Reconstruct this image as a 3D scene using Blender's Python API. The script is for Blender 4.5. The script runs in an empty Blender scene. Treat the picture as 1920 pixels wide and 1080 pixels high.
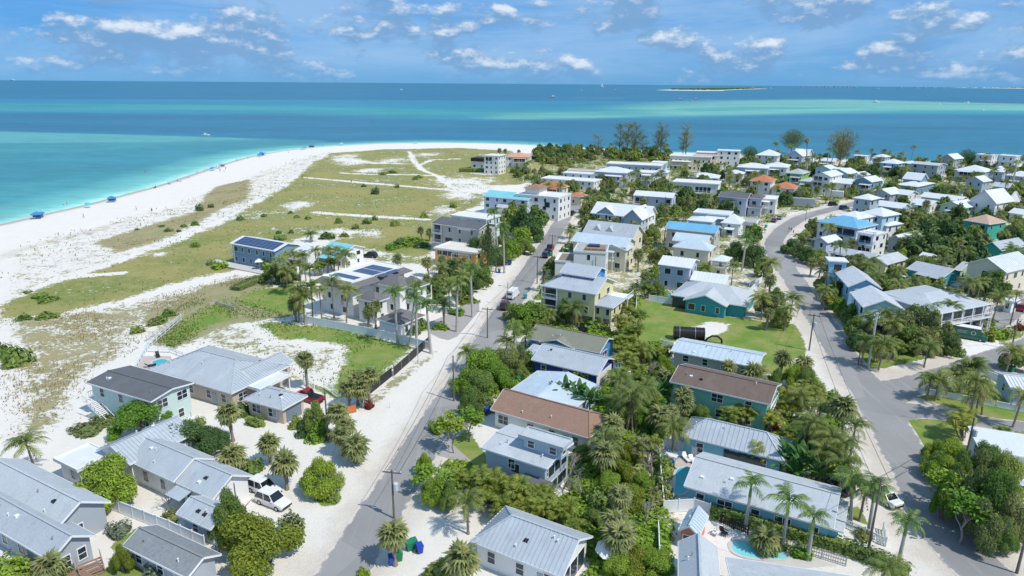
import bpy, bmesh, math, random
import numpy as np
from mathutils import Matrix, Vector
random.seed(7)
rng = np.random.default_rng(7)
sc = bpy.context.scene
COL = sc.collection

# ------------------------------------------------------------------ camera
CAM_H, FPX = 50.0, 1280.0
PITCH = math.atan((540 - 156.5) / FPX)
ROLL = math.radians(0.42)
cr, sr = math.cos(ROLL), math.sin(ROLL)
cp, sp = math.cos(PITCH), math.sin(PITCH)
Rv = Vector((cr, sr * sp, sr * cp)); Uv = Vector((-sr, cr * sp, cr * cp)); Fv = Vector((0, cp, -sp))
cam_d = bpy.data.cameras.new('camera'); cam = bpy.data.objects.new('camera', cam_d); COL.objects.link(cam)
cam_d.sensor_width = 36; cam_d.lens = 24; cam_d.clip_start = 1; cam_d.clip_end = 200000
cam.matrix_world = Matrix(((Rv.x, Uv.x, -Fv.x, 0), (Rv.y, Uv.y, -Fv.y, 0), (Rv.z, Uv.z, -Fv.z, CAM_H), (0, 0, 0, 1)))
sc.camera = cam

# ------------------------------------------------------------------ sun, sky, exposure
SUN_AZ, SUN_EL = math.radians(-34), math.radians(54)      # azimuth from +X, counter-clockwise
sd = Vector((math.cos(SUN_AZ) * math.cos(SUN_EL), math.sin(SUN_AZ) * math.cos(SUN_EL), math.sin(SUN_EL)))
sun_d = bpy.data.lights.new('sun', 'SUN'); sun_d.energy = 3.75; sun_d.angle = math.radians(0.53); sun_d.color = (1, .955, .88)
sun = bpy.data.objects.new('sun', sun_d); COL.objects.link(sun); sun.location = (0, 0, 120)
sun.rotation_euler = sd.to_track_quat('Z', 'Y').to_euler()
vs = sc.view_settings
vs.view_transform = 'Standard'; vs.look = 'None'; vs.exposure = 0.03; vs.gamma = 1; vs.use_curve_mapping = False

def N(nt, typ, ins=None, **kw):
    n = nt.nodes.new(typ)
    for k, v in kw.items(): setattr(n, k, v)
    for k, v in (ins or {}).items():
        s = n.inputs[k]
        if hasattr(v, 'is_output') or isinstance(v, bpy.types.NodeSocket): nt.links.new(v, s)
        else: s.default_value = v
    return n
def MATH(nt, op, a, b=None, clamp=False):
    n = nt.nodes.new('ShaderNodeMath'); n.operation = op; n.use_clamp = clamp
    for i, v in enumerate((a, b)):
        if v is None: continue
        if isinstance(v, bpy.types.NodeSocket): nt.links.new(v, n.inputs[i])
        else: n.inputs[i].default_value = v
    return n.outputs[0]
def SMOOTH(nt, x, a, b):
    n = nt.nodes.new('ShaderNodeMapRange'); n.interpolation_type = 'SMOOTHSTEP'
    nt.links.new(x, n.inputs[0]); n.inputs[1].default_value = a; n.inputs[2].default_value = b
    return n.outputs[0]
def MIX(nt, f, a, b):
    n = nt.nodes.new('ShaderNodeMix'); n.data_type = 'RGBA'
    for s, v in ((n.inputs[0], f), (n.inputs[6], a), (n.inputs[7], b)):
        if isinstance(v, bpy.types.NodeSocket): nt.links.new(v, s)
        elif isinstance(v, (int, float)): s.default_value = v
        else: s.default_value = (*v, 1)
    return n.outputs[2]
def NOISE(nt, vec, scale, detail=4, rough=.55, dist=0.0):
    n = N(nt, 'ShaderNodeTexNoise', {'Scale': scale, 'Detail': detail, 'Roughness': rough, 'Distortion': dist})
    if vec is not None: nt.links.new(vec, n.inputs['Vector'])
    return n.outputs[0]

w = bpy.data.worlds.new('World'); sc.world = w; w.use_nodes = True
nt = w.node_tree; nt.nodes.clear()
sky = N(nt, 'ShaderNodeTexSky', sky_type='NISHITA', sun_disc=False, sun_elevation=SUN_EL, sun_rotation=math.pi / 2 - SUN_AZ,
        altitude=0, air_density=1.0, dust_density=0.0, ozone_density=1.0)
tc = N(nt, 'ShaderNodeTexCoord'); D = tc.outputs['Generated']
# the sky as it was that day: a deeper blue than the plain model low over the sea
hs = N(nt, 'ShaderNodeMix', data_type='RGBA', blend_type='MULTIPLY'); hs.inputs[0].default_value = 1; nt.links.new(sky.outputs[0], hs.inputs[6]); hs.inputs[7].default_value = (.23, .50, 1.1, 1); HS = MIX(nt, .65, hs.outputs[2], (1.0, 3.7, 7.5))
def cloudvec(sx, sz, off=(0, 0, 0)):
    m = N(nt, 'ShaderNodeMapping', {'Vector': D, 'Scale': (sx, sx, sz), 'Location': off}); return m.outputs[0]
def cloudnoise(dz):
    a = NOISE(nt, cloudvec(9.5, 19, (3.1, 1.7, 4.2 + dz)), 1, 10, .60)
    return a
sepd = N(nt, 'ShaderNodeSeparateXYZ', {0: D}); zz = sepd.outputs[2]
cum = cloudnoise(0); cumu = cloudnoise(.22)
cm = SMOOTH(nt, cum, .475, .565)
lit = SMOOTH(nt, MATH(nt, 'SUBTRACT', cum, cumu), -.005, .17)
ccol = MIX(nt, lit, (1.9, 3.7, 6.3), (8.4, 9.0, 9.7))
thin = SMOOTH(nt, NOISE(nt, cloudvec(2.2, 15, (7, 2, 1)), 1, 6, .6, .4), .33, .62)
c1 = MIX(nt, MATH(nt, 'MULTIPLY', thin, .62), HS, (4.0, 6.0, 8.6))
c2 = MIX(nt, MATH(nt, 'MULTIPLY', cm, .8), c1, ccol)
low = SMOOTH(nt, zz, -.01, .035)
c2 = MIX(nt, low, HS, c2)
bg = N(nt, 'ShaderNodeBackground', {'Color': c2, 'Strength': .10})
out = N(nt, 'ShaderNodeOutputWorld', {'Surface': bg.outputs[0]})

# ------------------------------------------------------------------ photo point -> place on the ground (at a height z)
def ray(px, py):
    u = px - 960; v = 540 - py
    u, v = u * cr - v * sr, u * sr + v * cr
    return u, FPX * cp + v * sp, -FPX * sp + v * cp
def G(px, py, z=0.0):
    x, y, zz_ = ray(px, py); t = (z - CAM_H) / zz_
    return np.array((x * t, y * t))
def PX(x, y, z=0.0):
    dz = z - CAM_H
    c = y * cp - dz * sp; u = FPX * x / c; v = FPX * (y * sp + dz * cp) / c
    return 960 + u * cr + v * sr, 540 - (-u * sr + v * cr)

# ------------------------------------------------------------------ materials
def lin(r, g, b, k=.85):
    return tuple(k * ((c / 255 / 12.92) if c <= 10 else ((c / 255 + .055) / 1.055) ** 2.4) for c in (r, g, b))
MATS = {}
def mat(name, col, rough=.7, var=.12, scale=3.0, spec=.3, bump=0.0, metallic=0.0, trans=0.0, island=0.0, objvar=0.0, coord='Object', detail=5):
    if name in MATS: return MATS[name]
    m = bpy.data.materials.new(name); m.use_nodes = True; nt = m.node_tree; nt.nodes.clear()
    tc = N(nt, 'ShaderNodeTexCoord')
    n = NOISE(nt, tc.outputs[coord], scale, detail, .65)
    c = MIX(nt, n, tuple(x * (1 - var) for x in col), tuple(min(1, x * (1 + var)) for x in col))
    if island or objvar:
        g = N(nt, 'ShaderNodeNewGeometry'); oi = N(nt, 'ShaderNodeObjectInfo')
        hv = N(nt, 'ShaderNodeHueSaturation', {'Color': c})
        a = MATH(nt, 'MULTIPLY_ADD', g.outputs['Random Per Island'], island); nt.nodes[-1].inputs[2].default_value = 1 - island / 2
        b = MATH(nt, 'MULTIPLY_ADD', oi.outputs['Random'], objvar); nt.nodes[-1].inputs[2].default_value = 1 - objvar / 2
        nt.links.new(MATH(nt, 'MULTIPLY', a, b), hv.inputs['Value'])
        h = MATH(nt, 'MULTIPLY_ADD', oi.outputs['Random'], -.05 if objvar else 0); nt.nodes[-1].inputs[2].default_value = .52 if objvar else .5
        nt.links.new(h, hv.inputs['Hue'])
        c = hv.outputs[0]
    if 'roof' in name or 'shingle' in name or 'tile' in name or 'asphalt' in name:
        st = NOISE(nt, N(nt, 'ShaderNodeMapping', {'Vector': tc.outputs['Object'], 'Scale': (.9, .22, .5)}).outputs[0], 1.3, 6, .7); s2 = NOISE(nt, tc.outputs['Object'], .35, 4, .6)
        c = MIX(nt, MATH(nt, 'MULTIPLY', SMOOTH(nt, st, .50, .72), .38), c, tuple(x * .62 for x in col)); c = MIX(nt, MATH(nt, 'MULTIPLY', SMOOTH(nt, s2, .52, .66), .30), c, tuple(min(.85, x * 1.25 + .02) for x in col))
    p = N(nt, 'ShaderNodeBsdfPrincipled', {'Base Color': c, 'Roughness': rough, 'Metallic': metallic, 'Specular IOR Level': spec})
    if bump:
        b = N(nt, 'ShaderNodeBump', {'Strength': bump, 'Distance': .05, 'Height': n}); nt.links.new(b.outputs[0], p.inputs['Normal'])
    sh = p.outputs[0]
    if trans:
        t = N(nt, 'ShaderNodeBsdfTranslucent', {'Color': c})
        sh = N(nt, 'ShaderNodeMixShader', {0: trans, 1: sh, 2: t.outputs[0]}).outputs[0]
    N(nt, 'ShaderNodeOutputMaterial', {'Surface': sh})
    MATS[name] = m
    return m

# roofs
RM = {
 'metal': mat('galvanised_roof', (.425, .465, .50), .42, .10, .6, .5),
 'metalw': mat('white_metal_roof', (.67, .69, .705), .45, .05, .5, .4),
 'metalb': mat('pale_blue_metal_roof', (.50, .58, .635), .42, .08, .6, .5),
 'shg': mat('grey_shingle', (.40, .43, .46), .9, .28, 5, .2, .3),
 'shl': mat('light_shingle', (.46, .49, .51), .9, .25, 5, .2, .3),
 'shd': mat('dark_shingle', (.13, .135, .145), .9, .35, 5, .2, .3),
 'shc': mat('charcoal_tile', (.16, .155, .155), .8, .25, 5, .2, .3),
 'shm': mat('worn_grey_shingle', (.24, .255, .26), .9, .4, 3, .2, .3),
 'brown': mat('brown_shingle', (.30, .19, .14), .9, .3, 5, .2, .3),
 'brownd': mat('dark_brown_shingle', (.17, .125, .105), .9, .3, 5, .2, .3),
 'tile': mat('terracotta_tile', (.50, .19, .10), .8, .25, 2, .2, .4),
 'tilep': mat('pale_terracotta_tile', (.60, .33, .22), .8, .2, 2, .2, .4),
 'white': mat('white_membrane_roof', (.71, .70, .68), .7, .08, .8, .3),
 'cream': mat('cream_membrane_roof', (.70, .64, .56), .8, .12, 1, .3),
 'greyf': mat('grey_membrane_roof', (.40, .40, .39), .9, .2, 1, .2),
 'olive': mat('olive_grey_shingle', (.23, .23, .18), .9, .2, 5, .2, .3),
 'blue': mat('blue_metal_roof', (.16, .41, .60), .4, .06, .5, .5),
 'turq': mat('turquoise_metal_roof', (.22, .55, .60), .4, .08, .5, .5),
 'tan': mat('tan_shingle', (.48, .35, .27), .9, .2, 5, .2, .3),
 'orangef': mat('orange_membrane', (.62, .36, .22), .8, .1, 1, .2),
}
WALL = {
 'white': (.76, .76, .75), 'bluegrey': (.42, .50, .58), 'lav': (.52, .57, .70), 'aqua': (.22, .50, .58), 'teal': (.05, .30, .34),
 'green': (.24, .52, .42), 'mint': (.55, .68, .64), 'beige': (.55, .46, .38), 'cream': (.72, .66, .50), 'yellow': (.68, .62, .36),
 'navy': (.025, .06, .28), 'blue': (.07, .25, .52), 'slate': (.17, .29, .40), 'grey': (.38, .42, .46), 'orange': (.75, .44, .16),
 'coral': (.70, .25, .14), 'emerald': (.06, .42, .32), 'lime': (.22, .48, .12), 'stone': (.50, .48, .43), 'lblue': (.40, .58, .70), 'paleaqua': (.52, .70, .72),
 'dkgrey': (.20, .23, .26), 'skyb': (.30, .55, .75), 'palegreen': (.48, .62, .44),
}
def wallmat(k): return mat('painted_wall_' + k, WALL[k], .75, .06, 1.2, .25)
M_TRIM = mat('white_trim', (.78, .78, .77), .55, .04, 2)
M_GLASS = mat('window_glass', (.025, .04, .055), .08, .3, .4, .6)
M_FRAME = mat('window_frame_paint', (.80, .80, .79), .5, .03, 2)
M_DOOR = mat('door_paint', (.35, .40, .45), .5, .1, 2)
M_CONC = mat('pale_concrete', (.55, .52, .48), .9, .15, .8)
M_WOOD = mat('weathered_timber', (.26, .20, .15), .85, .3, 3)
M_DECK = mat('brown_deck', (.30, .19, .13), .8, .25, 4)
M_POLE = mat('pole_timber', (.17, .14, .12), .9, .3, 3)
M_POLEC = mat('concrete_pole', (.56, .55, .53), .8, .08, 2)
M_STEEL = mat('galvanised_steel', (.45, .47, .49), .4, .1, 3, .5, metallic=.6)
M_BLACK = mat('black_plastic', (.015, .015, .017), .45, .3, 3, .4)
M_SOLAR = mat('solar_glass', (.025, .055, .14), .12, .25, .7, .6)
M_FENCE = mat('white_vinyl', (.74, .77, .79), .5, .05, 1.5, .4)
M_BARK = mat('bark', (.20, .165, .13), .95, .35, 4, .1, .4)
M_PALMBARK = mat('palm_trunk', (.25, .21, .175), .95, .3, 5, .1, .4)
M_ROYAL = mat('royal_palm_trunk', (.42, .40, .37), .85, .12, 3)
M_SHAFT = mat('crownshaft', (.13, .24, .05), .5, .1, 2)
M_GREY = mat('grey_bare_twigs', (.30, .265, .25), .95, .2, 3, .1)
def leafmat(name, col, isl=.75): return mat(name, col, .55, .15, .35, .28, trans=.38, island=isl, objvar=.38)
L_BRIGHT = leafmat('leaf_bright', (0.235, 0.379, 0.048))
L_MID = leafmat('leaf_mid', (0.221, 0.320, 0.076))
L_DARK = leafmat('leaf_dark', (0.125, 0.213, 0.068))
L_OLIVE = leafmat('leaf_olive', (0.263, 0.308, 0.106))
L_YEL = leafmat('leaf_yellow', (0.236, 0.295, 0.039))
L_SILVER = leafmat('leaf_silver', (.20, .25, .17))
L_RED = leafmat('leaf_red', (.22, .055, .03))
L_PINE = leafmat('needle_grey_green', (.23, .27, .13))
L_PINEY = leafmat('needle_yellow_green', (.26, .265, .12))
F_COCO = leafmat('frond_coconut', (0.222, 0.281, 0.076), .5)
F_SABAL = leafmat('frond_sabal', (0.278, 0.308, 0.118), .6)
F_ROYAL = leafmat('frond_royal', (0.188, 0.296, 0.078), .5)
F_ARECA = leafmat('frond_areca', (0.251, 0.312, 0.057), .5)
F_DEAD = leafmat('frond_dead', (.36, .28, .14), .5)

# ------------------------------------------------------------------ mesh helpers
class MB:
    def __init__(s): s.v = []; s.f = []; s.m = []
    def add(s, vs_, fs_, mi=0):
        o = len(s.v); s.v += [tuple(p) for p in vs_]; s.f += [tuple(i + o for i in f) for f in fs_]; s.m += [mi] * len(fs_); return s
    def box(s, x0, x1, y0, y1, z0, z1, mi=0):
        return s.add([(x0, y0, z0), (x1, y0, z0), (x1, y1, z0), (x0, y1, z0), (x0, y0, z1), (x1, y0, z1), (x1, y1, z1), (x0, y1, z1)],
                     [(0, 3, 2, 1), (4, 5, 6, 7), (0, 1, 5, 4), (1, 2, 6, 5), (2, 3, 7, 6), (3, 0, 4, 7)], mi)
    def bar(s, a, b, wd, h, mi=0):
        a = Vector(a); b = Vector(b); d = (b - a).normalized()
        up = Vector((0, 0, 1)) if abs(d.z) < .9 else Vector((1, 0, 0))
        sx = d.cross(up).normalized() * wd / 2; uy = sx.cross(d).normalized() * h / 2
        return s.add([a - sx - uy, a + sx - uy, a + sx + uy, a - sx + uy, b - sx - uy, b + sx - uy, b + sx + uy, b - sx + uy],
                     [(0, 3, 2, 1), (4, 5, 6, 7), (0, 1, 5, 4), (1, 2, 6, 5), (2, 3, 7, 6), (3, 0, 4, 7)], mi)
    def tube(s, pts, rad, n=6, mi=0, cap=True):
        pts = [Vector(p) for p in pts]; o = len(s.v); k = len(pts)
        for i, p in enumerate(pts):
            d = (pts[min(i + 1, k - 1)] - pts[max(i - 1, 0)]).normalized()
            up = Vector((0, 0, 1)) if abs(d.z) < .95 else Vector((1, 0, 0))
            a = d.cross(up).normalized(); b = d.cross(a)
            r = rad[i] if hasattr(rad, '__len__') else rad
            for j in range(n):
                t = 2 * math.pi * j / n; s.v.append(tuple(p + a * (r * math.cos(t)) + b * (r * math.sin(t))))
        for i in range(k - 1):
            for j in range(n):
                q = (j + 1) % n
                s.f.append((o + i * n + j, o + (i + 1) * n + j, o + (i + 1) * n + q, o + i * n + q)); s.m.append(mi)
        if cap:
            s.f.append(tuple(o + j for j in range(n))); s.m.append(mi)
            s.f.append(tuple(o + (k - 1) * n + j for j in reversed(range(n)))); s.m.append(mi)
        return s
    def lathe(s, prof, n=10, c=(0, 0, 0), mi=0):
        o = len(s.v); k = len(prof)
        for r, z in prof:
            for j in range(n):
                t = 2 * math.pi * j / n; s.v.append((c[0] + r * math.cos(t), c[1] + r * math.sin(t), c[2] + z))
        for i in range(k - 1):
            for j in range(n):
                q = (j + 1) % n; s.f.append((o + i * n + j, o + i * n + q, o + (i + 1) * n + q, o + (i + 1) * n + j)); s.m.append(mi)
        s.f.append(tuple(o + j for j in reversed(range(n)))); s.m.append(mi)
        s.f.append(tuple(o + (k - 1) * n + j for j in range(n))); s.m.append(mi)
        return s
    def mesh(s, name, mats):
        me = bpy.data.meshes.new(name); me.from_pydata(s.v, [], s.f)
        for m in (mats if isinstance(mats, (list, tuple)) else [mats]): me.materials.append(m)
        if any(s.m): me.polygons.foreach_set('material_index', s.m)
        me.update(); return me
def put(name, me, parent=None, loc=(0, 0, 0), rot=(0, 0, 0), scl=(1, 1, 1)):
    o = bpy.data.objects.new(name, me); COL.objects.link(o)
    o.location = loc; o.rotation_euler = rot; o.scale = scl
    if parent is not None: o.parent = parent
    return o
def thing(name, label, cat, loc=(0, 0, 0), rz=0, group=None, me=None):
    o = put(name, me, None, loc, (0, 0, rz)); o['label'] = label; o['category'] = cat
    if group: o['group'] = group
    return o
def stuff(o): o['kind'] = 'stuff'; return o
def structure(o): o['kind'] = 'structure'; return o

def inpoly(x, y, poly):
    r = np.zeros(np.shape(x), bool); j = len(poly) - 1
    for i in range(len(poly)):
        xi, yi = poly[i]; xj, yj = poly[j]
        if yi != yj: r ^= ((yi > y) != (yj > y)) & (x < (xj - xi) * (y - yi) / (yj - yi) + xi)
        j = i
    return r
def segdist(x, y, pts, closed=True):
    d = np.full(np.shape(x), 1e9); n = len(pts)
    for i in range(n if closed else n - 1):
        ax, ay = pts[i]; bx, by = pts[(i + 1) % n]; dx, dy = bx - ax, by - ay
        t = np.clip(((x - ax) * dx + (y - ay) * dy) / (dx * dx + dy * dy + 1e-9), 0, 1)
        d = np.minimum(d, np.hypot(x - ax - t * dx, y - ay - t * dy))
    return d
def sdist(x, y, poly): return segdist(x, y, poly) * np.where(inpoly(x, y, poly), 1, -1)
def pmask(x, y, poly, soft): return np.clip(.5 + sdist(x, y, poly) / soft, 0, 1)
def gp(pts): return [tuple(G(*p)) for p in pts]
def smooth_line(pts, it=2):
    for _ in range(it):
        q = [pts[0]]
        for a, b in zip(pts, pts[1:]):
            a = np.array(a); b = np.array(b); q += [tuple(a * .75 + b * .25), tuple(a * .25 + b * .75)]
        pts = q + [pts[-1]]
    return pts
# ================================================================== THE LAND
SHORE = gp([(1920, 303), (1800, 302), (1700, 303), (1560, 298), (1480, 294), (1400, 289), (1300, 286), (1240, 284.5), (1180, 281), (1110, 277.5), (1060, 274.5), (960, 269.5),
            (860, 267), (780, 267), (700, 269), (620, 273), (560, 278), (500, 286), (440, 299), (370, 322), (300, 346), (210, 369), (150, 385), (70, 402), (0, 419), (-250, 470), (-700, 590), (-1500, 900)])
SHORE = smooth_line(SHORE, 1)
SHORE = [(560, SHORE[0][1] + 5)] + SHORE + [(-260, -60), (-260, -250), (560, -250)]
WZ = -0.35
def polar(r0, r1, k, a0, a1, na):
    n = int(math.log(r1 / r0) / math.log(1 + k)); rr = r0 * (1 + k) ** np.arange(n + 1); aa = np.radians(np.linspace(a0, a1, na + 1))
    R_, A_ = np.meshgrid(rr, aa, indexing='ij'); x = (R_ * np.sin(A_)).ravel(); y = (R_ * np.cos(A_)).ravel()
    i, j = np.meshgrid(np.arange(n), np.arange(na), indexing='ij'); b = (i * (na + 1) + j).ravel()
    return x, y, np.stack([b, b + na + 1, b + na + 2, b + 1], 1)
def gridmesh(name, x, y, z, f, material, attrs):
    me = bpy.data.meshes.new(name); nv, nf = len(x), len(f)
    me.vertices.add(nv); me.vertices.foreach_set('co', np.stack([x, y, z], 1).ravel().astype(np.float32))
    me.loops.add(nf * 4); me.loops.foreach_set('vertex_index', f[:, ::-1].ravel().astype(np.int32))
    me.polygons.add(nf); me.polygons.foreach_set('loop_start', np.arange(0, nf * 4, 4, dtype=np.int32))
    me.polygons.foreach_set('loop_total', np.full(nf, 4, dtype=np.int32))
    me.update(calc_edges=True); me.validate()
    for k, v in attrs.items():
        a = me.attributes.new(k, 'FLOAT_COLOR', 'POINT'); a.data.foreach_set('color', np.concatenate([v, np.ones((nv, 1))], 1).ravel().astype(np.float32))
    me.materials.append(material); me.polygons.foreach_set('use_smooth', np.ones(nf, bool))
    return me

# ---- roads (photo outlines laid on the ground)
ROADS = []; ROADO = []
def road(name, centre, width, z, closed_pts=None):
    c = smooth_line(centre, 2); mb = MB(); L = []; Rr = []
    for i, p in enumerate(c):
        a = np.array(c[max(i - 1, 0)]); b = np.array(c[min(i + 1, len(c) - 1)]); d = (b - a) / np.hypot(*(b - a)); n = np.array((-d[1], d[0]))
        wd = width if np.isscalar(width) else np.interp(i / (len(c) - 1), np.linspace(0, 1, len(width)), width)
        wob = .12 * math.sin(i * 1.7) + .08 * math.sin(i * .61)
        L.append(tuple(np.array(p) + n * (wd / 2 + wob)) + (z,)); Rr.append(tuple(np.array(p) - n * (wd / 2 - wob * .7)) + (z,))
    k = len(c); 
    k = len(c); cols = [0, .05, .13, .5, .87, .95, 1]; vv = []
    for a_, b_ in zip(L, Rr): vv += [tuple(np.array(a_) * (1 - t) + np.array(b_) * t) for t in cols]
    nc = len(cols); mb.add(vv, [(i * nc + j, i * nc + j + 1, (i + 1) * nc + j + 1, (i + 1) * nc + j) for i in range(k - 1) for j in range(nc - 1)])
    ROADS.append((c, (max(width) if not np.isscalar(width) else width) / 2))
    me = mb.mesh(name, M_ROAD); at = me.attributes.new('edge', 'FLOAT_COLOR', 'POINT')
    for i in range(len(me.vertices)): e = (1, .62, 0, 0, 0, .62, 1)[i % 7]; at.data[i].color = (e, e, e, 1)
    ROADO.append(structure(put(name, me))); return ROADO[-1]
def roadmat():
    m = bpy.data.materials.new('asphalt'); m.use_nodes = True; nt = m.node_tree; nt.nodes.clear()
    P = N(nt, 'ShaderNodeTexCoord').outputs['Object']
    n1 = NOISE(nt, P, .12, 4, .6); n2 = NOISE(nt, P, 9, 3, .8); n3 = NOISE(nt, N(nt, 'ShaderNodeMapping', {'Vector': P, 'Rotation': (0, 0, math.radians(-10)), 'Scale': (1.1, .05, 1)}).outputs[0], 1, 4, .6)
    c = MIX(nt, n1, (.235, .228, .222), (.345, .333, .325)); c = MIX(nt, MATH(nt, 'MULTIPLY', n2, .35), c, (.215, .21, .205))
    c = MIX(nt, MATH(nt, 'MULTIPLY', SMOOTH(nt, n3, .5, .75), .4), c, (.42, .405, .39))
    vo = N(nt, 'ShaderNodeTexVoronoi', {'Vector': N(nt, 'ShaderNodeMapping', {'Vector': P}).outputs[0], 'Scale': .16}, feature='DISTANCE_TO_EDGE'); nt.links.new(MIX(nt, .12, P, N(nt, 'ShaderNodeTexNoise', {'Vector': P, 'Scale': .5}).outputs[1]), vo.inputs['Vector'])
    c = MIX(nt, MATH(nt, 'MULTIPLY', SMOOTH(nt, vo.outputs[0], .010, .003), .16), c, (.16, .155, .15))
    v2 = N(nt, 'ShaderNodeTexVoronoi', {'Vector': P, 'Scale': .07}); pc_ = N(nt, 'ShaderNodeSeparateColor', {0: v2.outputs['Color']}).outputs[0]
    c = MIX(nt, MATH(nt, 'MULTIPLY', SMOOTH(nt, pc_, .80, .83), .22), c, (.20, .198, .196)); c = MIX(nt, MATH(nt, 'MULTIPLY', SMOOTH(nt, pc_, .2, .17), .2), c, (.46, .44, .42))
    e = N(nt, 'ShaderNodeSeparateColor', {0: N(nt, 'ShaderNodeAttribute', attribute_name='edge').outputs[0]}).outputs[0]
    n5 = NOISE(nt, P, .7, 5, .7); fe = SMOOTH(nt, MATH(nt, 'ADD', e, MATH(nt, 'MULTIPLY', MATH(nt, 'SUBTRACT', n5, .5), 2.4)), .55, .95)
    c = MIX(nt, fe, c, (.62, .56, .49))
    p = N(nt, 'ShaderNodeBsdfPrincipled', {'Base Color': c, 'Roughness': .9, 'Specular IOR Level': .2}); N(nt, 'ShaderNodeOutputMaterial', {'Surface': p.outputs[0]})
    return m
M_ROAD = roadmat()
R1 = [tuple((G(585, 1080) + G(690, 1080)) / 2 + np.array((-7.2, -40)))] + gp([(637, 1080), (744, 910), (813, 800), (868, 715), (925, 620), (970, 548), (1002, 495), (1030, 455), (1046, 425), (1062, 402), (1082, 385)])
road('street', R1, 5.9, .020)
R2 = [(62, 20)] + gp([(1795, 1060), (1725, 900), (1680, 820), (1640, 745), (1590, 680), (1545, 610), (1512, 560), (1480, 510), (1455, 480), (1448, 455), (1470, 428), (1500, 408), (1530, 400), (1560, 392), (1590, 385), (1640, 372)])
road('street', R2, [6.6, 6.6, 6.4, 6.2, 6.0, 6.0, 6.0], .024)
R3 = gp([(1640, 745), (1700, 725), (1790, 700), (1880, 668), (1990, 628), (2200, 560)]); road('side_street', R3, [8, 6.4, 6.2, 6.2], .028)
R4 = gp([(1660, 772), (1730, 770), (1800, 783), (1870, 796), (1960, 806), (2100, 815)]); road('side_street', R4, [7, 4.6, 4.4, 4.4], .032)
R5 = gp([(1465, 485), (1510, 500), (1550, 505), (1600, 520)]); road('side_street', R5, 5.2, .036)
R6 = gp([(1930, 548), (1880, 600), (1840, 620)]); road('side_street', R6, 5.0, .040)

for i, o in enumerate(ROADO):                        # no drifted sand where one road runs into another
    at = o.data.attributes['edge'].data; xy = np.array([v.co[:2] for v in o.data.vertices])
    for j, (c_, hw) in enumerate(ROADS):
        if j != i:
            for k in np.nonzero(segdist(xy[:, 0], xy[:, 1], c_, False) < hw + .5)[0]: at[int(k)].color = (0, 0, 0, 1)
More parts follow.
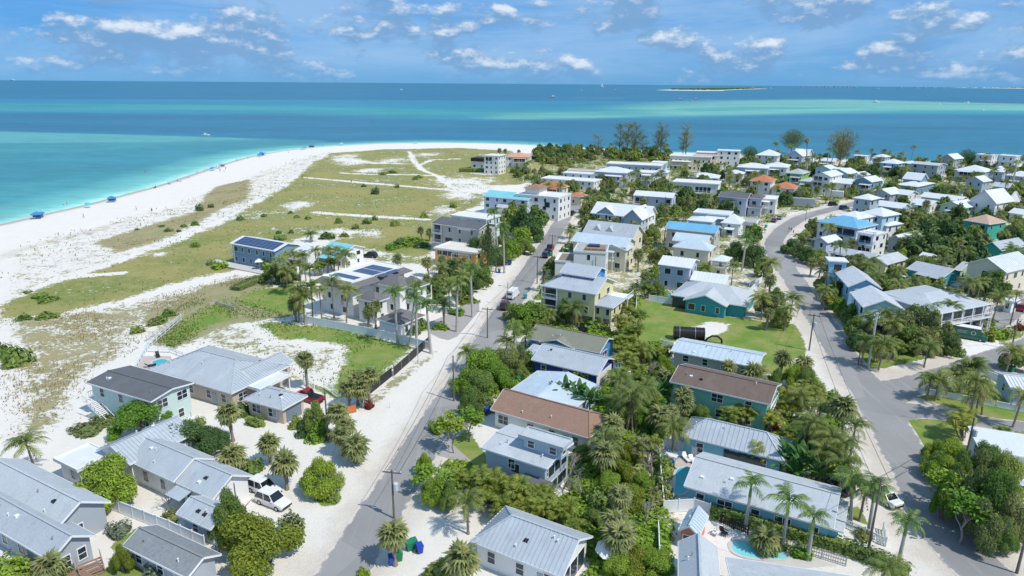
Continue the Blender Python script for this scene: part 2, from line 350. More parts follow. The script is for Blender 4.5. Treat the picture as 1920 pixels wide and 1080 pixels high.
# ---- ground cover masks
POLY = {k: gp(v) for k, v in {
 'meadow': [(0, 570), (95, 535), (250, 487), (330, 452), (400, 425), (470, 385), (540, 345), (585, 305), (620, 287), (720, 280), (860, 277), (960, 283), (985, 300), (985, 345), (930, 350), (905, 385), (850, 405), (815, 455), (800, 475), (745, 472), (690, 462), (640, 450), (600, 436), (560, 448), (540, 470), (505, 505), (440, 505), (370, 520), (250, 555), (100, 590), (0, 598)],
 'back': [(590, 436), (690, 445), (800, 462), (815, 500), (760, 498), (700, 492), (655, 474), (600, 458)],
 'tan1': [(185, 455), (300, 420), (375, 395), (400, 350), (465, 338), (460, 372), (400, 395), (320, 440), (230, 470)],
 'dunes': [(0, 600), (270, 560), (440, 515), (480, 520), (400, 570), (290, 600), (250, 660), (160, 720), (150, 790), (60, 830), (0, 840)],
 'beachveg': [(0, 600), (0, 480), (60, 450), (180, 420), (330, 380), (480, 325), (560, 295), (620, 285), (570, 345), (400, 425), (250, 487), (100, 535)],
 'lot': [(290, 600), (400, 560), (470, 540), (600, 600), (800, 650), (690, 745), (600, 725), (520, 690), (360, 650), (300, 650)],
 'lotgreen1': [(560, 605), (640, 610), (790, 650), (740, 690), (690, 745), (600, 735), (630, 690), (640, 650), (560, 640), (520, 640), (470, 610), (500, 600)],
 'lotgreen2': [(290, 640), (340, 600), (400, 565), (440, 575), (450, 600), (400, 612), (350, 640), (320, 655)],
 'lotgreen3': [(520, 690), (600, 722), (680, 742), (620, 750), (550, 712)],
 'lawn1': [(440, 560), (480, 545), (545, 533), (570, 550), (572, 590), (520, 588), (465, 573)],
 'strip': [(290, 600), (400, 540), (480, 515), (540, 530), (440, 560), (540, 590), (470, 600), (400, 565)],
 'lawn2': [(1196, 560), (1260, 572), (1400, 600), (1490, 608), (1508, 640), (1512, 665), (1440, 690), (1420, 668), (1260, 640), (1200, 650), (1188, 610)],
 'lawn3': [(1585, 640), (1600, 625), (1640, 640), (1700, 655), (1795, 653), (1740, 672), (1660, 690), (1620, 692), (1602, 682)],
 'lawn4': [(1688, 790), (1730, 783), (1790, 792), (1800, 800), (1800, 870), (1740, 850), (1705, 815)],
 'lawn5': [(1745, 728), (1790, 715), (1850, 710), (1900, 740), (1920, 760), (1990, 790), (1990, 815), (1920, 800), (1830, 778), (1720, 745), (1700, 738), (1720, 735)],
 'lawn6': [(1865, 633), (1920, 615), (1920, 630), (1875, 643)],
 'lawn7': [(205, 1025), (262, 985), (262, 1000), (225, 1035)], 'lawn8': [(830, 830), (870, 800), (910, 850), (915, 880), (850, 870)],
 'lawn9': [(180, 1080), (230, 1040), (330, 1100), (300, 1120)], 'lawn10': [(585, 930), (625, 930), (635, 945), (605, 950)],
 'lawn11': [(445, 775), (470, 770), (500, 795), (495, 803), (460, 790)], 'lawn12': [(1585, 955), (1610, 950), (1630, 985), (1600, 975)],
 'lawn13': [(1410, 660), (1520, 690), (1545, 722), (1520, 730), (1440, 700)],
 'strip2': [(690, 745), (810, 655), (830, 660), (800, 690), (720, 750), (700, 765)],
 'sandpatch': [(1290, 612), (1330, 600), (1380, 605), (1370, 625), (1320, 640)],
 'village': [(1060, 420), (1000, 330), (960, 290), (1060, 280), (1240, 290), (1400, 297), (1930, 312), (2400, 320), (2400, 1200), (1120, 1200), (930, 900), (860, 740), (980, 560)],
 'green': [(1140, 740), (1250, 700), (1235, 860), (1250, 960), (1230, 1080), (1130, 1080), (1000, 960), (780, 930), (790, 860), (1000, 950), (1100, 900)],
 'far': [(880, 300), (1060, 284), (1240, 292), (1250, 310), (1060, 320), (960, 330), (890, 330)],
}.items()}
PATHS = [gp(p) for p in ([(575, 332), (700, 345), (860, 357), (935, 360)], [(768, 285), (775, 300), (790, 318), (820, 330), (850, 352)], [(640, 325), (740, 327), (830, 330)],
                         [(590, 398), (680, 405), (800, 411)], [(660, 300), (700, 306), (790, 308)], [(780, 312), (810, 300), (860, 298)], [(0, 527), (120, 520), (230, 512)])]
gx, gy, gf = polar(16, 760, .0085, -82, 82, 620)
shd_ = sdist(gx, gy, SHORE)
gz = np.clip(shd_ * .06 + WZ, -4, 0) + np.where(shd_ < 8, 0, 0)
dune = (np.sin(gx * .11 + 1.3 * np.sin(gy * .07)) * np.sin(gy * .09 + gx * .03)) * .35
M = {k: pmask(gx, gy, POLY[k], s) for k, s in (('meadow', 6), ('back', 6), ('tan1', 6), ('dunes', 9), ('beachveg', 8), ('lot', 8), ('lotgreen1', 5), ('lotgreen2', 5), ('lotgreen3', 3), ('lawn1', .7), ('strip', 6),
     ('lawn2', 2.5), ('lawn3', .9), ('lawn4', 1.2), ('lawn5', .9), ('lawn6', .9), ('lawn7', .8), ('lawn8', 2), ('lawn9', 1), ('lawn10', 2), ('lawn11', 1.2), ('lawn12', .8), ('lawn13', 3), ('strip2', 3), ('sandpatch', 5), ('village', 8), ('green', 5), ('far', 10))}
gz = gz + dune * np.clip(M['dunes'] + M['beachveg'] + .6 * M['meadow'] - M['village'], 0, 1) * np.clip((shd_ - 25) / 15, 0, 1)
path = np.zeros_like(gx)
for p in PATHS: path = np.maximum(path, np.clip(1.25 - segdist(gx, gy, p, False) / 2.0, 0, 1))
meadow = np.clip(M['meadow'] * np.where(gy > 230, .73, .84) + .6 * M['far'] + .58 * M['back'], 0, .86)
spot = np.zeros_like(gx)
for cx, cy, r in ((735, 300, 16), (660, 305, 14), (870, 340, 26), (900, 352, 20), (640, 300, 12), (560, 385, 9), (700, 440, 7), (905, 325, 12), (800, 290, 14), (690, 320, 10), (650, 292, 14), (300, 478, 4), (830, 395, 9), (640, 440, 9), (860, 365, 12)):
    p = G(cx, cy); spot = np.maximum(spot, np.clip(1 - np.hypot(gx - p[0], (gy - p[1]) * .6) / r, 0, 1))
meadow = meadow * (1 - .75 * spot) * (1 - path)
sparse = np.clip(.66 * M['dunes'] + .47 * M['beachveg'] + .58 * M['tan1'] + .56 * M['lot'] * (1 - M['lotgreen1']) + .8 * M['strip'] + .62 * M['lotgreen2'] + .5 * M['strip2'] + .62 * M['village'] * np.clip((gy - 90) / 60, .55, 1) + .4 * M['green'] , 0, .9) * (1 - M['sandpatch'])
lawn = np.zeros_like(gx)
for k in M:
    if k.startswith('lawn'): lawn = np.maximum(lawn, M[k])
lawn = np.maximum(lawn, .66 * M['lotgreen1']); lawn = np.maximum(lawn, .66 * M['lotgreen2']); lawn = np.maximum(lawn, .7 * M['lotgreen3']); lawn = lawn * (1 - .75 * M['sandpatch'])
verge = np.zeros_like(gx)
for c, hw in ROADS:
    dd = segdist(gx, gy, c, False); verge = np.maximum(verge, np.clip(1 - (dd - hw) / 5.5, 0, 1)); sparse *= np.clip((dd - hw) / 4, 0, 1)
wet = np.clip(1 - shd_ / 6.5, 0, 1)
bs = segdist(gx, gy, gp([(-60, 500), (60, 462), (130, 445), (240, 412)]), False)
tanm = np.clip(M['tan1'] + .75 * M['dunes'] + .5 * M['beachveg'], 0, 1)
dirt = np.clip(verge * .85 + .75 * np.clip(1 - bs / 7, 0, 1) + .12 * M['village'], 0, 1)

def groundmat():
    m = bpy.data.materials.new('sand_and_dune_grass'); m.use_nodes = True; nt = m.node_tree; nt.nodes.clear()
    P = N(nt, 'ShaderNodeTexCoord').outputs['Object']
    A = N(nt, 'ShaderNodeSeparateColor', {0: N(nt, 'ShaderNodeAttribute', attribute_name='cover').outputs[0]}).outputs
    B = N(nt, 'ShaderNodeSeparateColor', {0: N(nt, 'ShaderNodeAttribute', attribute_name='soil').outputs[0]}).outputs
    big = NOISE(nt, P, .035, 5, .6); mid = NOISE(nt, P, .22, 6, .66); fin = NOISE(nt, P, 1.1, 6, .7); vf = NOISE(nt, P, 5, 4, .75)
    sand = MIX(nt, mid, (.70, .65, .575), (.81, .765, .70)); sand = MIX(nt, MATH(nt, 'MULTIPLY', SMOOTH(nt, fin, .55, .8), .25), sand, (.62, .57, .50))
    dcol = MIX(nt, fin, (.46, .385, .31), (.68, .605, .52))
    fd = MATH(nt, 'MULTIPLY', SMOOTH(nt, MATH(nt, 'ADD', B[1], MATH(nt, 'MULTIPLY', MATH(nt, 'SUBTRACT', mid, .5), 1.3)), .25, .95), .8)
    c = MIX(nt, fd, sand, dcol)
    c = MIX(nt, SMOOTH(nt, B[0], .0, .75), c, (.47, .385, .325))
    # dry and green tufts on the dunes
    tcol = MIX(nt, mid, (.175, .20, .055), (.32, .275, .115)); tcol2 = MIX(nt, vf, (.36, .285, .13), (.29, .225, .095)); tcol = MIX(nt, B[2], tcol, MIX(nt, SMOOTH(nt, mid, .4, .62), tcol, tcol2))
    ts = MATH(nt, 'ADD', MATH(nt, 'MULTIPLY', MATH(nt, 'SUBTRACT', fin, .5), 2.1), MATH(nt, 'MULTIPLY', MATH(nt, 'SUBTRACT', mid, .5), 1.9))
    fs = SMOOTH(nt, MATH(nt, 'ADD', A[2], MATH(nt, 'ADD', MATH(nt, 'MULTIPLY', ts, .55), MATH(nt, 'MULTIPLY', MATH(nt, 'SUBTRACT', vf, .5), .5))), .50, .66)
    c = MIX(nt, MATH(nt, 'MULTIPLY', fs, .88), c, tcol)
    # meadow
    mcol = MIX(nt, SMOOTH(nt, big, .36, .62), (.185, .230, .062), (.335, .300, .115)); mcol = MIX(nt, SMOOTH(nt, mid, .42, .75), mcol, (.37, .33, .14)); mcol = MIX(nt, MATH(nt, 'MULTIPLY', SMOOTH(nt, fin, .45, .7), .5), mcol, (.145, .165, .05)); mcol = MIX(nt, MATH(nt, 'MULTIPLY', SMOOTH(nt, vf, .5, .75), .5), mcol, (.42, .36, .18))
    fm = SMOOTH(nt, MATH(nt, 'ADD', A[0], MATH(nt, 'MULTIPLY', MATH(nt, 'SUBTRACT', MATH(nt, 'ADD', MATH(nt, 'ADD', mid, fin), MATH(nt, 'MULTIPLY', big, .8)), 1.4), 1.35)), .36, .58)
    c = MIX(nt, fm, c, mcol)
    # lawns
    lcol = MIX(nt, SMOOTH(nt, mid, .35, .65), (.150, .255, .045), (.285, .295, .095)); lcol = MIX(nt, MATH(nt, 'MULTIPLY', SMOOTH(nt, fin, .5, .75), .45), lcol, (.095, .195, .028))
    fl = SMOOTH(nt, MATH(nt, 'ADD', A[1], MATH(nt, 'MULTIPLY', MATH(nt, 'SUBTRACT', MATH(nt, 'ADD', mid, fin), 1.0), .65)), .40, .56)
    c = MIX(nt, fl, c, lcol)
    bp = N(nt, 'ShaderNodeBump', {'Strength': .5, 'Distance': .25, 'Height': MATH(nt, 'ADD', fin, vf)})
    p = N(nt, 'ShaderNodeBsdfPrincipled', {'Base Color': c, 'Roughness': .95, 'Specular IOR Level': .1, 'Normal': bp.outputs[0]}); N(nt, 'ShaderNodeOutputMaterial', {'Surface': p.outputs[0]})
    return m
structure(put('ground', gridmesh('ground', gx, gy, gz, gf, groundmat(), {'cover': np.stack([meadow, lawn, sparse], 1), 'soil': np.stack([wet, dirt, tanm], 1)})))

# ---- the sea: colour of water over the depth of the bottom there (sand bars pale, channels deep)
wx, wy, wf = polar(60, 90000, .012, -75, 75, 420)
wd_ = -sdist(wx, wy, SHORE)                       # metres from the shore
wpx, wpy = PX(wx, wy, WZ)
def bandpoly(pts): return gp_w(pts)
def gp_w(pts): return [tuple(G(*p, WZ)) for p in pts]
deep = np.array((.013, .104, .162)); mid_ = np.array((.012, .142, .205)); teal = np.array((.030, .205, .190)); turq = np.array((.130, .36, .31)); bar = np.array((.130, .315, .235)); far_ = np.array((.009, .100, .168))
wc = np.tile(far_, (len(wx), 1))
def blend(mask, col): 
    global wc
    wc = wc * (1 - mask[:, None]) + col * mask[:, None]
def softpoly(pts, soft):                          # softness grows with distance, as the bars are long and gentle
    P_ = gp_w(pts); return np.clip(.5 + sdist(wx, wy, P_) / (soft * np.clip(wy / 700, .3, 60)), 0, 1)
blend(softpoly([(-800, 186), (400, 186), (1000, 190), (1500, 192), (2600, 200), (2600, 285), (-800, 480)], 60) , mid_)
blend(softpoly([(-600, 192), (0, 195), (400, 196), (700, 202), (950, 207), (1130, 205), (1150, 200), (1400, 196), (2300, 196), (2300, 214), (1650, 214), (1250, 222), (960, 222), (700, 216), (400, 208), (0, 208), (-600, 204)], 110) * .85, teal)
blend(softpoly([(905, 219), (960, 213), (1060, 211), (1150, 209), (1100, 214), (1230, 216), (1110, 223), (990, 225), (920, 223)], 40) * .6, bar)
blend(softpoly([(1180, 198), (1340, 189), (1560, 186), (1800, 192), (1930, 195), (2300, 198), (2300, 212), (1900, 207), (1700, 206), (1560, 211), (1450, 215), (1280, 218), (1210, 214)], 75) * .8, bar)
blend(softpoly([(1240, 204), (1400, 200), (1650, 201), (1500, 205), (1300, 209)], 14) * .6, teal)
blend(softpoly([(-800, 215), (0, 212), (500, 213), (700, 222), (900, 227), (1300, 219), (1560, 213), (2300, 216), (2300, 290), (1300, 286), (1000, 265), (700, 263), (560, 266), (420, 256), (0, 246), (-800, 238)], 60), deep)
blend(softpoly([(1150, 222), (2300, 222), (2300, 306), (1260, 290)], 40) * .62, np.array((.014, .118, .172)))
blend(softpoly([(-900, 240), (0, 247), (160, 251), (420, 258), (600, 263), (640, 270), (500, 300), (300, 350), (0, 425), (-900, 600)], 7), np.array((.036, .185, .195)))
blend(softpoly([(-900, 239), (0, 246.5), (160, 250.5), (430, 258), (500, 262), (300, 266), (60, 268), (-900, 275)], 12) * .75, np.array((.082, .255, .232)))
blend(softpoly([(-900, 300), (0, 290), (200, 282), (420, 268), (480, 275), (300, 310), (180, 330), (0, 345), (-900, 400)], 40) * .55, np.array((.020, .145, .180)))
blend(np.clip(1.15 - wd_ / np.where(wx > 40, 9, 34), 0, 1) * (wd_ > -40), turq)
blend(np.clip(1.0 - wd_ / np.where(wx > 40, 4, 9), 0, 1) * (wd_ > -40), np.array((.30, .54, .47)))
def watermat():
    m = bpy.data.materials.new('sea_water'); m.use_nodes = True; nt = m.node_tree; nt.nodes.clear()
    P = N(nt, 'ShaderNodeTexCoord').outputs['Object']
    A = N(nt, 'ShaderNodeAttribute', attribute_name='depth').outputs[0]
    st = N(nt, 'ShaderNodeMapping', {'Vector': P, 'Scale': (.0016, .006, 1), 'Rotation': (0, 0, .1)}).outputs[0]
    n1 = NOISE(nt, st, 1, 8, .62, .6); n2 = NOISE(nt, N(nt, 'ShaderNodeMapping', {'Vector': P, 'Scale': (.02, .05, 1)}).outputs[0], 1, 6, .65)
    n3 = NOISE(nt, N(nt, 'ShaderNodeMapping', {'Vector': P, 'Scale': (.10, .28, 1)}).outputs[0], 1, 5, .7)
    hv = N(nt, 'ShaderNodeHueSaturation', {'Color': A})
    v = MATH(nt, 'ADD', MATH(nt, 'ADD', MATH(nt, 'MULTIPLY', MATH(nt, 'SUBTRACT', n1, .5), 1.5), MATH(nt, 'MULTIPLY', MATH(nt, 'SUBTRACT', n2, .5), .9)), MATH(nt, 'MULTIPLY_ADD', MATH(nt, 'SUBTRACT', n3, .5), .5))
    nt.nodes[-1].inputs[1].default_value = 0
    v = MATH(nt, 'ADD', v, MATH(nt, 'MULTIPLY', MATH(nt, 'SUBTRACT', n3, .5), .9)); v = MATH(nt, 'ADD', v, 1.0)
    nt.links.new(v, hv.inputs['Value'])
    w1 = NOISE(nt, N(nt, 'ShaderNodeMapping', {'Vector': P, 'Scale': (.35, .6, 1)}).outputs[0], 1, 5, .6)
    bp = N(nt, 'ShaderNodeBump', {'Strength': .35, 'Distance': .5, 'Height': w1})
    p = N(nt, 'ShaderNodeBsdfPrincipled', {'Base Color': hv.outputs[0], 'Roughness': .35, 'Specular IOR Level': .15, 'Normal': bp.outputs[0]}); N(nt, 'ShaderNodeOutputMaterial', {'Surface': p.outputs[0]})
    return m
structure(put('sea', gridmesh('sea', wx, wy, np.full(len(wx), WZ), wf, watermat(), {'depth': wc})))

# thin broken foam where the small waves meet the beach
fo_v = []; fo_f = []; r_ = random.Random(5)
for a, b in zip(SHORE[1:-3], SHORE[2:-3]):
    a = np.array(a); b = np.array(b); L = np.hypot(*(b - a)); d = (b - a) / L; n_ = np.array((d[1], -d[0])); k = int(L / 2.5)
    if a[0] > 60: continue
    for i in range(k):
        if math.sin(i * .37 + a[0] * .05) + r_.gauss(0, .4) < -.1: continue
        p = a + d * (i * 2.5); o = len(fo_v); w0 = r_.uniform(.1, .5); s0 = r_.uniform(.2, .9)
        for q, w in ((p, w0 * .3), (p + d * 2.6, w0)): fo_v += [(*(q + n_ * (s0 - w) * -1), WZ + .03), (*(q - n_ * (s0 + w)), WZ + .03)]
        fo_f.append((o, o + 2, o + 3, o + 1))
stuff(put('surf_foam', MB().add(fo_v, fo_f).mesh('surf_foam', mat('surf_foam', (.75, .77, .76), .9, .1, 1))))
# ================================================================== HOUSES
HOUSES = []                                        # (short phrase, world xy, footprint polygon)
FOOT = []
UNIT = {}
def window_mesh(wd, h, near, dark=True):
    k = ('w', round(wd, 1), round(h, 1), near)
    if k in UNIT: return UNIT[k]
    a, b = wd / 2, h / 2; t = .09
    mb = MB()                                      # local: x along the wall, z up, -y outward
    if near:
        mb.box(-a - t, a + t, -.07, 0, b, b + t); mb.box(-a - t, a + t, -.09, 0, -b - t, -b); mb.box(-a - t, -a, -.07, 0, -b, b); mb.box(a, a + t, -.07, 0, -b, b)
        mb.box(-a, a, -.05, 0, -.03, .03)
        if wd > 1.5: mb.box(-.04, .04, -.052, 0, -b, -.03); mb.box(-.04, .04, -.052, 0, .03, b)
        fr = mb.mesh('window', M_FRAME)
        UNIT[k] = (fr, MB().box(-a, a, -.02, .01, -b, b).mesh('pane', M_GLASS))
    else:
        mb.box(-a - t, a + t, -.03, 0, -b - t, b + t, 0); mb.box(-a, a, -.05, -.028, -b, b, 1)
        UNIT[k] = (mb.mesh('window', [M_FRAME, M_GLASS]), None)
    return UNIT[k]
def add_window(root, x, y, z, rz, wd, h, near):
    fr, pn = window_mesh(wd, h, near)
    o = put('window', fr, root, (x, y, z), (0, 0, rz))
    if pn: put('pane', pn, o)
def roofz(a, b, a0, a1, b0, b1, ra0, ra1, ze, rise, kind):
    bm = (b0 + b1) / 2; hb = (b1 - b0) / 2
    if kind == 'flat': return ze
    if kind == 'shed': return ze + rise * (b - b0) / (b1 - b0)
    t = (hb - abs(b - bm)) / hb
    if ra0 > a0 + .01: t = min(t, (a - a0) / (ra0 - a0))
    if ra1 < a1 - .01: t = min(t, (a1 - a) / (a1 - ra1))
    return ze + rise * max(t, 0)
def block(root, i, u0, u1, v0, v1, ze, z0=0, roof='gu', rise=1.5, rm='metal', wc='white', oh=.5, near=False, win=None, seams=None, floors=None, hipk=1.0, trim=None, stilts=False, door=False, nowall=False):
    along_v = roof.endswith('v')
    sw = (lambda a, b: (b, a)) if along_v else (lambda a, b: (a, b))
    a0, a1, b0, b1 = (v0, v1, u0, u1) if along_v else (u0, u1, v0, v1)
    kind = roof[0]; hb = (b1 - b0) / 2; bm = (b0 + b1) / 2
    kind_ = {'f': 'flat', 's': 'shed'}.get(kind, 'ridge')
    ra0, ra1 = a0, a1
    if kind == 'h': ra0, ra1 = a0 + hb * hipk, a1 - hb * hipk
    if kind == 'l': ra0 = a0 + hb * hipk
    if kind == 'r': ra1 = a1 - hb * hipk
    if ra0 > ra1: ra0 = ra1 = (a0 + a1) / 2
    P3 = lambda a, b, z: (*sw(a, b), z)
    RZ = lambda a, b: roofz(a, b, a0, a1, b0, b1, ra0, ra1, ze, rise, kind_)
    th = .16
    flip = along_v
    def face(mb, pts, mi=0):
        f = tuple(range(len(pts))); mb.add(pts, [tuple(reversed(f)) if flip else f], mi)
    mb = MB(); tops = []
    if kind_ == 'flat':
        mb.box(u0, u1, v0, v1, ze - .22, ze)
    elif kind_ == 'shed':
        tp = [P3(a0, b0, ze), P3(a1, b0, ze), P3(a1, b1, ze + rise), P3(a0, b1, ze + rise)]; bt = [(x, y, z - th) for x, y, z in tp]
        face(mb, tp); face(mb, bt[::-1])
        for k in range(4): q = (k + 1) % 4; face(mb, [bt[k], bt[q], tp[q], tp[k]])
        tops = [tp]
    else:
        E00, E10, E11, E01 = P3(a0, b0, ze), P3(a1, b0, ze), P3(a1, b1, ze), P3(a0, b1, ze)
        R0, R1_ = P3(ra0, bm, ze + rise), P3(ra1, bm, ze + rise)
        tops = [[E00, E10, R1_, R0] if ra1 > ra0 + .01 else [E00, E10, R0], [E11, E01, R0, R1_] if ra1 > ra0 + .01 else [E11, E01, R0]]
        if ra0 > a0 + .01: tops.append([E01, E00, R0])
        if ra1 < a1 - .01: tops.append([E10, E11, R1_])
        lp = [E00, E10] + ([R1_] if ra1 >= a1 - .01 else []) + [E11, E01] + ([R0] if ra0 <= a0 + .01 else [])
        dn = lambda p: (p[0], p[1], p[2] - th)
        for t in tops: face(mb, t); face(mb, [dn(p) for p in t][::-1])
        for k in range(len(lp)): q = (k + 1) % len(lp); face(mb, [dn(lp[k]), dn(lp[q]), lp[q], lp[k]])
    ro = put('roof', mb.mesh('roof', RM[rm]), root)
    # fascia round the eaves and rakes
    fb = MB(); cx, cy = (u0 + u1) / 2, (v0 + v1) / 2
    if kind_ == 'flat':
        for (x0, x1, y0, y1) in ((u0 - .04, u1 + .04, v0 - .04, v0 + .12), (u0 - .04, u1 + .04, v1 - .12, v1 + .04), (u0 - .04, u0 + .12, v0 + .12, v1 - .12), (u1 - .12, u1 + .04, v0 + .12, v1 - .12)):
            fb.box(x0, x1, y0, y1, ze - .26, ze + .22)
        put('parapet', fb.mesh('parapet', trim or M_TRIM), ro)
    else:
        lp_ = lp if kind_ == 'ridge' else [P3(a0, b0, ze), P3(a1, b0, ze), P3(a1, b1, ze + rise), P3(a0, b1, ze + rise)]
        for k in range(len(lp_)):
            p, q = Vector(lp_[k]), Vector(lp_[(k + 1) % len(lp_)])
            d = (q - p).normalized(); out_ = Vector((p.x + q.x - 2 * cx, p.y + q.y - 2 * cy, 0)); nrm = Vector((d.y, -d.x, 0)).normalized()
            if nrm.dot(out_) < 0: nrm = -nrm
            o_ = nrm * .035; dz = Vector((0, 0, -.09))
            fb.bar(p + o_ + dz, q + o_ + dz, .05, .22)
        put('fascia', fb.mesh('fascia', trim or M_TRIM), ro)
    if seams and kind_ == 'ridge':
        sb = MB(); hs_ = .075; ws = .10
        def rib(p, q):
            p = Vector(p); q = Vector(q)
            if (q - p).length > .5: sb.bar(p + Vector((0, 0, hs_ / 2)), q + Vector((0, 0, hs_ / 2)), ws, hs_)
        n = max(2, int((a1 - a0) / seams))
        for k in range(1, n):
            a = a0 + (a1 - a0) * k / n
            t = 1.0
            if a < ra0: t = (a - a0) / (ra0 - a0)
            if a > ra1: t = min(t, (a1 - a) / (a1 - ra1))
            for b_ in (b0, b1):
                be = b_ + (bm - b_) * t; rib(P3(a, b_, ze), P3(a, be, ze + rise * t))
        n = max(2, int((b1 - b0) / seams))
        for k in range(1, n):
            b_ = b0 + (b1 - b0) * k / n; t = 1 - abs(b_ - bm) / hb
            if ra0 > a0 + .01: rib(P3(a0, b_, ze), P3(a0 + (ra0 - a0) * t, b_, ze + rise * t))
            if ra1 < a1 - .01: rib(P3(a1, b_, ze), P3(a1 + (ra1 - a1) * t, b_, ze + rise * t))
        if sb.v: stuff(put('seam', sb.mesh('seam', RM[rm]), ro))
    if kind_ == 'ridge' and near:
        cb = MB(); ww = .24
        def cap(p, q): 
            p = Vector(p); q = Vector(q)
            if (q - p).length > .3: cb.bar(p + Vector((0, 0, .05)), q + Vector((0, 0, .05)), ww, .05)
        cap(R0, R1_)
        if ra0 > a0 + .01: cap(E00, R0); cap(E01, R0)
        if ra1 < a1 - .01: cap(E10, R1_); cap(E11, R1_)
        put('ridge_cap', cb.mesh('ridge_cap', RM[rm]), ro)
        vb = 'vent'
        for k in range(random.randint(2, 4)):
            a = random.uniform(a0 + 1.5, a1 - 1.5); b_ = random.uniform(b0 + .8, bm - .6); z = RZ(a, b_)
            x, y = sw(a, b_)
            if random.random() < .6: put('roof_vent', MB().lathe([(.06, -.2), (.06, .35), (.1, .35), (.1, .42)], 8).mesh('roof_vent', M_FRAME if random.random() < .6 else M_STEEL), ro, (x, y, z))
            else: put('roof_vent', MB().box(-.22, .22, -.22, .22, -.2, .16).mesh('roof_vent', M_FRAME if random.random() < .5 else M_BLACK), ro, (x, y, z))
    if nowall:
        for x in (u0 + .3, u1 - .3):
            for y in (v0 + .3, v1 - .3): put('post', MB().box(-.08, .08, -.08, .08, z0, ze - .24).mesh('post', M_FRAME), root, (x, y, 0))
        return
    # walls
    A0, A1, B0, B1 = a0 + oh, a1 - oh, b0 + oh, b1 - oh
    if A1 - A0 < 1: A0, A1 = a0 + .1, a1 - .1
    if B1 - B0 < 1: B0, B1 = b0 + .1, b1 - .1
    zc = lambda a, b: RZ(a, b) - th - .01
    if kind_ == 'flat': zc = lambda a, b: ze - .22
    wb = MB(); zb = z0
    c = [(A0, B0), (A1, B0), (A1, B1), (A0, B1)]
    bot = [P3(*p, zb) for p in c]; top = [P3(*p, zc(*p)) for p in c]
    rid0 = P3(A0, bm, zc(A0, bm)); rid1 = P3(A1, bm, zc(A1, bm))
    face(wb, [bot[0], bot[1], top[1], top[0]]); face(wb, [bot[2], bot[3], top[3], top[2]])
    face(wb, [bot[1], bot[2], top[2], rid1, top[1]] if kind_ == 'ridge' else [bot[1], bot[2], top[2], top[1]])
    face(wb, [bot[3], bot[0], top[0], rid0, top[3]] if kind_ == 'ridge' else [bot[3], bot[0], top[0], top[3]])
    face(wb, bot[::-1])
    put('wall', wb.mesh('wall', wallmat(wc)), root)
    # windows on the four sides
    U0, U1, V0, V1 = (u0 + oh, u1 - oh, v0 + oh, v1 - oh) if True else 0
    if along_v: U0, U1, V0, V1 = B0, B1, A0, A1
    else: U0, U1, V0, V1 = A0, A1, B0, B1
    h = ze - z0; nf = floors or max(1, int(round(h / 2.9))); fh = h / nf
    for fl in range(nf):
        zmid = z0 + fl * fh + min(fh * .52, 1.6)
        for si, (L, fn) in enumerate(((U1 - U0, lambda t: (U0 + t, V0, 0)), (V1 - V0, lambda t: (U1, V0 + t, math.pi / 2)), (V1 - V0, lambda t: (U0, V1 - t, -math.pi / 2)), (U1 - U0, lambda t: (U1 - t, V1, math.pi)))):
            n = (win[si] if win else None)
            if n is None: n = max(1, int(L / 3.6)) if si < 2 else (max(1, int(L / 6)) if near or si == 2 else 0)
            for k in range(n):
                t = L * (k + .5 + random.uniform(-.12, .12)) / n
                wd = (random.choice((.9, .9, 1.0, 1.7)) if L / n > 2.6 else .8) * (1 if near else .88)
                hh = min(1.35, fh * .48)
                if L / n > 5 and random.random() < .35 and fl == 0 and si < 2:
                    wd, hh = 2.2, min(2.0, fh * .72); x, y, r = fn(t); add_window(root, x, y, z0 + fl * fh + hh / 2 + .15, r, wd, hh, near); continue
                x, y, r = fn(t); add_window(root, x, y, zmid, r, wd, hh, near)
    if door or (near and i == 0):
        t = (U1 - U0) * .78
        d = put('door', MB().box(-.45, .45, -.05, 0, 0, 2.0).mesh('door', M_DOOR), root, (U0 + t, V0, z0 + .05))
        if near: put('handle', MB().box(.33, .38, -.1, -.05, .95, 1.05).mesh('handle', M_STEEL), d)
    if stilts:
        n = max(2, int((U1 - U0) / 3.5)); m_ = max(2, int((V1 - V0) / 3.5)); pm = MB().box(-.17, .17, -.17, .17, 0, z0).mesh('post', wallmat(wc))
        for k in range(n + 1):
            for l in range(m_ + 1):
                if k in (0, n) or l in (0, m_): put('post', pm, root, (U0 + .17 + (U1 - U0 - .34) * k / n, V0 + .17 + (V1 - V0 - .34) * l / m_, 0))
def railing(root, p, q, z, h=1.0, m=None, step=None):
    m = m or M_FRAME; p = Vector((*p, z)); q = Vector((*q, z)); L = (q - p).length; mb = MB()
    mb.bar(p + Vector((0, 0, h)), q + Vector((0, 0, h)), .09, .07); mb.bar(p + Vector((0, 0, .12)), q + Vector((0, 0, .12)), .06, .06)
    n = max(1, int(L / (step or .3)))
    for k in range(n + 1):
        a = p.lerp(q, k / n); mb.bar(a, a + Vector((0, 0, h)), .04, .04)
    return put('railing', mb.mesh('railing', m), root)
